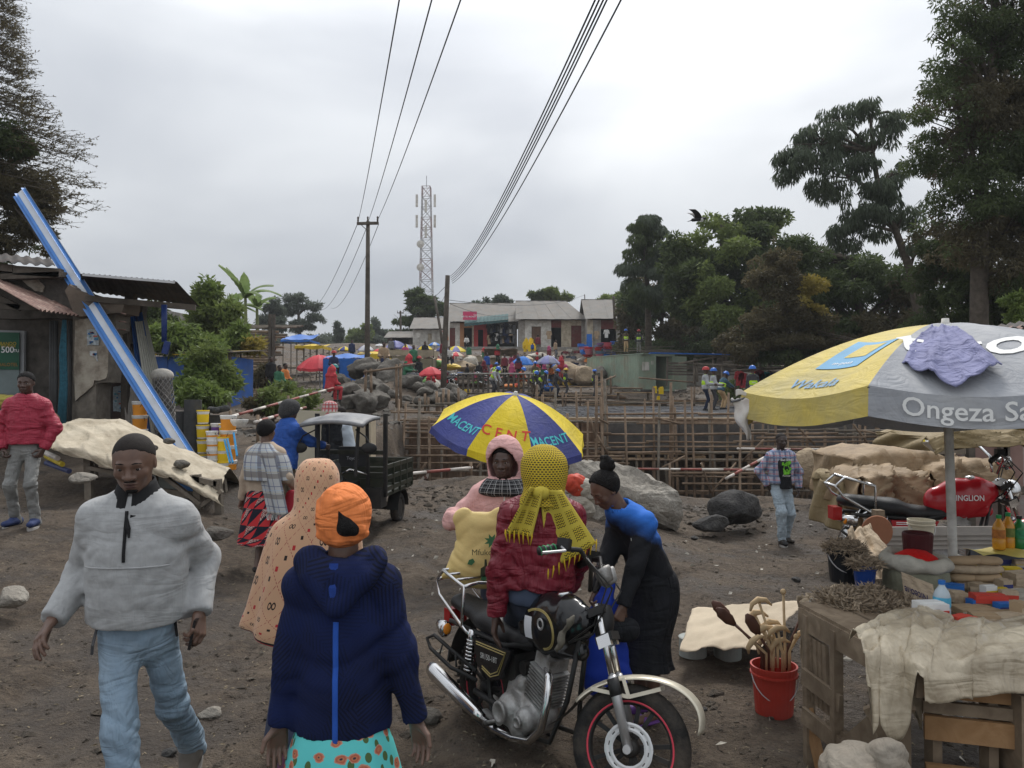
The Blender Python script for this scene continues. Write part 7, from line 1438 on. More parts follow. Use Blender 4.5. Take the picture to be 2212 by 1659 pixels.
heap_round(46,1292,1330,742,790,72.5,67,.42,'plastic_basin',['%s plastic basin before the right-hand shop'%c_ for c_ in _CN],PLB,'plastic basins before the right-hand shop');heap_round(10,1268,1278,752,783,71,68,.38,'plastic_basin',['red basin in the tall red stack','pink basin in the tall red stack'],[PLB[1],PLB[3]],'red basin stack');heap_round(14,1132,1158,746,762,73,71,.3,'yellow_jerrycan',['yellow jerrycans before the white shop wall'],[PY],'yellow jerrycans','can');heap_round(9,1252,1270,753,772,71,69,.42,'plastic_crate',['blue plastic crate stacked before the maroon door','pink plastic crate stacked before the maroon door'],[PLB[0],PLB[0],PLB[3]],'plastic crates','crate');heap_round(14,1215,1248,762,785,68,66,.25,'small_box',['small goods boxes set out on the terrace'],[SACKW,PLB[5],OLDP,CLOTHES[3]],'small boxes on the terrace','crate');heap_round(10,1215,1250,788,800,63,61,.3,'cloth_bundle',['bundle of red and white cloth on the terrace','bundle of dark cloth on the terrace'],[CLOTHES[5],CLOTHES[4],CLOTHES[1]],'cloth bundles','basin')
o=MB().box(D(1273,738,73),(.55,.5,.1)).box(D(1273,733,73),(.5,.06,1.)).box(D(1273,745,73),(.5,.45,.6)).bd('chair_stack',PLB[0]);tag(o,'stack of blue plastic chairs by the right-hand shop door','chairs')
rr=random.Random(77);gh=[]
for i in range(60):
 x,y=rr.uniform(880,1290),rr.uniform(772,832);gh.append(lump(x,y,ray_g(x,y),(rr.uniform(.5,1.5),rr.uniform(.5,1.2),rr.uniform(.3,.9)),rr.choice([SACKW,SACKB,PRODO,PRODY,PRODG,PRODR,OLDP,UNAVY,BT,CLOTHES[3],SACKB,CLOTHES[0]]),'x','small heaps of goods all over the market slope',5,'goods_heap','heap',i+900,2))
rank(gh,['top row','second row','third row','fourth row','lowest row'],' of small heaps of goods on the market slope')
for i,(x,y,s)in enumerate(((1414,850,.26),(1428,852,.28),(1422,866,.18))):
 p=D(x,y,50);mb=MB();mb.box((0,0,s*.8),(s*1.1,s*.6,s*1.5));mb.box((0,0,s*1.65),(s*.7,s*.2,s*.25));mb.lathe([(.05,s*1.5),(.05,s*1.85),(0,s*1.85)],8,(s*.35,0,0));tag(mb.bd('yellow_jerrycan',PY,loc=p),('left yellow jerrycan hanging at the container door','right yellow jerrycan at the container door','small yellow jerrycan on the ground before the container')[i],'jerrycan')
 # ================================================================== goods stall at the right
WG=wood('stall_grey_wood',(.17,.125,.085),(.3,.235,.165),9);WO=wood('stall_orange_wood',(.28,.155,.07),(.4,.24,.12),9)
SHEETP=mat('dirty_clear_plastic',(.52,.45,.335),.34,.2,6,.3,9,dirt=.45,dirtc=(.22,.17,.11),dscale=3.5,fold=.45);PAPERB=mat('brown_paper_sack',(.5,.4,.285),.85,.1,7,.35,30,dirt=.3,dirtc=(.34,.26,.18),fold=.5);CARD=mat('cardboard_box',(.4,.29,.18),.9,.12)
def at(x,y,z):
 p=D(x,y,1.);f=(z-CH)/(p.z-CH);return Vc((p.x*f,f,z))
TZ=.8
def goods_stall():
 A,B_,C_,E_=at(1738,1312,TZ),at(1982,1442,TZ),at(2420,1320,TZ),at(2060,1210,TZ)
 root=empty('goods_table',(A.x,A.y,gzf(A.x,A.y)),0,'rough wooden table carrying dried fish and packets at the right','table');tmp=link('tmp',None)
 n=9
 for i in range(n):a,b=A.lerp(E_,(i+.5)/n),B_.lerp(C_,(i+.5)/n);MB().beam(a,b,(E_-A).length/n*.94,.025).bd('top_board',WG,tmp)
 MB().beam(A-Vc((0.,.02,.06)),B_-Vc((0,.02,.06)),.03,.11).bd('apron',WG,tmp);MB().beam(A-Vc((.02,0,.06)),E_-Vc((.02,0,.06)),.03,.11).bd('apron',WG,tmp)
 dx=(B_-A).normalized()
 for p,m in((A+dx*.04,WG),(A+dx*.3,WG),(B_-dx*.1,WG),(E_,WG)):MB().beam(p-Vc((0,0,.03)),(p.x,p.y,-.05),.055,.045).bd('leg',m,tmp)
 for f,w in((.03,.05),(.1,.045),(.155,.04),(.21,.05)):p=A+dx*f*.8-Vc((0,.04,.13));MB().beam(p,p-Vc((-.01,0,.34)),w,.018).bd('slat',WG,tmp)
 for z in(.46,.26):MB().beam(A+Vc((-.03,-.05,z-TZ)),A+dx*.3+Vc((0,-.05,z-TZ-.03)),.02,.085).bd('cross_slat',WG,tmp)
 MB().beam(A+dx*.3-Vc((0,.06,.6)),A+dx*.8-Vc((0,.06,.14)),.02,.1).bd('diagonal_brace',WG,tmp);MB().beam(A+dx*0.-Vc((0,.03,.52)),A+dx*.16-Vc((0,.03,.82)),.02,.09).bd('diagonal_brace',WO,tmp);MB().beam(A+dx*.3-Vc((0,-.1,.55)),B_-Vc((0,-.2,.55)),.03,.09).bd('stretcher',WG,tmp)
 adopt(tmp,root)
 P0,P1=at(1990,1470,.7),at(2300,1500,.7);root=empty('crate_bench',(P0 .x,P0 .y,0),0,'bench of orange crate boards under the plastic sheet, right foreground','bench');tmp=link('tmp',None);dz=Vc((0,0,1))
 for i,(z,m,h)in enumerate(((.665,WO,.055),(.6,WG,.05),(.515,WO,.1),(.34,WO,.05))):MB().beam(P0+dz*(z-.7)+Vc((0.,-.01*i,0)),P1+dz*(z-.7)+Vc((0,-.01*i,0)),.025,h).bd('front_board',m,tmp)
 for f in(.12,.52,.9):p=P0 .lerp(P1,f);MB().beam(p+Vc((0,.04,-.03)),(p.x,p.y+.04,-.02),.07,.04).bd('leg',WG,tmp)
 q=P0 .lerp(P1,.16);MB().beam(q+Vc((0,-.06,-.66)),q+Vc((.42,-.06,-.3)),.03,.09).bd('diagonal_brace',WO,tmp);MB().beam(P0+Vc((-.18,.1,-.15)),P0+Vc((.1,-.02,-.68)),.04,.05).bd('diagonal_brace',WG,tmp)
 adopt(tmp,root)
 p=at(2160,1545,.55);tag(MB().beam(p+Vc((0,-.1,.15)),p+Vc((0.,-.1,-.55)),.16,.05).beam(p+Vc((.1,-.1,.1)),p+Vc((.5,-.1,.1)),.05,.12).beam(p+Vc((.06,-.12,-.2)),p+Vc((.5,-.12,-.25)),.05,.1).bd('stool_end',WG),'grey wooden trestle end at the lower right edge','trestle')
 pts_top=[(1835,1385),(1900,1345),(1985,1318),(2060,1345),(2130,1352),(2250,1325)];pts_hem=[(1868,1478),(1900,1480),(1955,1482),(2010,1500),(2100,1494),(2250,1485)];k=5
 def smp(L,u):t=u*k;i=min(int(t),k-1);f=t-i;f=f*f*(3-2*f);return lerp(L[i][0],L[i+1][0],f),lerp(L[i][1],L[i+1][1],f)
 mb=MB();rg2=random.Random(1)
 def f(u,v):
  a=at(*smp(pts_top,u),TZ+.05);b=at(*smp(pts_hem,u),.72);nn=mnoise.fractal(Vc((u*6,v*3,4.1)),1,2.1,4)
  if v<.72:q=v/.72;p=a.lerp(b,q);p.z=lerp(TZ+.05,TZ+.028,q)+.05*math.sin(PI*q)*(1-.5*u)+.018*abs(math.sin(9*u+14*v))+.012*abs(math.sin(26*u-9*v))
  else:
   q=(v-.72)/.28;drop=max(.03,.12+.18*math.sin(6.3*u+.5)*(u<.55)+.1*math.sin(17*u+2)*(u<.55))if u>.03 else.1;p=b.copy();p.z=TZ+.028-drop*q;p.y-=.03*q+.015*math.sin(30*u)*q;p.x+=.015*math.sin(20*u)*q
  return p+Vc((0,-.012*nn,.028*nn))
 mb.grid(90,50,f);o=mb.bd('plastic_sheet',SHEETP,smooth=True);o.modifiers.new('s','SOLIDIFY').thickness=.003;tag(o,'dirty translucent plastic sheet crumpled over the front of the stall','sheet')
 for i,(xa,ya,xb,yb,xc,yc,d)in enumerate(((1880,1425,1925,1470,1880,1535,3.75),(1935,1460,2035,1450,1985,1570,3.55),(1860,1400,1900,1420,1870,1430,3.9))):
  a,b,c_=D(xa,ya,d),D(xb,yb,d-.08),D(xc,yc,d-.05);mb=MB();mb.grid(14,20,lambda u,v:(a.lerp(b,u)).lerp(c_,v)+Vc((0,-.02*math.sin(u*11+2*v)*(1-v*.6)-.012*math.sin(23*u*(1-v)+8*v),.006*math.sin(19*u))));o=mb.bd('sheet_corner',SHEETP,smooth=True);o.modifiers.new('s','SOLIDIFY').thickness=.003;tag(o,('left hanging grey corner of the plastic sheet, knotted tail','right hanging pointed corner of the plastic sheet','small upper fold of the plastic sheet at the table edge')[i],'sheet')
goods_stall()
FISH=mat('dried_fish',(.3,.235,.165),.6,.45,60,spec=.4);
def fish(cpts,n,label,L=.05,name='dried_fish',rngs=1):
 rng=np.random.default_rng(rngs);P=[]
 for c,r in cpts:
  k=int(n*r[0]*r[1]/sum(q[1][0]*q[1][1]for q in cpts));v=rng.normal(0,1,(k,3));v[:,2]=np.abs(v[:,2]);v/=np.linalg.norm(v,axis=1,keepdims=True);P.append(np.array(c)+v*np.array(r)*rng.uniform(.86,1.06,(k,1)))
 P=np.concatenate(P);d=rng.normal(0,1,P.shape)*np.array([1,1,.45]);v=leaves_np(P-P[0],d,L,L*.2,rng,.2);mb=MB()
 for c,r in cpts:mb.sphere(Vc(c)-Vc(P[0]),[q*.9 for q in r],20,10)
 me=raw_mesh(name,v,np.arange(len(v)),4,FISH);o=link(name,me,None,P[0]);tag(o,label,'dried fish',kind='stuff')
 q=mb.bd('fish_core',mat('dried_fish_core',(.16,.125,.09),.9,.4,40),o,True);return o
p=at(1868,1305,TZ);fish([((p.x,p.y,TZ),(.22,.24,.055)),((p.x-.1,p.y+.02,TZ),(.14,.16,.04)),((p.x+.1,p.y-.08,TZ),(.18,.16,.045))],4200,'large heap of dried sardine-like fish on the table',.055)
BKB=mat('black_bucket_plastic',(.014,.015,.018),.45,.2,8);BKBL=mat('blue_bucket_plastic',(.015,.05,.22),.4,.1);BKG=mat('green_cup_plastic',(.05,.33,.16),.4,.1)
def pail(x,y,d,r0,r1,h,m,label,cat='bucket',handle=True,z=None):
 p=D(x,y,d);root=empty('bucket',(p.x,d,p.z),0,label,cat);MB().lathe([(r0*.98,0),(r0,.01),(lerp(r0,r1,.8),h*.8),(r1*1.06,h*.81),(r1*1.06,h*.85),(r1,h*.86),(r1*1.04,h*.93),(r1*1.05,h),(r1*.97,h),(r0*.96,h*.12),(0,h*.12)],28).bd('pail',m,root)
 if handle:a=[Vc((math.cos(t)*r1*1.05,-.01-math.sin(t)*r1*.75,h*.84-math.sin(t)*h*.5))for t in[i*PI/12 for i in range(13)]];MB().tube(a,.0035,5).bd('handle',mat('grey_handle',(.45,.45,.45),.5),root)
 return root,p
_,p=pail(1825,1256,4.6,.085,.1,.2,BKB,'black bucket heaped with dried fish');fish([((p.x,p.y,p.z+.18),(.115,.11,.065))],900,'heap of dried fish in the black bucket',.045,rngs=2)
_,p=pail(1868,1268,4.4,.05,.065,.13,BKBL,'small blue bucket of dried fish beside the black one',handle=False);fish([((p.x,p.y,p.z+.12),(.085,.075,.05))],600,'heap of dried fish in the blue bucket',.045,rngs=3)
_,p=pail(1882,1312,4.15,.028,.045,.07,BKG,'green plastic measuring cup on the fish heap','cup',False);fish([((p.x+.005,p.y,p.z+.065),(.075,.065,.05))],500,'heap of dried fish on the green cup',.042,rngs=4)
rb,p=pail(1672,1508,4.78,.112,.135,.3,mat('red_bucket_plastic',(.42,.045,.03),.45,.15,6,dirt=.2,dirtc=(.25,.06,.05)),'red bucket full of carved wooden ladles and sticks');rb.location.z=gzf(p.x,4.78)
LW=mat('pale_carved_wood',(.55,.4,.23),.7,.15,14);DW=mat('dark_carved_wood',(.1,.045,.03),.55,.2,14);rr=random.Random(6)
def ladle(top,base,m,label,kind):
 b,t=D(*base,4.78),D(*top,4.78+rr.uniform(-.08,.08));root=empty('wooden_ladle',b,0,label,'ladle','carved utensils in the red bucket');tmp=link('tmp',None);MB().tube([b-Vc((0,0,.12)),b,t],[.009,.009,.008],8).bd('handle',m,tmp,True);d=(t-b).normalized();x=d.cross(Vc((0,1,0))).normalized()
 if kind=='whisk':
  MB().tube([t-x*.07-d*.035,t-x*.045+d*.005,t+d*.02,t+x*.045+d*.005,t+x*.07-d*.035],[.006,.015,.02,.015,.006],10).bd('whisk_head',m,tmp,True)
 elif kind=='spoon':MB().tube([t,t+d*.05,t+d*.12,t+d*.16],[.012,.034,.034,.01],12,flat=.35,up=(0,1,0)).bd('blade',m,tmp,True)
 elif kind=='knob':MB().sphere(t,.018,10,7).bd('knob',m,tmp,True)
 adopt(tmp,root)
LL=[((1640,1302),(1672,1400),LW,'whisk'),((1632,1330),(1665,1400),LW,'whisk'),((1652,1362),(1668,1410),LW,'whisk'),((1680,1362),(1690,1410),LW,'whisk'),((1628,1388),(1655,1412),LW,'whisk'),((1650,1388),(1670,1412),LW,'whisk'),((1680,1392),(1694,1412),LW,'whisk'),((1664,1350),(1680,1400),LW,'whisk'),((1588,1350),(1650,1405),DW,'spoon'),((1580,1340),(1645,1405),DW,'spoon'),((1692,1278),(1696,1400),LW,'knob'),((1736,1318),(1700,1405),DW,'knob'),((1728,1368),(1706,1405),LW,'knob'),((1640,1372),(1660,1405),DW,'spoon'),((1720,1375),(1702,1410),LW,'knob')]
for i,(t,b,m,k)in enumerate(LL):ladle(t,b,m,'%s %s standing in the red bucket, %s'%('pale' if m is LW else 'dark',{'whisk':'carved half-moon headed stick','spoon':'flat wooden spoon','knob':'round headed stick'}[k],('the tallest half-moon','second tallest at the left','middle front','right front','lowest left','low middle','low right','behind the others','leaning far left, lower','leaning far left, upper','tall and upright','leaning right against the table','leaning right, paler','half hidden in the middle','rightmost short one')[i]),k)
def sheet_drape(name,label,P,m,amp=.03,cat='sheet',nu=40,nv=26,seed=0.):
 a,b,c_,d=(Vc(q)for q in P);mb=MB();n=(b-a).cross(d-a).normalized()
 def f(u,v):q=(a.lerp(b,u)).lerp(d.lerp(c_,u),v);k=mnoise.fractal(Vc((u*4+seed,v*4,seed)),1,2,4);return q+n*(amp*k+amp*.6*abs(math.sin(8*u+6*v+seed))*math.sin(PI*u))
 mb.grid(nu,nv,f);o=mb.bd(name,m,smooth=True);o.modifiers.new('s','SOLIDIFY').thickness=.004;return tag(o,label,cat)
sheet_drape('paper_sack','opened brown paper sack draped along the left of the table, lettering upside down',[D(1725,1300,4.6),D(1830,1250,4.9),D(2010,1290,4.7),D(1960,1330,4.5)],PAPERB,.02,'sack',seed=1);sheet_drape('paper_sack','tall brown paper sheet standing behind the fish buckets',[D(1830,1145,5.6),D(1880,1130,5.7),D(1990,1300,4.9),D(1880,1275,4.95)],PAPERB,.04,'sack',seed=2);sheet_drape('paper_sack','brown paper hanging down the left table side',[D(1722,1290,4.62),D(1770,1280,4.7),D(1755,1480,4.8),D(1735,1490,4.7)],PAPERB,.03,'sack',seed=3)
sheet_drape('white_sack_edge','twisted white sack edge running along the table corner',[D(1742,1300,4.35),D(1770,1290,4.4),D(1880,1400,3.98),D(1860,1405,3.95)],SACKW,.03,'sack',seed=4);sA,sB=at(1955,1305,TZ),at(2025,1338,TZ);sU=Vc((.03,.1,.15));sheet_drape('paper_sack','brown sack front printed with dark upside-down lettering',[sA,sB,sB+sU,sA+sU],PAPERB,.004,'sack',seed=5)
sX=(sB-sA).normalized();sN=sX.cross(sU).normalized()*.012;mb=MB();put_text(mb,'Niceone',.062,lambda x,z:(sA+sB+sU)/2-sX*x-sU.normalized()*z+sN,bold=.02);tag(mb.bd('sack_print',mat('navy_print',(.06,.05,.1),.7)),'upside-down dark lettering on the brown sack','print')
def rolled_sack():
 c_=at(2015,1290,TZ);c_.y+=.18;root=empty('flour_sack',c_,0,'open grey-green sack with rolled white rim holding bright red powder','sack');GS=mat('grey_green_sack',(.22,.22,.16),.9,.2,14,.5,60);FS=mat('rolled_sack_rim',(.46,.44,.38),.95,.15,14,.5,60)
 link('sack_body',sdfm('sack_body',[cap((0,0,0.),(0,0,.06),.17,.175,.05)],.013,GS,3,.006,cut=lambda X,Y,Z:Z-.15),root);mb=MB();torus(mb,(0,0,0),.155,.045,44,14,.05);me=mb.mesh('rolled_rim',FS,True);
 for v in me.vertices:x,y,z=v.co;k=mnoise.fractal(Vc((x*9,z*9,y*9)),1,2,3)*.02;v.co=(x*(1+k*2),z*(1+k*2),y*.85+.16+k)
 link('rolled_rim',me,root);MB().lathe([(.14,.15),(.11,.19),(.06,.22),(0,.23)],26).bd('red_powder',mat('red_powder',(.6,.012,.01),.95,.12,60,.4,150),root,True)
 mb=MB();mb.lathe([(.075,.16),(.085,.3),(.08,.31),(.07,.3),(.06,.18)],20,(.06,.09,0));mb.bd('scoop',mat('maroon_cup',(.07,.012,.014),.6),root)
rolled_sack()
def bottle(x,y,d,h,r_,liquid,capm,label,lab=None):
 p=at(x,y,TZ+.005+(.12 if y<1200 else 0));root=empty('bottle',p,0,label,'bottle');BM=liquid;MB().lathe([(r_*.9,0),(r_,.01),(r_,h*.28),(r_*.95,h*.3),(r_,h*.33),(r_,h*.6),(r_*.8,h*.72),(r_*.36,h*.86),(r_*.34,h*.92),(0,h*.92)],22).bd('bottle_body',BM,root,True);MB().lathe([(r_*.42,h*.9),(r_*.42,h),(0,h)],16).bd('cap',capm,root)
 if lab:MB().lathe([(r_*1.015,h*.33),(r_*1.015,h*.58)],22,caps=False).bd('label',lab,root,True)
GLS=mat('clear_bottle',(.42,.5,.55),.1,.08,6,spec=.6);bottle(2035,1336,4.25,.19,.04,GLS,PLB[0],'clear water bottle with blue cap and light blue label',mat('water_label',(.1,.42,.62),.5,.1));OJ=mat('orange_juice',(.65,.3,.03),.2,.1,spec=.5);bottle(2158,1186,5.3,.22,.038,OJ,GRN,'left orange juice bottle with green cap',mat('juice_label',(.42,.16,.04),.5,.4,30));bottle(2178,1184,5.2,.23,.038,OJ,GRN,'middle juice bottle with green cap',mat('juice_label2',(.16,.2,.05),.5,.4,30));bottle(2202,1184,5.15,.21,.04,mat('green_bottle',(.02,.22,.06),.2,.1,spec=.5),BLK,'green bottle with dark cap at the right',mat('juice_label3',(.03,.25,.12),.5,.4,30));bottle(2022,1315,4.5,.08,.02,mat('blue_can',(.05,.06,.25),.4),PLB[5],'small dark blue can behind the umbrella pole')
rr=random.Random(12);k=0
for j in range(4):
 for i in range(2):
  c_=at(2085+i*44,1275,TZ)+Vc((rr.uniform(-.01,.01),rr.uniform(-.01,.01),.025+.048*j));mb=link('paper_packet',sdfm('paper_packet',[cap((-.055,0,0),(.055,0,0),.036,.036,.02,((0,0,1),.62)),ell((0,0,0),(.085,.04,.022),k=.02)],.008,CARD if j%2 else PAPERB,k,.003),None,c_);mb.rotation_euler=(0,0,rr.uniform(-.3,.3));tag(mb,'brown paper flour packet, row %s from the top, %s'%(('fourth','third','second','first')[j],('left','right')[i]),'packet','brown packets on the table');k+=1
def carton(x,y,d,s,m,label,rz=0.,txt=None,tm=None):
 p=at(x,y,TZ+.004+(.04 if m is PRd else 0));root=empty('carton',p,rz,label,'box','packets and cartons on the stall');b=MB().box((0,0,s[2]/2),s);b.bd('box_body',m,root);MB().box((0,-s[1]/2-.001,s[2]*.55),(s[0]*.98,.002,s[2]*.3)).bd('box_band',tm or PRd,root);MB().box((0,0,s[2]+.001),(s[0]*.97,s[1]*.3,.003)).bd('box_tape',m,root)
for a in((2112,1280,4.6,(.07,.07,.055),PAPERB,'cube of wrapped tan soap on the front row',.4,None,PAPERB),(2068,1302,4.45,(.075,.07,.06),PAPERB,'second cube of wrapped tan soap',.1,None,PAPERB),(2100,1325,4.4,(.19,.12,.035),CARD,'flat white-red biscuit carton',.1,None,SACKW),(2135,1300,4.45,(.16,.08,.04),PRd,'red plastic wrapped packet on the cartons',-.1),(2150,1330,4.35,(.2,.1,.03),CARD,'long tan carton of soap bars',.2,None,PAPERB),(2010,1345,4.35,(.13,.1,.1),WHT,'white detergent carton with red stripe behind the water bottle',.1),(2180,1345,4.3,(.18,.1,.04),PAPERB,'tan soap bar stack at the right',.3,None,CARD),(2080,1345,4.32,(.1,.08,.03),PRd,'small red packet under the cartons',.5),(2125,1345,4.28,(.12,.09,.045),CARD,'open cardboard tray of soap',-.2,None,PAPERB),(2160,1225,5.,(.26,.2,.1),PLB[5],'dark blue box under the yellow leaflet',.1,None,UNAVY),(2200,1300,4.5,(.14,.1,.06),SACKW,'white plastic tub box at the right edge',.2,None,SACKW),(2205,1265,4.7,(.16,.1,.08),PAPERB,'tan wrapped loaf at the right edge',.2,None,PAPERB)):carton(*a)
rr=random.Random(44);pk=[]
for i in range(30):carton(rr.uniform(2045,2225),rr.uniform(1225,1340),0,(rr.uniform(.05,.12),rr.uniform(.04,.08),rr.uniform(.03,.09)),rr.choice([PAPERB,CARD,WHT,SACKB,PLB[0],UYEL,PAPERB,CLOTHES[3],SACKW]),'p',rr.uniform(-.6,.6),None,rr.choice([PRd,SACKW,UNAVY,CARD,PAPERB,UYEL]));pk.append([o for o in bpy.data.objects if o.get('label')=='p'][0]);pk[-1]['label']='q'
rank(pk,['back row','middle row','front row'],' of small packets on the goods table')
p=at(2160,1197,TZ+.105);tag(MB().grid(10,6,lambda u,v:p+Vc(((u-.5)*.36,(v-.5)*.25,.015+.012*math.sin(7*u+3*v)))).bd('yellow_leaflet',mat('yellow_bag',(.6,.5,.12),.6,.15)),'yellow printed bag spread under the juice bottles','bag');tub,p=pail(2205,1305,4.55,.07,.08,.09,SACKW,'white tub with blue lid at the right edge','tub',False);MB().lathe([(.083,.085),(.083,.1),(0,.1)],20).bd('lid',PLB[0],tub)
pail(1990,1178,6.3,.085,.1,.21,mat('ivory_bucket',(.55,.5,.38),.6,.1,6,dirt=.2),'ivory bucket with wire handle beside the red motorcycle')
tag(MB().lathe([(0,0),(.125,0),(.13,.008),(.125,.016),(0,.016)],32,(0,0,0),RX).bd('round_lid',mat('terracotta_lid',(.36,.16,.09),.8,.12),loc=D(1893,1148,6.2)),'round terracotta lid standing before the red motorcycle','lid')
SACKG=mat('muddy_sack',(.3,.265,.215),.85,.3,9,.5,40,dirt=.35,dirtc=(.15,.12,.09),dscale=4,fold=.4)
def sack_lump(x,y,d,s,m,lab,seed):
 p=D(x,y,d);o=link('sack',sdfm('sack',[ell((0,0,0),s,k=.02),ell((s[0]*.4,0,s[2]*.3),[q*.6 for q in s],k=.05)],max(.012,min(s)/9),m,seed,.016,fr=1.6),None,p);return tag(o,lab,'sack')
sack_lump(1850,1672,3.05,(.13,.16,.1),SACKG,'grey-brown sack lying at the bottom edge of the picture',1);sack_lump(1912,1665,3.,(.07,.09,.12),SACKG,'smaller knotted sack beside the one at the bottom edge',2);sack_lump(1978,1275,4.6,(.09,.07,.05),WHT,'white plastic bag behind the fish heap',3);sack_lump(2000,1300,4.62,(.1,.07,.06),PAPERB,'tan folded sack top beside the detergent carton',4)
def platform():
 a=D(1890,1165,6.7);root=empty('slat_bench',(a.x,6.7,0),0,'long grey slatted bench in front of the red motorcycle','bench');tmp=link('tmp',None)
 for i in range(4):z=D(0,1150+i*11,6.7).z;MB().beam((a.x-.05,6.75+.02*i,z),(a.x+3.2,6.75+.02*i,z+.02),.03,.075).bd('slat',mat('pale_grey_board',(.36,.33,.3),.85,.15,6),tmp)
 for x in(.1,1.5,3.):MB().beam((a.x+x,6.85,.9),(a.x+x,6.85,-.3),.08,.08).bd('post',WG,tmp)
 adopt(tmp,root)
platform()
TB=clm('tan_tarp',(.31,.22,.13),.5,(.17,.12,.07));TBG=clm('green_tan_tarp',(.19,.14,.065),.4,(.26,.2,.115))
def draped_box(x0,y0,x1,y1,d,depth,m,label,seed,amp=.05):
 a,b=D(x0,y0,d),D(x1,y1,d);w,h=b.x-a.x,a.z-b.z;mb=MB();z0=b.z
 def f(u,v):
  k=amp*(.35*mnoise.fractal(Vc((u*3+seed,v*5,seed)),1,2,3)+.7*(1-abs(math.sin(7*u+5*v+seed+1.5*math.sin(4*v))))**4+.5*(1-abs(math.sin(13*u-8*v+2*seed)))**5);x=a.x+w*u
  if v<.4:q=v/.4;p=Vc((x,d+depth*(1-q),a.z+.05*math.sin(PI*u)))
  else:q=(v-.4)/.6;p=Vc((x,d-.1*q+.05*math.sin(11*u+seed)*q,a.z-h*q))
  e=abs(u-.5)*2;p.z-=.06*e**6;return p+Vc((k*.5,-abs(k),k*.8))
 mb.grid(44,40,f)
 for s in(0,1):mb.grid(16,24,lambda u,v:Vc((a.x+w*s+(s-.5)*.05*v,d+depth*(1-u)-.06*v,a.z-.03-h*v))+Vc((.03*math.sin(9*u+5*v),0,0)))
 o=mb.bd('draped_goods',m,smooth=True,loc=(0,0,0));o.modifiers.new('s','SOLIDIFY').thickness=.006;return tag(o,label,'covered goods')
draped_box(1845,985,2060,1080,8.6,1.2,TB,'tall box of goods under a tan tarp behind the red motorcycle',1.);draped_box(1815,1040,1850,1140,8.4,.8,TBG,'narrow tan wrapped bale at the left of the covered goods',2.,.04);draped_box(1858,1030,2010,1095,8.,.9,TB,'rumpled tan tarp heap just behind the motorcycle seat',3.,.1);draped_box(2010,1010,2190,1060,8.3,.9,TB,'rumpled pale tarp behind the handlebar of the red motorcycle',4.,.09);draped_box(2000,935,2320,965,6.5,.9,TBG,'brown-yellow tarp sagging under the grey umbrella',5.,.06)
def right_shop():
 root=empty('pink_shop',(6.2,9.3,-.2),0,'peeling pink plaster shop behind the red motorcycle at the right edge','building');tmp=link('tmp',None);PK=mat('peeling_pink_plaster',(.36,.235,.2),.95,.12,3,.4,25,dirt=.5,dirtc=(.42,.4,.37),dscale=2.6);a,b=D(2080,800,9.6),D(2400,1090,9.6)
 MB().box(((a.x+b.x)/2,9.75,(a.z+b.z)/2-.4),(b.x-a.x,.25,a.z-b.z+.8)).bd('wall',PK,tmp);q=D(2105,960,9.5);MB().box((q.x+.3,9.55,q.z-.22),(.62,.06,.75)).bd('shutter',mat('dusty_pink_shutter',(.27,.17,.145),.8,.12),tmp)
 for x in(2095,2165,2170):p=D(x,900,9.45);MB().beam((p.x,9.45,p.z),(p.x,9.45,-.4),.08,.08).bd('post',POLEW,tmp)
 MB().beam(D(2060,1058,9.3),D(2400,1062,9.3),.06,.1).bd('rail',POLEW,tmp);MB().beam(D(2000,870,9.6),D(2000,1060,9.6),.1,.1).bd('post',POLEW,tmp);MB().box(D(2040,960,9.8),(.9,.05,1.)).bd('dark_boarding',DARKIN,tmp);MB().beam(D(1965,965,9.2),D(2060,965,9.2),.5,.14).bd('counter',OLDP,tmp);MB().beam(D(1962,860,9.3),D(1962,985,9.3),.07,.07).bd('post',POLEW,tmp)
 sheet(tmp,'roof_sheet',D(2060,722,9.2),D(2400,690,9.2),D(2400,672,11),D(2100,716,11),RUST,.01,.12,amp=.016);sheet(tmp,'roof_sheet',D(2100,718,9.6),D(2400,684,9.6),D(2400,664,11.4),D(2120,708,11.4),DKTIN,.01,.12,amp=.016);adopt(tmp,root)
right_shop()
for i,(x,y,m)in enumerate(((1975,955,UYEL),(2010,955,UWHITE),(2035,950,UWHITE),(2050,948,PLB[4]))):sack_lump(x,y+5,9.1,(.13,.1,.07),m,('yellow plastic bundle on the dark counter','white plastic bundle on the dark counter','white crumpled plastic right on the dark counter','light blue plastic bundle at the counter end')[i],20+i)
sheet_drape('ground_sheet','pale sack sheet spread over tins on the ground behind the red bucket',[at(1468,1405,.16),at(1640,1402,.18),at(1740,1300,.2),at(1495,1315,.18)],mat('pale_ground_sheet',(.5,.42,.31),.9,.1,5,.3,20,dirt=.25,dirtc=(.32,.26,.19)),.03,seed=8)
for i,(x,lab)in enumerate(((1505,'left grey tin under the pale ground sheet'),(1582,'right grey tin under the pale ground sheet'))):p=at(x,1425,0.);tag(MB().lathe([(.1,0),(.1,.13),(.105,.135),(.095,.14),(0,.14)],24).bd('tin',mat('grey_tin',(.28,.3,.28),.6,.15),loc=(p.x,p.y+.12,gzf(p.x,p.y))),lab,'tin')
o=MB().box(D(672,970,12.6),(.9,.05,1.25),Matrix.Rotation(.04,3,'Y')).bd('pale_board',mat('pale_plywood',(.44,.4,.31),.8,.1,3));tag(o,'pale plywood board standing behind the man in blue','board');o=MB().box(D(765,945,14),(.7,.5,.75)).bd('wooden_chest',mat('tan_box',(.42,.35,.25),.8,.1));tag(o,'pale wooden box behind the tricycle','box')
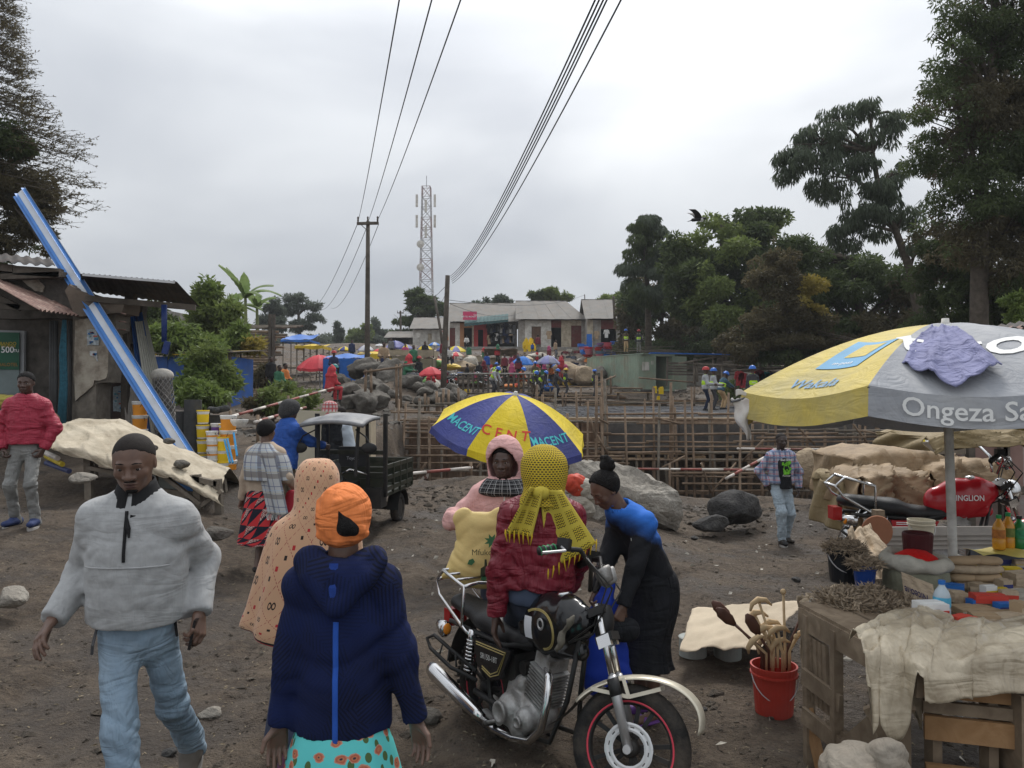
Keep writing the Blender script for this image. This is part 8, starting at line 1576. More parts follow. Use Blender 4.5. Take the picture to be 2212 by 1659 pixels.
for i,(a,b)in enumerate((((480,905,15),(720,838,22)),((550,912,14),(660,880,18)),((600,905,13),(700,903,13.5)))):barrier(a[:2],b[:2],a[2],b[2],('long striped barrier pole climbing the bank behind the buckets','lower striped barrier pole on the bank','brown rail behind the man in blue')[i],10,.03,((.05,0),(.5,0)))
# ================================================================== people
def stripes(t,co,period,w,off=0.):
 f=t.math('FRACT',t.math('ADD',t.math('MULTIPLY',co,1./period),off));return t.math('LESS_THAN',f,w)
def weave(t,strength=.25,sc=400):t.bump(t.noise(sc,2,.6),strength,.004)
def plaid_mat(name,base,layers,kind='UV'):
 t=NT(name);x,y,z=t.sep(t.co(kind));b=z if kind=='Object' else y;c=base
 for axis,period,w,off,col,op in layers:
  m=stripes(t,x if axis==0 else b,period,w,off);c=t.mix(t.math('MULTIPLY',m,op),c,col)
 n=t.noise(6,4,.6);c=t.mix(t.ramp(n,[(.3,0.),(.75,.25)]),c,tuple(q*.6 for q in base));t.col(c);t.set(.92,0,.2);weave(t);return t.mat
SHAWL=plaid_mat('plaid_shawl',(.46,.47,.47),[(0,.17,.22,.1,(.11,.12,.17),.75),(0,.17,.05,.5,(.08,.1,.22),.8),(0,.17,.03,.18,(.3,.45,.65),.8),(1,.21,.24,.05,(.17,.145,.13),.75),(1,.21,.04,.45,(.09,.1,.2),.8),(1,.21,.025,.12,(.42,.38,.24),.9),(1,.21,.025,.25,(.32,.45,.62),.8)])
CHECK=plaid_mat('black_white_check',(.018,.018,.02),[(0,.05,.1,0,(.5,.5,.5),.55),(0,.05,.05,.3,(.4,.4,.4),.5),(1,.05,.12,0,(.5,.5,.5),.55),(1,.05,.05,.3,(.4,.4,.4),.5)])
PSHIRT=plaid_mat('plaid_shirt_cloth',(.42,.44,.52),[(0,.085,.35,0,(.06,.09,.19),.75),(0,.085,.1,.5,(.5,.1,.12),.7),(1,.095,.33,0,(.08,.11,.22),.75),(1,.095,.12,.55,(.5,.12,.14),.7),(1,.095,.05,.8,(.25,.42,.55),.8)],'Object')
def hoodie_mat():
 t=NT('navy_hoodie_knit');v=t.n('ShaderNodeTexVoronoi');v.inputs['Scale'].default_value=9;t.L(t.co(),v.inputs['Vector']);col=t.sep(v.outputs['Color']);x,y,z=t.sep(t.co())
 a=t.math('MULTIPLY',col[0],6.283);u=t.math('ADD',t.math('MULTIPLY',x,t.math('COSINE',a)),t.math('MULTIPLY',z,t.math('SINE',a)));s=stripes(t,u,.013,.45)
 base=t.mix(t.math('MULTIPLY',s,t.ramp(col[1],[(.15,.25),(.8,1.)])),(.01,.015,.052),(.008,.01,.02));n=t.noise(3,3,.5);base=t.mix(t.ramp(n,[(.4,0.),(.8,.6)]),base,(.014,.028,.12));t.col(base);t.set(.95,0,.15);t.bump(u,0.,.01);weave(t,.35,260);return t.mat
HOOD=hoodie_mat();HOODB=mat('royal_blue_knit',(.018,.05,.24),.95,.15,40,.4,260)
def monogram():
 t=NT('beige_monogram_cloth');uv=t.co('UV');x,y,z=t.sep(uv);base=(.56,.335,.205);u=t.math('ADD',x,y);v=t.math('SUBTRACT',x,y);P=.125
 fu,fv=t.math('FRACT',t.math('MULTIPLY',u,1/P)),t.math('FRACT',t.math('MULTIPLY',v,1/P));dash=stripes(t,t.math('ADD',x,t.math('MULTIPLY',y,.3)),.012,.55)
 ln=t.math('MAXIMUM',t.math('LESS_THAN',fu,.035),t.math('LESS_THAN',fv,.035));c=t.mix(t.math('MULTIPLY',t.math('MULTIPLY',ln,dash),.85),base,(.3,.045,.05))
 cu,cv=t.math('SUBTRACT',fu,.5),t.math('SUBTRACT',fv,.5);px,py=t.math('ADD',cu,cv),t.math('SUBTRACT',cu,cv)
 def ring(ox,oy):
  d=t.math('SQRT',t.math('ADD',t.math('POWER',t.math('SUBTRACT',px,ox),2),t.math('POWER',t.math('MULTIPLY',t.math('SUBTRACT',py,oy),.75),2)));return t.math('LESS_THAN',t.math('ABSOLUTE',t.math('SUBTRACT',d,.12)),.035)
 par=t.math('LESS_THAN',t.math('FRACT',t.math('MULTIPLY',t.math('FLOOR',t.math('MULTIPLY',u,1/P)),.5)),.25);m=t.math('MULTIPLY',t.math('MAXIMUM',ring(-.15,0),ring(.15,0)),par);c=t.mix(m,c,(.035,.025,.022))
 dm=t.math('MULTIPLY',t.math('LESS_THAN',t.math('ADD',t.math('ABSOLUTE',cu),t.math('ABSOLUTE',t.math('ADD',cv,.3))),.12),t.math('SUBTRACT',1.,par));c=t.mix(dm,c,(.42,.03,.035));dm2=t.math('MULTIPLY',t.math('LESS_THAN',t.math('ADD',t.math('ABSOLUTE',cu),t.math('ABSOLUTE',t.math('SUBTRACT',cv,.22))),.11),t.math('SUBTRACT',1.,par));c=t.mix(dm2,c,(.03,.022,.02))
 bd=t.math('MULTIPLY',t.math('GREATER_THAN',y,1.02),t.math('LESS_THAN',y,1.075));bd2=t.math('MULTIPLY',t.math('GREATER_THAN',y,1.045),t.math('LESS_THAN',y,1.06));c=t.mix(bd,c,(.02,.015,.015));c=t.mix(bd2,c,(.45,.03,.03));t.col(c);t.set(.95,0,.15,.2);weave(t,.2);return t.mat
MONO=monogram()
def skirt_geo():
 t=NT('red_triangle_print');x,y,z=t.sep(t.co('UV'));P=.11;u=t.math('MULTIPLY',x,1/P);v=t.math('MULTIPLY',y,1/P);fu=t.math('FRACT',t.math('ADD',u,t.math('MULTIPLY',v,.5)));fv=t.math('FRACT',v);tri=t.math('GREATER_THAN',t.math('ADD',fu,fv),1.08);tri2=t.math('LESS_THAN',t.math('ADD',fu,fv),.8);cell=t.math('FRACT',t.math('MULTIPLY',t.math('ADD',t.math('FLOOR',v),t.math('FLOOR',t.math('ADD',u,t.math('MULTIPLY',v,.5)))),.5));n=t.noise(90,3,.6,t.co('UV'))
 spk=t.ramp(n,[(.48,(.5,.38,.34)),(.52,(.16,.03,.03))]);c=t.mix(tri,(.012,.013,.024),(.48,.03,.035));c=t.mix(t.math('MULTIPLY',tri2,t.math('GREATER_THAN',cell,.25)),c,spk);t.col(c);t.set(.8,0,.25);return t.mat
def floral():
 t=NT('turquoise_floral');vec=t.mapping((1,1,1),kind='UV');v=t.n('ShaderNodeTexVoronoi',voronoi_dimensions='2D');v.inputs['Scale'].default_value=9.5;v.inputs['Randomness'].default_value=.8;t.L(vec,v.inputs['Vector']);d=v.outputs['Distance'];col=t.sep(v.outputs['Color'])
 pet=t.noise(34,2,.5,vec);d2=t.math('ADD',d,t.math('MULTIPLY',t.math('SUBTRACT',pet,.5),.22));fl=t.ramp(d2,[(.03,(.03,.03,.05)),(.07,(.5,.2,.1)),(.16,(.4,.09,.05)),(.24,(.52,.25,.17))]);on=t.math('LESS_THAN',d2,.27);sel=t.math('GREATER_THAN',col[0],.32)
 v2=t.n('ShaderNodeTexVoronoi',voronoi_dimensions='2D');v2 .inputs['Scale'].default_value=17;t.L(t.mapping((1,.55,1),(0,0,.7),kind='UV'),v2 .inputs['Vector']);lf=t.math('MULTIPLY',t.math('LESS_THAN',v2 .outputs['Distance'],.26),t.math('GREATER_THAN',t.sep(v2 .outputs['Color'])[1],.45))
 c=t.mix(lf,(.11,.56,.55),(.075,.13,.045));c=t.mix(t.math('MULTIPLY',on,sel),c,fl);t.col(c);t.set(.75,0,.3);return t.mat
def keff():
 t=NT('yellow_keffiyeh');x,y,z=t.sep(t.co('UV'));P=.02;u,v=t.math('MULTIPLY',x,1/P),t.math('MULTIPLY',y,1/(P*.62));fu=t.math('SUBTRACT',t.math('FRACT',t.math('ADD',u,t.math('MULTIPLY',t.math('FLOOR',v),.5))),.5);fv=t.math('SUBTRACT',t.math('FRACT',v),.5)
 m=t.math('LESS_THAN',t.math('MAXIMUM',t.math('ABSOLUTE',fu),t.math('ABSOLUTE',fv)),.3);t.col(t.mix(m,(.52,.38,.035),(.05,.042,.02)));t.set(.9,0,.2);weave(t);return t.mat
def keff2():
 t=NT('yellow_keffiyeh_border');x,y,z=t.sep(t.co('UV'));zig=t.math('ADD',y,t.math('MULTIPLY',t.math('ABSOLUTE',t.math('SUBTRACT',t.math('FRACT',t.math('MULTIPLY',x,45)),.5)),.016));m=stripes(t,zig,.014,.42);gx=stripes(t,x,.1,.3);gy=stripes(t,y,.1,.25);g=t.math('MAXIMUM',gx,gy);c=t.mix(m,(.52,.4,.045),(.06,.05,.02));c=t.mix(g,c,(.5,.4,.06));t.col(c);t.set(.9,0,.2);weave(t);return t.mat
FLEECE=mat('grey_fleece',(.36,.365,.365),.97,.12,26,.8,190,spec=.1,sheen=.1,fold=.26);JEANL=mat('light_jeans',(.22,.3,.38),.9,.28,3.2,.4,240,fold=.6,dirt=.2,dirtc=(.3,.37,.43),dscale=3);JEANP=mat('pale_jeans',(.34,.41,.46),.9,.2,4,.3,200,fold=.7);JEANG=mat('grey_jeans',(.22,.22,.21),.9,.3,4,.3,200,fold=.7);DENIM=mat('dark_denim',(.025,.03,.045),.9,.25,6,.3,200);PUFFR=mat('maroon_puffer',(.17,.012,.024),.5,.18,7,.2,60,spec=.35,fold=.9);PUFFC=mat('crimson_puffer',(.34,.028,.055),.55,.15,7,.2,60,fold=.7);PINK=mat('pink_hoodie',(.62,.36,.34),.95,.07,14,.4,200,fold=.5);ORG=mat('orange_headcloth',(.72,.21,.06),.85,.07,10,.3,150,fold=.6);BLKC=mat('black_cloth',(.014,.015,.018),.9,.3,12,.4,160,fold=.6);BLUC=mat('blue_sweater',(.026,.085,.33),.9,.15,10,.3,120,fold=.6);BEIC=mat('beige_sweater',(.42,.33,.25),.95,.1,18,.4,160);VEST=mat('hi_vis_vest',(.5,.78,.04),.7,.08,8);REFL=mat('vest_reflective',(.62,.64,.62),.4,.05);HELB=mat('blue_helmet',(.03,.14,.52),.3,.05);HELY=mat('yellow_helmet',(.65,.42,.02),.3,.05);HELR=mat('red_cap',(.42,.05,.05),.6,.1);HELO=mat('orange_helmet',(.65,.16,.03),.3,.05);BRNC=mat('brown_work_cloth',(.1,.075,.05),.9,.25,8);SHOEB=mat('black_shoe',(.015,.015,.016),.5,.3,12,dirt=.3);SHOEN=mat('navy_canvas_shoe',(.03,.045,.12),.8,.2,14);SHOEG=mat('grey_trainer',(.14,.13,.12),.85,.2,14,dirt=.3)
def chg(parent,name,nu,nv,f,m,uv=None,th=.006):
 mb=MB();mb.grid(nu,nv,f,uvfn=uv);o=mb.bd(name,m,parent,True)
 if th:md=o.modifiers.new('s','SOLIDIFY');md.thickness=th;md.offset=0
 return o
J=person('man in grey quarter-zip pullover and light jeans walking towards the camera, looking down',-1.66,3.42,.1,H=1.77,det='hi',sk='m',bulk=1.02,belly=.022,hair='crop',lean=(.02,.05),head=(.3,.1,-.03),hands=((.265,0.,.96),(-.3,-.12,.98)),poles=((.08,1,-.1),(-.12,1,-.1)),feet=((.1,.46,.19),(.085,-.3,.09)),toes=((.05,-1,-.75),(0,-1,.15)),kneep=((.1,-1,.1),(0,-1,0)),curl=(.75,.38),palm=((-.7,.6,.1),(.6,.8,0)),thumb=(.3,.1),top=dict(mat=FLEECE,ease=.03,hem=.008,sleeve=(.041,.029),cuff=True,amp=.004,neck=.05,name='pullover',fr=1.15),bottom=dict(mat=JEANL,r=(.044,.037,.035),ext=.06,amp=.0045),shoes=SHOEG,seed=3)
o=J['obj'];N,sp,S,bk=J['N'],J['sp'],J['S'],J['back'];u,hc,Rh=J['u'],J['hc'],J['Rh']
BLKF=mat('black_fleece_trim',(.014,.014,.015),.9,.2,20)
for s in(1,-1):
 chg(o,'collar',16,6,lambda a,b:N+sp*(.085-.1*b)+Vc((s*math.sin(lerp(.12,PI,a))*(.07+.042*b),-math.cos(lerp(.12,PI,a))*(.072+.04*b)-.012,-.045*(1-a)**2-.02*b*(1-a))),BLKF)
chg(o,'undershirt',16,3,lambda a,b:N+sp*(.035-.05*b)+Vc((math.cos(2*PI*a)*.072,math.sin(2*PI*a)*.072-.005,0)),mat('grey_undershirt',(.5,.5,.49),.9))
def trim(J,name,pts,r,m,back=False,flat=1.):
 T=J['top'];return MB().tube([Vc((x_,front_y(T,x_,z_,back)+(.001 if back else-.001),z_))for x_,z_ in pts],r,6,flat=flat,up=(0,1,0)).bd(name,m,J['obj'])
zt=N.z-.05;x0=N.x;trim(J,'zip',[(x0,zt-.035*i)for i in range(7)],.007,BLKF);trim(J,'seam',[(x0-.17+.034*i,zt-.235)for i in range(11)],.0035,FLEECE);trim(J,'zip_pull',[(x0+.004,zt-.03),(x0+.012,zt-.07),(x0+.018,zt-.11)],[.004,.01,.004],BLKF)
MB().sphere(hc+Rh@Vc((0,-.315*u,-.4*u)),(.105*u,.055*u,.055*u),12,8,R=Rh).bd('goatee',HAIR,o,True);MB().tube([hc+Rh@Vc((x_*u,y_*u,z_*u))for x_,y_,z_ in((-.12,-.335,-.235),(-.06,-.375,-.212),(0,-.388,-.207),(.06,-.375,-.212),(.12,-.335,-.235))],[.006*u,.014*u,.013*u,.014*u,.006*u],6).bd('moustache',HAIR,o,True)
w,d_,n_=J['hand1'];q=MB().box((0,0,0),(.012,.07,.13)).bd('phone',BLKP,loc=o.matrix_basis@(w+d_*.1+n_*.028));q.rotation_euler=(0,.2,.1);tag(q,'black mobile phone held in the left hand of the man in grey','phone')
MB().tube([J['P']+Vc((-.13,-.1,0.)),J['P']+Vc((-.135,-.125,-.06)),J['P']+Vc((-.14,-.12,-.1))],.006,6).bd('keys',STEEL,o);MB().tube([J['P']+Vc((.165,-.03,.06)),J['P']+Vc((.18,-.03,-.06))],.006,6).bd('drawstring',BLKF,o)
J=person('woman in dark blue hoodie, orange head cloth and turquoise floral skirt, seen from behind',-.63,2.88,PI+.02,H=1.61,det='hi',sk='m',bulk=.9,hair='short',noface=True,head=(.04,0,0),hands=((.25,.02,.61),(-.29,.02,.7)),poles=((.4,1,0),(-.4,1,0)),curl=(.4,.35),palm=((-.4,.9,0),(.4,.9,0)),feet=((.1,.02,.08),(-.1,.02,.08)),top=dict(mat=HOOD,ease=.03,hem=-.065,flare=.02,sleeve=(.036,.027),amp=.0045,neck=.046,name='hoodie',cuff=True,fr=.8),shoes=SHOEB,seed=5)
o=J['obj'];P,N,sp,hc,u,bk=J['P'],J['N'],J['sp'],J['hc'],J['u'],J['back']
fn=loft([((0,.01,P.z-.06),.14,.105,0,.2),((0,.01,P.z-.16),.185,.145,0,.4),((0,.01,P.z-.35),.225,.185,0,.8),((0,.01,P.z-.66),.27,.23,0,1.2)],fold=.07,nf=8,seed=1.2);chg(o,'skirt',90,26,fn,floral(),lambda a,b:(a*1.45,b*.75),.004)
trim(J,'back_stripe',[(0,P.z-.125+.04*i)for i in range(12)],.01,mat('bright_blue_tape',(.02,.09,.42),.8),True,.5)
link('hood',sdfm('hood',[cap(N+bk*.055+Vc((-.115,-.01,.005)),N+bk*.125+Vc((0,0,-.04)),.042,.052,.05),cap(N+bk*.055+Vc((.115,-.01,.005)),N+bk*.125+Vc((0,0,-.04)),.042,.052,.05),cap(N+bk*.1+Vc((-.09,0,-.045)),N+bk*.15+Vc((0,0,-.13)),.045,.03,.06),cap(N+bk*.1+Vc((.09,0,-.045)),N+bk*.15+Vc((0,0,-.13)),.045,.03,.06),cap(N+Vc((-.11,-.05,0.)),N+bk*.055+Vc((-.115,-.01,.005)),.04,.042,.04),cap(N+Vc((.11,-.05,0.)),N+bk*.055+Vc((.115,-.01,.005)),.04,.042,.04)],.009,HOOD,4,.007,fr=1.),o);MB().tube([N+bk*.168+Vc((0,0,.02)),N+bk*.187+Vc((0,0,-.06)),N+bk*.185+Vc((0,0,-.13))],[.016,.016,.014],6,flat=.4,up=(0,1,0)).bd('hood_stripe',HOODB,o)
link('head_cloth',sdfm('head_cloth',[ell(hc+Vc((0,.012,.03)),(.1,.116,.106),k=.02),ell(hc+Vc((0,.045,-.03)),(.086,.078,.07),k=.05),cap(hc+Vc((.004,.108,.075)),hc+Vc((-.078,.088,-.03)),.011,.015,.012),cap(hc+Vc((.004,.112,.075)),hc+Vc((.028,.112,-.045)),.01,.014,.012),cap(hc+Vc((-.085,.06,-.045)),hc+Vc((0.,.108,-.062)),.016,.018,.012),cap(hc+Vc((0.,.108,-.062)),hc+Vc((.075,.08,-.05)),.018,.014,.015),cap(hc+Vc((.09,.045,.07)),hc+Vc((.06,.105,-.02)),.006,.006,.02),cap(hc+Vc((.05,.07,.11)),hc+Vc((.07,.095,.02)),.005,.005,.02)],.005,ORG,7,.003,fr=.9),o)
link('hair',sdfm('hair',[cap(hc+Vc((0,.122,.05)),hc+Vc((-.024,.108,-.012)),.008,.036,.01),cap(hc+Vc((-.024,.108,-.012)),hc+Vc((-.046,.096,-.022)),.036,.03,.01)],.005,HAIR),o)
w=o.matrix_basis@(J['hand1'][0]+Vc((0,0,-.22)));tag(link('shopping_bag',sdfm('shopping_bag',[cap((0,0,-.16),(0,0,.1),.13,.09,.05,((0,1,0),.5))],.012,mat('blue_print_bag',(.03,.05,.1),.8,.6,14,dirt=.4,dirtc=(.35,.03,.06),dscale=7),3,.008),None,w+Vc((.06,.06,-.08))),'dark blue patterned cloth bag beside the woman in the navy hoodie','bag')
J=person('woman wrapped in a beige monogram shawl walking away, mostly hidden by the woman in navy',-1.05,4.15,PI+.1,H=1.56,det='mid',sk='m',hair=None,noface=True,top=dict(mat=BLKC,ease=.02),shoes=SHOEB,hands=((.2,-.2,.85),(-.2,-.2,.85)),seed=8)
o=J['obj'];hc,N=J['hc'],J['N'];P=J['P']
fn=loft([(hc+Vc((0,.01,.128)),.012,.012,0,0),(hc+Vc((0,.01,.118)),.07,.075,0,0),(hc+Vc((0,.015,.05)),.112,.122,0,.2),(hc+Vc((0,.03,-.06)),.115,.122,0,.3),(N+Vc((0,.03,0.)),.125,.12,0,.4),(N+Vc((0,.02,-.09)),.225,.145,0,.5),(P+Vc((.02,.02,.22)),.265,.18,0,.8),(P+Vc((.05,.03,.02)),.285,.19,0,1.2),(P+Vc((.07,.04,-.1)),.29,.2,0,1.6),(P+Vc((.08,.04,-.17)),.285,.2,0,1.8)],fold=.08,nf=7,seed=2)
chg(o,'shawl',80,60,lambda a,b:fn(a,b)-Vc((0,0,max(0,b-.8)*.9*(math.cos(2*PI*a)*-.5+.1))),MONO,lambda a,b:(a*1.5,b*1.06),.006);fn2=loft([((0,.01,P.z),.18,.15,0,.2),((0,.01,P.z-.4),.22,.19,0,.7),((0,.01,P.z-.72),.26,.22,0,1)],fold=.06,nf=8,seed=2);chg(o,'skirt',60,14,fn2,mat('dark_print_skirt',(.05,.06,.1),.9,.5,12),None,.004)
J=person('woman with short black hair in a grey plaid shawl and red triangle skirt walking away',-2.64,8.25,PI-.25,H=1.6,det='mid',sk='m',bulk=1.12,hair='afro',noface=False,hands=((.3,.02,.66),(-.24,-.18,.9)),feet=((.07,.04,.07),(-.08,.1,.16)),toes=((0,-1,0),(0,-1,-.8)),bare_legs=True,top=dict(mat=BEIC,ease=.03,hem=0.,sleeve=(.036,.028),name='sweater'),seed=6,curl=(.9,.4))
o=J['obj'];P,N=J['P'],J['N']
chg(o,'skirt',70,16,loft([((0,.01,P.z+.04),.175,.15,0,.2),((0,.01,P.z-.12),.215,.18,0,.6),((0,.01,P.z-.42),.27,.22,0,1.1),((0,.01,P.z-.53),.29,.24,0,1.3)],fold=.07,nf=9,seed=.5),skirt_geo(),lambda a,b:(a*1.4,b*.6),.005)
chg(o,'shawl',70,36,loft([(N+Vc((0,0.,.03)),.085,.085,0,.1),(N+Vc((0,.01,-.03)),.16,.125,0,.2),(N+Vc((-.01,.01,-.1)),.235,.155,0,.3),(N+Vc((-.03,.01,-.22)),.265,.19,0,.5),(N+Vc((-.05,.01,-.36)),.275,.195,0,.8)],fold=.045,nf=6,seed=3),SHAWL,lambda a,b:(a*1.3,b*.5),.006)
chg(o,'shawl_end',26,30,lambda a,b:N+Vc((-.1-.17*b+(a-.5)*.26,.185+.03*math.sin(5*a)+.02*b,-.08-.62*b)),SHAWL,lambda a,b:(a*.3,b*.62),.006);fr=MB()
for i in range(26):a=N+Vc((-.27+(i/25-.5)*.26,.21,-.7));fr.tube([a,a+Vc((random.uniform(-.02,.02),0,-.06))],.0025,4)
f_=fr.bd('fringe',REFL,o);f_['kind']='stuff'
for s in(1,-1):A_=J['A'][s];link('shoe',sdfm('shoe',[cap(A_+Vc((0,.03,-.035)),A_+Vc((0,-.12,-.04)),.034,.03,.02)],.012,SHOEB),o)
q=link('handbag',sdfm('handbag',[cap((0,0,-.05),(0,0,.05),.075,.06,.04,((0,1,0),.5))],.012,BLKC),None,o.matrix_basis@(P+Vc((.17,.02,-.08))));tag(q,'small black handbag at the left hip of the plaid shawl woman','bag');q=link('carrier_bag',sdfm('carrier_bag',[cap((0,0,-.14),(0,0,.1),.11,.06,.05,((0,1,0),.5))],.014,mat('red_carrier',(.36,.02,.035),.6,.15,6),2,.01),None,o.matrix_basis@(P+Vc((-.3,-.02,-.12))));tag(q,'crimson carrier bag beside the red triangle skirt','bag')
J=person('man in blue sweater and dark checked hat reaching towards the tricycle',-3.05,10.3,PI-.75,H=1.68,det='mid',hair=None,noface=False,sk='d',lean=(0,.12),hands=((.22,-.1,.85),(-.15,-.52,1.08)),poles=((.5,1,0),(-.6,.4,-.6)),top=dict(mat=BLUC,ease=.05,hem=-.05,sleeve=(.04,.03),name='sweater',amp=.006),bottom=dict(mat=mat('brown_trousers',(.11,.085,.06),.9)),shoes=SHOEB,seed=9,z=gzf(-3.05,10.3)+.03)
hc=J['hc'];link('hat',sdfm('hat',[ell(hc+Vc((0,.01,.05)),(.125,.135,.11),k=.03),cap(hc+Vc((0,.08,-.02)),hc+Vc((0,.02,.02)),.09,.1,.04)],.012,mat('dark_checked_hat',(.05,.05,.05),.95,.5,60),2,.006),J['obj'])
J=person('person in black cloak and red-white head scarf behind the man in blue',-3.02,12.7,PI-.4,H=1.62,det='mid',hair=None,noface=True,top=dict(mat=BLKC,ease=.05,hem=-.1,sleeve=(.04,.034),name='cloak'),shoes=SHOEB,seed=10);o=J['obj'];P,N,hc=J['P'],J['N'],J['hc']
chg(o,'robe',40,12,loft([((0,0,P.z+.1),.2,.17,0,.2),((0,0,P.z-.3),.25,.21,0,.8),((0,0,P.z-.78),.3,.26,0,1)],fold=.07,nf=7),BLKC,None,.005);chg(o,'head_scarf',36,20,loft([(hc+Vc((0,0,.125)),.02,.02,0,0),(hc+Vc((0,0.,.09)),.1,.11,0,.1),(hc,.125,.13,0,.3),(N+Vc((0,.01,.02)),.14,.13,0,.4),(N+Vc((0,.02,-.1)),.23,.17,0,.5)],fold=.06,nf=6),plaid_mat('red_white_scarf',(.5,.46,.44),[(0,.07,.45,0,(.42,.05,.06),.8),(1,.07,.45,0,(.42,.05,.06),.8)]),lambda a,b:(a*.9,b*.45),.005)
J=person('person in pale grey hoodie sitting behind the tricycle canopy',-2.85,13.3,PI+1.3,H=1.6,det='mid',hip=(0,0,.62),feet=((.12,-.42,.07),(-.12,-.42,.07)),hands=((.2,-.3,.75),(-.2,-.3,.75)),hair='crop',top=dict(mat=mat('pale_grey_hoodie',(.38,.43,.48),.9,.1),ease=.04,name='hoodie',collar=.03),bottom=dict(mat=JEANG),shoes=SHOEB,seed=11,lean=(0,.2),z=gzf(-2.85,13.3)+.25)
J=person('young man in crimson padded jacket standing with hands in pockets at the left edge',-5.42,8.6,.12,H=1.71,det='hi',sk='d',hair='short',head=(.12,.1,0),hands=((.21,-.08,.86),(-.21,-.08,.86)),poles=((1,.4,0),(-1,.4,0)),curl=(.9,.9),feet=((.12,-.05,.08),(-.12,.02,.08)),top=dict(mat=PUFFC,ease=.04,hem=.01,quilt=.085,sleeve=(.04,.03),collar=.03,neck=.05,name='padded_jacket',amp=.004),bottom=dict(mat=JEANG,r=(.046,.035,.029),amp=.005,ext=.06),shoes=SHOEN,seed=12)
MB().beam(J['N']+Vc((0,-.095,-.03)),J['P']+J['sp']*.03+Vc((0,-.15,0)),.016,.02).bd('zip',BLKF,J['obj']);chg(J['obj'],'tee_shirt',8,8,lambda a,b:J['N']+Vc(((a-.5)*.09*(1-b*.8),-.085-.03*b,-0.-.13*b)),mat('red_tee',(.34,.06,.07),.9))
J=person('woman in pink hoodie and black check scarf holding a yellow bag',-.05,5.15,-.1,H=1.56,det='hi',sk='d',hair='short',head=(.1,-.12,0),hands=((.25,-.1,.82),(-.19,-.24,1.09)),poles=((.8,.6,-.2),(-.9,.3,-.5)),curl=(.5,1.2),palm=(None,(.3,.3,-.9)),thumb=(.2,.7),top=dict(mat=PINK,ease=.045,hem=-.03,sleeve=(.04,.03),name='hoodie',amp=.005,neck=.052),bottom=dict(mat=DENIM),shoes=SHOEB,seed=13)
o=J['obj'];hc,u,N,Rh,P=J['hc'],J['u'],J['N'],J['Rh'],J['P']
link('hood',sdfm('hood',[ell(hc+Rh@Vc((0,.035,.03)),(.125,.13,.14),k=.03),cap(hc+Rh@Vc((0,.06,-.1)),N+Vc((0,.06,-.02)),.115,.11,.06),ell(hc+Rh@Vc((0,-.12,-.015)),(.088,.14,.125),np.array(Rh),.02,True),ell(hc+Rh@Vc((0,0.,-.02)),(.1,.11,.125),np.array(Rh),.02,True),cap(N+Vc((0,-.14,.05)),N+Vc((0,.02,.06)),.075,.075,.02,sub=True)],.0065,PINK,3,.003),o)
mb=MB()
fn=loft([(N+Vc((0,-.01,.02)),.085,.085,0,.5),(N+Vc((0,-.015,.02)),.12,.115,0,.8),(N+Vc((0,-.025,-.015)),.15,.135,0,1),(N+Vc((0,-.03,-.06)),.17,.145,0,1),(N+Vc((0,-.02,-.085)),.13,.11,0,1)],fold=.09,nf=5,seed=1);chg(o,'scarf',60,20,fn,CHECK,lambda a,b:(a*1.,b*.35),.008);MB().tube([N+Vc((.015,-.135,-.06)),N+Vc((.012,-.155,-.2)),N+Vc((.018,-.16,-.3))],.005,6).bd('drawstring',WHT,o);MB().tube([N+Vc((-.1,-.08,-.05)),P+Vc((-.06,-.16,.16)),P+Vc((0,-.165,.08))],.007,6).bd('bag_strap',mat('maroon_strap',(.08,.02,.03),.8),o)
def yellow_bag():
 c_=D(1032,1185,4.75);root=empty('yellow_bag',c_,0,'full pale yellow printed plastic bag in front of the pink-hooded woman','bag');YB=mat('pale_yellow_plastic',(.66,.5,.2),.5,.08,5,.5,14);w=.165
 link('bag_body',sdfm('bag_body',[cap((-.05,0,-.1),(.1,0,-.1),.12,.13,.06,((0,1,0),.6)),cap((0,0,-.08),(.02,0,.1),.14,.12,.08,((0,1,0),.5)),cap((-.12,0,-.13),(-.2,-.02,-.16),.06,.02,.05),cap((-.06,0,.1),(-.09,0,.19),.07,.06,.05,((0,1,0),.5)),cap((.1,0,.08),(.14,0,.2),.06,.05,.05,((0,1,0),.5))],.0085,YB,5,.01,fr=1.3),root)
 G=mat('green_print',(.05,.16,.07),.7,.2);K=mat('dark_print',(.05,.055,.03),.7,.2);y=lambda x,z:-.088+.25*(x*x)+.02*(z*z>.02)
 def pat(name,pts,m):mb=MB();mb.add([Vc((x,-.098,z))for x,z in pts],[tuple(range(len(pts)))]);mb.bd(name,m,root)
 for k in range(3):
  a=2*PI*k/3+.5;cx,cz=.045+.095*math.cos(a),-.095+.062*math.sin(a);pat('recycling_arrow',[(cx-.022,cz-.012),(cx+.004,cz-.018),(cx+.024,cz+.002),(cx+.012,cz+.022),(cx-.012,cz+.014)],G)
 pat('printed_hand',[(.02,-.15),(.07,-.15),(.078,-.11),(.062,-.09),(.058,-.045),(.046,-.045),(.044,-.085),(.022,-.1)],K);pat('printed_leaf',[(.09+.05*math.cos(2*PI*i/16)*(1 if i%2 else.5),.065+.045*math.sin(2*PI*i/16)*(1 if i%2 else.5))for i in range(16)],G);mb=MB();put_text(mb,'Mfuko',.05,lambda x,z:Vc((.03+x,-.098,-.005+z)));mb.bd('lettering',K,root)
yellow_bag();J8=J
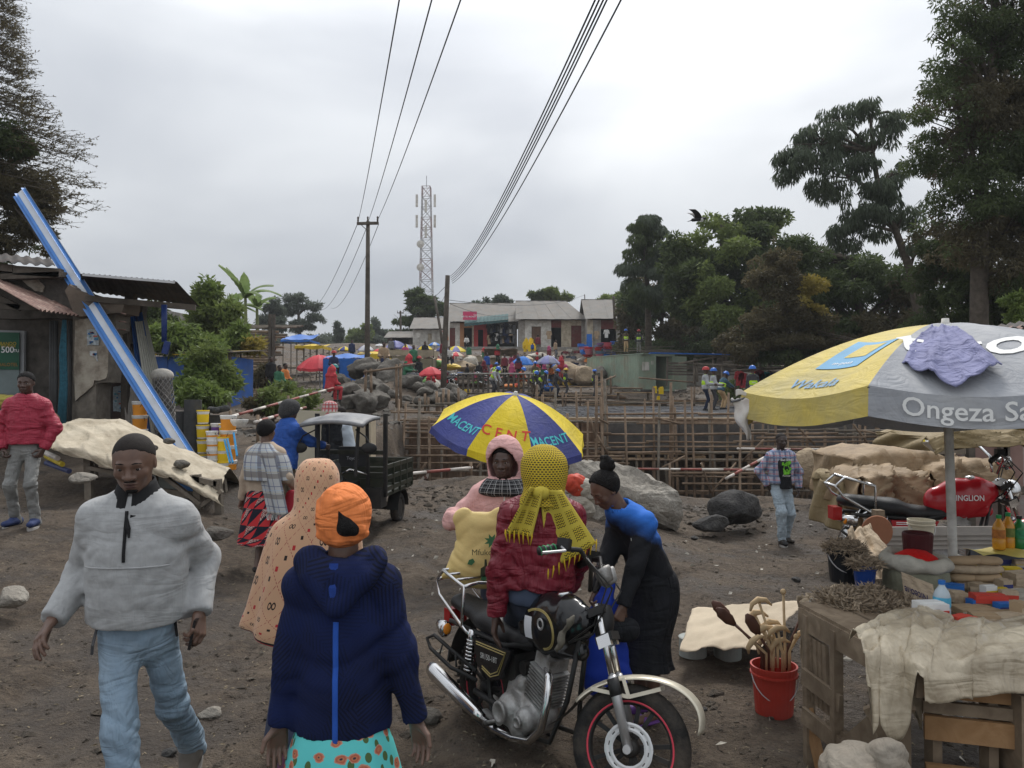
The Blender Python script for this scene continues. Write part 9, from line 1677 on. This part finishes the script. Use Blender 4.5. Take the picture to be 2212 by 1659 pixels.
J=person('man in maroon quilted jacket and yellow keffiyeh sitting on the black motorcycle',.145,4.18,PI+.1,H=1.7,det='hi',z=0,hip=(0,0,.82),lean=(-.05,.06),feet=((.14,-.52,.16),(-.16,-.5,.16)),kneep=((.2,-1,.8),(-.2,-1,.8)),hands=((.235,.03,.74),(-.22,-.3,.8)),poles=((1,.5,-.2),(-1,.5,-.2)),curl=(.3,.6),hair=None,noface=True,head=(.14,-.18,0),bulk=.96,top=dict(mat=PUFFR,ease=.038,hem=.035,quilt=.062,sleeve=(.038,.03),neck=.046,name='puffer_jacket',amp=.006,fr=1.2,collar=.02),bottom=dict(mat=DENIM,r=(.056,.042,.035)),shoes=SHOEB,seed=14)
o=J['obj'];hc,u,N,Rh,P,bk,sp=J['hc'],J['u'],J['N'],J['Rh'],J['P'],J['back'],J['sp'];KF,KF2=keff(),keff2()
fn=loft([(hc+Vc((0,.01,.135)),.015,.015,0,0),(hc+Vc((0,.015,.12)),.065,.07,0,.1),(hc+Vc((0,.02,.06)),.118,.128,0,.3),(hc+Vc((0,.03,-.02)),.125,.135,0,.5),(hc+Vc((0,.04,-.09)),.112,.12,0,.8),(N+Vc((0,.03,.02)),.115,.105,0,1),(N+Vc((0,.03,-.03)),.15,.13,0,1)],fold=.05,nf=6,seed=2);chg(o,'keffiyeh',70,50,fn,KF,lambda a,b:(a*.8,b*.5),.006)
chg(o,'keffiyeh_tail',30,26,lambda a,b:N+bk*(.15+.02*math.sin(6*a)+.015*b)+Vc(((-.13+.19*a)*(.6+.75*b)-.085*b,0,.05-.33*b-.1*a*b+.05*(1-a)*b)),KF2,lambda a,b:(a*.32,b*.36),.006);chg(o,'keffiyeh_tail',26,22,lambda a,b:N+bk*(.155+.02*math.sin(7*a+1))+Vc(((.03+.1*a)*(.7+.7*b)+.04*b,0,.05-.24*b+.02*a)),KF2,lambda a,b:(a*.25,b*.26),.006);MB().sphere(N+bk*.145+Vc((.03,0,.035)),(.048,.03,.036),14,9).bd('keffiyeh_knot',KF2,o,True);ts=MB();rt=random.Random(5)
for x_,z_ in[((-.13+.19*a)*1.35-.085,-.23-.15*a)for a in[i/9 for i in range(10)]]+[((.03+.1*a)*1.4+.04,-.19+.02*a)for a in[i/6 for i in range(7)]]:a=N+bk*.175+Vc((x_,0,z_));ts.tube([a+Vc((0,0,.02)),a,a+Vc((rt.uniform(-.01,.01),0.,-.045))],[.002,.005,.002],5)
f_=ts.bd('tassels',mat('yellow_tassel',(.6,.4,.02),.8),o,True);f_['kind']='stuff'
link('shirt_tail',sdfm('shirt_tail',[cap(P+sp*.1,P+sp*.01,.168,.182,.05,((0,1,0),.78))],.012,mat('navy_shirt',(.045,.06,.095),.9,.2),6,.006,cut=lambda X,Y,Z:(P.z-.025)+.12*(X-P.x)-Z),o)
def ombre():
 t=NT('blue_to_black_top');x,y,z=t.sep(t.co());f=t.math('ADD',z,t.math('MULTIPLY',t.math('SUBTRACT',t.noise(9,3,.6),.5),.1));f=t.math('ADD',f,t.math('MULTIPLY',y,.55));t.col(t.ramp(f,[(0.,(.013,.014,.017)),(1,(.02,.02,.02))]));r_=t.n('ShaderNodeMapRange');r_.inputs[1].default_value=1.01;r_.inputs[2].default_value=1.12;t.L(f,r_.inputs[0]);t.col(t.mix(r_.outputs[0],(.013,.014,.017),(.03,.15,.55)));t.set(.85,0,.25);t.bump(t.noise(7,3,.55,None,1.5),.5,.03);return t.mat
OMBRE=ombre()
J=person('woman with braided bun, black and blue top and black skirt bending beside the motorcycle',.8,4.62,math.radians(-62),H=1.51,det='hi',sk='m',hair=None,hip=(0,.05,.815),lean=(0,.44),head=(.62,0.,0),neckfwd=.06,hands=((.17,-.3,.7),(0.,-.36,.76)),poles=((.3,1,-.2),(-.3,1,-.2)),curl=(.8,.8),feet=((.08,0.,.06),(-.08,.03,.06)),bare_legs=True,palm=((-.8,0,-.3),(.8,0,-.3)),bulk=.9,top=dict(mat=OMBRE,ease=.016,hem=0.,sleeve=(.034,.026),neck=.046,name='track_top',amp=.004,collar=.025),seed=15)
o=J['obj'];hc,u,N,Rh,P,S,E,sp=J['hc'],J['u'],J['N'],J['Rh'],J['P'],J['S'],J['E'],J['sp']
chg(o,'skirt',60,24,loft([(P+sp*.08,.13,.115,0,.1),(P,.155,.145,0,.2),(P+Vc((0,0.,-.15)),.165,.155,0,.3),(P+Vc((0,-.04,-.35)),.145,.14,0,.5),(P+Vc((0,-.05,-.46)),.155,.145,0,1.2),(P+Vc((0,-.05,-.52)),.17,.16,0,1.8)],fold=.05,nf=11,seed=1),BLKC,None,.005)
for s in(1,):chg(o,'chest_stripe',8,2,lambda a,b:S[1].lerp(P,.25+.25*a)+Vc((.03,-.13,0))+Vc((0,-.004,.008*b)),WHT,None,.003)
link('hair_bun',sdfm('hair_bun',[ell(hc+Rh@Vc((0,.095,.105)),(.045,.045,.045),k=.02)]+[cap(hc+Rh@Vc((.045*math.cos(a),.09+.03*math.sin(a),.105+.035*math.sin(a))),hc+Rh@Vc((.045*math.cos(a+1.2),.11,.12+.035*math.sin(a+1.2))),.017,.017,.008)for a in(0,1.05,2.1,3.14,4.2,5.2)],.005,HAIR),o);link('braided_hair',sdfm('braided_hair',[ell(hc+Rh@Vc((0,.0145,.0285)),(.084,.099,.09),np.array(Rh),.02)],.005,HAIR,3,.0025,fr=6,cut=lambda X,Y,Z:-((X-hc.x)*(Rh@Vc((0,.9,.436))).x+(Y-hc.y)*(Rh@Vc((0,.9,.436))).y+(Z-hc.z)*(Rh@Vc((0,.9,.436))).z-0.)),o)
PURP=mat('purple_sandal',(.13,.05,.22),.6,.15)
for s in(1,-1):
 A_=J['A'][s];link('sandal',sdfm('sandal',[cap(A_+Vc((0,.05,-.06)),A_+Vc((0,-.14,-.06)),.042,.045,.02,((0,0,1),.3)),cap(A_+Vc((-.03,-.09,-.035)),A_+Vc((.03,-.09,-.035)),.022,.022,.02)],.008,PURP),o)
q=link('blue_carrier_bag',sdfm('blue_carrier_bag',[cap((0,0,-.3),(0,0,.05),.14,.09,.06,((0,1,.2),.55)),cap((-.04,0,.05),(.02,0,.22),.06,.03,.04)],.013,mat('blue_carrier',(.015,.05,.4),.5,.15,5),4,.012),None,(.54,4.42,.62));tag(q,'bright blue carrier bag held by the woman in the black skirt','bag');q=link('black_handbag',sdfm('black_handbag',[cap((-.05,0,-.02),(.05,0,-.02),.065,.07,.04,((0,1,0),.6))],.011,BLKC),None,(.6,4.34,.62));tag(q,'black handbag hanging before the woman in the black skirt','bag');q=link('snack_packet',sdfm('snack_packet',[cap((0,0,-.03),(0,0,.03),.03,.025,.02)],.008,mat('lime_packet',(.35,.5,.12),.5,.3,20)),None,(.53,4.32,.9));tag(q,'small lime green packet in the hands of the woman in black','packet')
J=person('man in open plaid shirt, black printed tee and pale jeans walking beyond the stall',4.22,12.1,.12,H=1.72,det='mid',sk='dd',hair='crop',hands=((.27,-.05,.86),(-.2,.02,.9)),poles=((.9,.5,0),(-.9,.6,0)),feet=((.1,.05,.08),(-.06,-.16,.08)),head=(.1,0,0),top=dict(mat=PSHIRT,ease=.042,hem=.02,flare=.02,sleeve=(.038,.03),name='plaid_shirt',neck=.06,amp=.006),bottom=dict(mat=JEANP,r=(.055,.042,.034),amp=.007),shoes=SHOEB,seed=16)
o=J['obj'];N,P=J['N'],J['P'];link('tee_shirt',sdfm('tee_shirt',[cap(N+Vc((0,-.055,-.12)),P+Vc((0,-.085,.3)),.09,.13,.05,((0,1,0),.85)),cap(P+Vc((0,-.09,.3)),P+Vc((.01,-.085,-.02)),.135,.135,.05,((0,1,0),.85)),cap(N+Vc((0,-.01,-.03)),N+Vc((0,-.05,-.12)),.07,.09,.03)],.013,BLKC,3,.003,cut=lambda X,Y,Z:np.maximum(P.z-.04-Z,np.abs(X-.02*np.sin(9*Z))-.088)),o)
GP=mat('lime_print',(.16,.48,.04),.8,.4,30);rp_=random.Random(3);mb=MB()
for i in range(26):x_,z_=rp_.uniform(-.065,.065),rp_.uniform(.2,.38);mb.box(P+Vc((x_,-.208+.1*abs(x_),z_)),(rp_.uniform(.02,.05),.006,rp_.uniform(.02,.05)))
f_=mb.bd('shirt_print',GP,o);f_['kind']='stuff';mb=MB();put_text(mb,'Bad Boyz',.05,lambda x,z:P+Vc((x,-.2+.1*abs(x),.415+z)),bold=.02);put_text(mb,'Forever',.04,lambda x,z:P+Vc((x,-.208+.1*abs(x),.17+z)),bold=.01);mb.bd('lettering',WHT,o)
def helmet(J,m):
 hc,u,Rh=J['hc'],J['u'],J['Rh'];mb=MB();mb.lathe([(.15,-.01),(.158,0.),(.128,.01),(.122,.05),(.098,.1),(.05,.128),(0,.135)],16,hc+Rh@Vc((0,.01,.055)),Rh,sy=1.12);mb.bd('helmet',m,J['obj'],True)
def vest(J,m=None):
 P,sp,N,S=J['P'],J['sp'],J['N'],J['S'];bk=tuple(J['back']);v=link('vest',sdfm('vest',[cap(P+sp*.02,P+sp*.26,.178,.182,.06,(bk,.8)),cap(P+sp*.26,P+sp*.42,.182,.165,.06,(bk,.74)),cap(S[1]*.75+N*.25,S[1]*.45+N*.55,.062,.06,.04),cap(S[-1]*.75+N*.25,S[-1]*.45+N*.55,.062,.06,.04)],.028,m or VEST,cut=lambda X,Y,Z:(P.x-X)*sp.x+(P.y-Y)*sp.y+(P.z-.02-Z)*sp.z),J['obj'])
 for h in(.1,.24):mb=MB();Rm=sp.to_track_quat('Z','Y').to_matrix();mb.lathe([(.186,-.022),(.186,.022)],20,P+sp*h,Rm,sy=.82,caps=False);mb.bd('reflective_band',REFL,v,True)
def worker(x,y,d,rz,hat,top,bot,label,vst=True,bend=0.,hands=None,H=1.72,z=None,kneel=False):
 p=D(x,y,d);kw={}
 if bend:kw=dict(lean=(0,bend),hip=(0,.12,.5*H-(.15 if kneel else 0)),hands=hands or((.18,-.5,.55),(-.18,-.5,.55)),head=(.3+bend*.4,0,0))
 elif hands:kw=dict(hands=hands)
 J=person(label,p.x,p.y,rz,H=H,det='low',z=p.z if z is None else z,group='workers on the building site',hair=None if hat else 'crop',top=dict(mat=top,ease=.03,sleeve=(.036,.03)),bottom=dict(mat=bot),shoes=SHOEB,seed=int(x),**kw)
 if hat:helmet(J,hat)
 if vst:vest(J)
GW=mat('grey_work_shirt',(.38,.39,.4),.9);DKW=mat('dark_work_cloth',(.05,.05,.055),.9,.3);TANT=mat('tan_trousers',(.42,.29,.16),.9);BLW_=mat('teal_work_shirt',(.06,.11,.15),.9);ch=((.14,-.34,1.05),(-.14,-.34,1.08))
worker(1524,897,31,1.35,HELR,GW,mat('navy_trousers',(.012,.018,.04),.9),'worker in yellow vest, red cap and navy trousers standing on the steel mat',hands=ch,z=DZ+.1);worker(1541,893,32.5,1.5,HELB,GW,DKW,'worker with blue helmet half hidden behind the one in navy trousers',hands=ch,z=DZ+.1);worker(1562,880,34,1.9,HELB,BLW_,TANT,'worker in yellow vest and tan trousers leaning right',bend=.35,hands=((.1,-.5,.95),(-.1,-.5,.98)),z=DZ+.1);worker(1626,868,29,PI,HELB,DKW,DKW,'worker in yellow vest seen from behind next to the umbrella tip',z=1.25)
zc=CONT0 .z+2.85;worker(1352,780,57,.1,HELB,BRNC,TANT,'worker in brown with blue helmet standing on the container roof',z=zc);worker(1380,782,57.5,2.9,HELR,DKW,JEANG,'worker in yellow vest and maroon hat on the container roof',z=zc)
worker(1203,856,48,1.2,HELB,DKW,DENIM,'worker in dark jacket and blue helmet beside the work bench',bend=.2,hands=((.12,-.4,.95),(-.12,-.4,.95)),vst=False);worker(1222,856,48.5,1.6,HELY,DKW,DKW,'worker in yellow vest and yellow helmet at the work bench',hands=ch);worker(1284,858,49,1.,HELB,DKW,DKW,'worker in yellow vest half hidden at the container corner',hands=ch);worker(1151,856,47,.6,HELB,DKW,BRNC,'bending worker with blue helmet left of a pair',bend=.9);worker(1168,856,47.5,1.2,HELB,DKW,DENIM,'bending worker in yellow vest right of a pair',bend=.8);worker(1156,840,50,.3,HELB,BRNC,DKW,'worker with blue helmet standing behind the bending pair');worker(1124,852,46,.8,HELB,mat('orange_shirt',(.5,.12,.04),.9),TANT,'bending worker in orange shirt and blue helmet',bend=.6,vst=False);worker(1066,852,43.5,.9,HELB,GW,DKW,'bending worker in yellow vest right of the slatted stand',bend=.8)
CL_={'k':CLOTHES[0],'n':CLOTHES[1],'g':CLOTHES[2],'m':CLOTHES[3],'w':CLOTHES[4],'r':CLOTHES[5],'e':CLOTHES[6],'t':CLOTHES[7],'o':CLOTHES[8],'b':BLUC,'l':VEST,'p':mat('cloth_magenta',(.38,.07,.16),.9,.3)}
def mkt(x,y,top,bot,label,rz=0.,sit=False,hat=None,d=None,H=1.68,scarf=None):
 d=d or ray_g(x,y);p=D(x,y,d);kw={}
 if sit:kw=dict(hip=(0,0,.5),feet=((.12,-.4,.07),(-.12,-.4,.07)),kneep=((.2,-1,1),(-.2,-1,1)),hands=((.15,-.35,.62),(-.15,-.35,.62)),lean=(0,.15))
 J=person(label,p.x,p.y,rz,H=H,det='low',z=p.z,group='people in the market',hair='short' if not(hat or scarf)else None,top=dict(mat=CL_[top],ease=.035,hem=-.04,sleeve=(.038,.03)),bottom=dict(mat=CL_[bot]),shoes=SHOEB,seed=int(x),**kw)
 if hat:helmet(J,hat)
 if scarf:
  hc,N=J['hc'],J['N'];chg(J['obj'],'head_scarf',14,8,loft([(hc+Vc((0,0,.13)),.02,.02,0,0),(hc,.13,.14,0,.2),(N,.15,.14,0,.4),(N+Vc((0,0,-.15)),.26,.18,0,.5)],fold=.05,nf=5),CL_[scarf],None,.01)
mkt(1009,838,'k','k','man in dark jacket walking right of the leaning pole',1.5,d=53);mkt(1035,833,'k','k','man in black standing by the parked motorcycles',.3,d=54);mkt(1072,825,'l','n','rider in bright lime jacket among motorcycles',.1,True,HELB,d=53.5);mkt(1052,812,'b','g','man in blue jacket and white cap behind the riders',.6,d=56);mkt(1090,815,'m','k','man in maroon jacket behind the lime rider',.2,d=56);mkt(1044,818,'m','m','woman in wine-red wrap between the riders',.5,True,scarf='m',d=55);mkt(1104,822,'p','p','woman in magenta check wrap sitting with her back turned',2.5,True,scarf='p',d=54);mkt(1120,822,'m','k','woman in dark shawl beside the magenta one',0,False,scarf='n',d=54.5)
mkt(1212,818,'r','r','person in red hooded coat by the tomato trays',PI,scarf='r',d=57);mkt(1188,826,'o','k','person with orange helmet behind the tomato trays',.4,True,HELO,d=55.5);mkt(905,838,'k','k','woman in black with red cap beside the boulders',.8,hat=HELR,d=42);mkt(930,853,'r','r','person wrapped in red below the small red umbrella',PI,True,scarf='r',d=38,H=1.4);mkt(893,812,'e','k','person in green top behind the boulder heap',.5,d=42);mkt(828,800,'t','n','bare-headed man in tan sitting on top of the boulders',.4,True,d=35);mkt(712,868,'r','r','woman wrapped in red sitting on the bank by a basin',2.6,True,scarf='r',d=27);mkt(722,858,'e','k','child in green cap beside the woman in red',2.2,H=1.1,d=28,hat=PLB[2]);mkt(720,815,'n','k','person with red cap under the big red umbrella',.5,True,HELR,d=39)
mkt(585,855,'k','k','man in black standing in the weeds on the left',.8,d=33);mkt(600,858,'e','k','person in green top in the weeds',1.,True,d=31);mkt(612,852,'o','e','person in yellow-orange top bending in the weeds',1.2,True,d=32);mkt(530,850,'k','w','person in black top and pale wrap chopping wood by the slabwood stack',.6,d=44,H=1.6);mkt(1162,763,'m','g','woman in purple-brown dress before the white shop wall',PI,d=70);mkt(1150,765,'b','g','small child beside the woman in purple-brown dress',PI,H=1.,d=70);mkt(963,752,'o','o','person in orange before the maroon door of the shop row',0,d=77);mkt(1008,752,'w','k','person in white sitting at the shop doorway',0,True,d=78);mkt(958,790,'m','n','woman in maroon behind the leaning pole',.5,d=50);mkt(970,788,'w','k','person in white shirt under the yellow umbrella',.2,True,d=54);mkt(845,775,'g','k','man standing under the blue umbrella',.1,d=62);mkt(875,782,'p','k','woman in magenta by the sackcloth stall',.3,True,d=54);mkt(1075,790,'r','k','woman in red at the plank-roofed hut',.4,d=60,scarf='e');mkt(918,790,'k','g','man in black behind the olive stall',.4,d=53);mkt(760,785,'n','k','man in navy by the yellow sheet stall',.6,d=55);mkt(1172,812,'k','k','man in black behind the tomato trays',.2,d=57);mkt(1200,775,'t','g','person in tan at the terrace of goods',1.,d=68)
rr=random.Random(31);cw=[]
for i in range(26):
 x,y=rr.uniform(870,1280),rr.uniform(785,838);mkt(x,y,rr.choice('kngmwretobp'),rr.choice('kngt'),'x',rr.uniform(0,6),rr.random()<.35,scarf=rr.choice([None,None,'r','n','w','p']));cw.append(bpy.data.objects[[o.name for o in bpy.data.objects if o.get('label')=='x'][0]]);cw[-1]['label']='y'
rank(cw,['upper row','middle row','lower row'],' of the far market crowd')
for i,(x,y,d,a,lab)in enumerate(((972,846,44,2.6,'dark parked motorcycle behind the leaning pole'),(1042,836,53,.3,'motorcycle with chrome wheels beside the man in black'),(1074,838,53,-1.5,'red motorcycle under the lime jacket rider'))):
 c_=copy_tree(RBK);p=D(x,y,d);c_.location=p;c_.rotation_euler=(0,0,a);c_.scale=(1.1,1.1,1.1);tag(c_,lab,'motorcycle','motorcycles parked in the market')
 # ================================================================== small things on the ground, bird, haze
def scatter(name,label,n,fn,m,kind='stuff',seed=0):
 rng=np.random.default_rng(seed);base=np.array([(1,0,-.3),(-.5,.87,-.3),(-.5,-.87,-.3),(.8,.6,.35),(-.9,.2,.4),(.2,-.9,.45),(0,.1,.8)]);faces=[(0,1,3),(1,4,3),(1,2,4),(2,5,4),(2,0,5),(0,3,5),(3,4,6),(4,5,6),(5,3,6)]
 P=fn(rng,n);x,y,s=P[:,0],P[:,1],P[:,2];z=gz(x,y);k=len(x);a=rng.uniform(0,6.28,k);c_,s_=np.cos(a),np.sin(a);B=base[None]*rng.uniform(.55,1.3,(k,7,3))*s[:,None,None];X=B[...,0]*c_[:,None]-B[...,1]*s_[:,None];Y=B[...,0]*s_[:,None]+B[...,1]*c_[:,None];v=np.stack([X+x[:,None],Y+y[:,None],B[...,2]*.7+z[:,None]],-1).reshape(-1,3);f=(np.array(faces)[None]+(np.arange(k)*7)[:,None,None]).reshape(-1)
 o=link(name,raw_mesh(name,v,f,3,m));tag(o,label,'stones',kind=kind)
def near_pts(rng,n):
 r_=rng.uniform(1.6,17,n)**1.;a=rng.uniform(-.72,.72,n);return np.stack([r_*np.sin(a),r_*np.cos(a),rng.uniform(.004,.016,n)*(1+(rng.random(n)<.09)*rng.uniform(.5,2.6,n))],1)
def rim_pts(rng,n):
 x=rng.uniform(-3.2,7,n);y=15.6-np.abs(rng.normal(0,1.6,n));return np.stack([x,y,rng.uniform(.02,.07,n)*(1+(rng.random(n)<.08)*1.5)],1)
def bank_pts(rng,n):
 x=rng.normal(-5,2.6,n);y=rng.uniform(17,40,n);return np.stack([x,y,rng.uniform(.03,.16,n)],1)
def slope_pts(rng,n):x=rng.uniform(-14,14,n);y=rng.uniform(46,74,n);return np.stack([x*y/50,y,rng.uniform(.05,.22,n)],1)
PEB=rock_mat('pebble',(.13,.108,.085),(.24,.2,.155),9.);scatter('pebbles','small stones and clods strewn over the trodden mud',14000,near_pts,PEB,seed=1);scatter('rubble','broken stones along the rim of the pit',900,rim_pts,PEB,seed=2);scatter('bank_rubble','loose stones on the bank below the boulder heap',900,bank_pts,ROCK,seed=3);scatter('slope_rubble','mixed rubble and litter on the market slope',1800,slope_pts,PEB,seed=4)
def litter():
 rng=np.random.default_rng(9);n=5200;r_=rng.uniform(1.5,14,n);a=rng.uniform(-.7,.7,n);x,y=r_*np.sin(a),r_*np.cos(a);P=np.stack([x,y,gz(x,y)+.006],1);d=rng.normal(0,1,(n,3))*np.array([1,1,.06]);v=leaves_np(P,d,.035,.008,rng,.02);o=link('straw_litter',raw_mesh('straw_litter',v,np.arange(len(v)),4,mat('straw',(.27,.22,.145),.9,.4,30)));tag(o,'bits of straw and chaff trodden into the mud','straw',kind='stuff')
 n=260;r_=rng.uniform(3,16,n);a=rng.uniform(-.35,.66,n);x,y=r_*np.sin(a),r_*np.cos(a);P=np.stack([x,y,gz(x,y)+.012],1);d=rng.normal(0,1,(n,3))*np.array([1,1,.15]);v=leaves_np(P,d,.07,.04,rng,.05);o=link('paper_litter',raw_mesh('paper_litter',v,np.arange(len(v)),4,mat('litter_paper',(.42,.39,.33),.8,.35,3)));tag(o,'scraps of paper and plastic on the ground','litter',kind='stuff')
litter()
for i,(x,y,s,m,lab)in enumerate(((455,1548,.16,ROCK_L,'pale rounded stone beside the boots of the man in grey'),(365,1630,.09,ROCK_D,'small dark stone by the rear shoe of the man in grey'),(25,1300,.34,ROCK_L,'flat pale stone sunk in the mud at the left edge'),(470,1160,.36,ROCK,'flat stone behind the man in grey, by the tarp stall'),(180,1040,.25,ROCK_L,'small stone step by the tarp stall'),(1720,1255,.12,ROCK_D,'dark lump of coal-like stone on the path'),(1855,1195,.2,ROCK_D,'dark stone beside the wrapped bale'),(1520,1535,.06,ROCK_D,'small dark stone near the front wheel'),(1690,1445,.1,ROCK_D,'dark stone behind the red bucket'),(920,1555,.2,ROCK,'greyish flat stone right of the navy hoodie'),(1005,1505,.1,ROCK_L,'pebble by the rear wheel'),(1500,1165,.14,ROCK_D,'dark stone below the boulder'))):
 p=at(x,y,0.);p=at(x,y,gzf(p.x,p.y));o=link('stone',rock_mesh('stone',(s,s*.75,s*.5),300+i,m,3,6,.08),None,p+Vc((0,0,s*.12)));o.rotation_euler=(0,0,i);tag(o,lab,'stone')
for i,(x,y,a)in enumerate(((1880,1048,.1),(1905,1062,-.2),(1860,1058,.35),(1930,1050,0.),(1870,1072,-.1))):p=at(x,y,-.25);q=D(x,y,14.5+.3*i);o=MB().box((0,0,0),(1.3,.22,.03),Matrix.Rotation(a,3,'Z')).bd('loose_board',OLDP,loc=(q.x,q.y,gzf(q.x,q.y)+.04));tag(o,('grey board lying at the pit edge, first from the left','board lying nearest to the wrapped bale','short board at the back of the loose boards','rightmost of the loose grey boards','lowest loose board on the path')[i],'board','loose boards by the pit')
p=D(1745,1010,14.2);o=link('sack',sdfm('sack',[ell((0,0,0),(.28,.22,.36),k=.02)],.03,SACKB,3,.02),None,p);tag(o,'bulging brown sack behind the man in plaid shirt','sack')
for i,(x,y,m)in enumerate(((1243,1045,PRODR),(1262,1055,SACKW),(1255,1085,SACKW))):p=D(x,y,10.9);o=link('plastic_bundle',sdfm('plastic_bundle',[ell((0,0,0),(.16,.12,.14),k=.02),ell((.08,0,-.1),(.12,.1,.12),k=.05)],.018,m,i,.02),None,p);tag(o,('red plastic bundle on the pale boulder','grey-white crumpled plastic on the pale boulder','lower crumpled plastic hanging on the pale boulder')[i],'bundle')
def crow():
 c_=D(1508,474,30);root=empty('crow',c_,0,'black and white pied crow flying above the broad tree','bird');BW_=mat('crow_black',(.012,.012,.014),.6,.2);link('body',sdfm('body',[cap((-.2,0,-.02),(.16,0,.02),.07,.075,.05),cap((.16,0,.02),(.27,0,.05),.05,.045,.04),cap((.27,0,.05),(.36,0,.04),.025,.006,.02),cap((-.2,0,-.02),(-.42,0,-.09),.05,.02,.04,((0,0,1),.4))],.018,BW_),root);MB().sphere((.14,0,0.),(.085,.085,.085),12,8).bd('white_collar',mat('crow_white',(.6,.6,.6),.7),root,True)
 for s in(-1,1):
  mb=MB();mb.grid(8,10,lambda a,b:Vc((.12-.26*a-.22*b*b+.05*math.sin(9*PI*b)*a*(b>.5),s*(.05+.3*b),.03+.42*b-.12*b*b))if s>0 else Vc((.12-.26*a-.3*b*b,s*(.05+.25*b),.03+.3*b)));o=mb.bd('wing',BW_,root,True);o.modifiers.new('s','SOLIDIFY').thickness=.01
crow()
def haze():
 mb=MB();mb.box((0,420,42),(1400,900,96));t=NT('haze_air');t.t.nodes.remove(t.b);v=t.n('ShaderNodeVolumePrincipled');v.inputs['Color'].default_value=(.86,.89,.93,1);v.inputs['Density'].default_value=.0005;t.L(v.outputs[0],t.t.nodes['Material Output'].inputs['Volume']);o=mb.bd('haze',t.mat);tag(o,'thin pale haze in the air over the market','haze',kind='stuff')
haze()
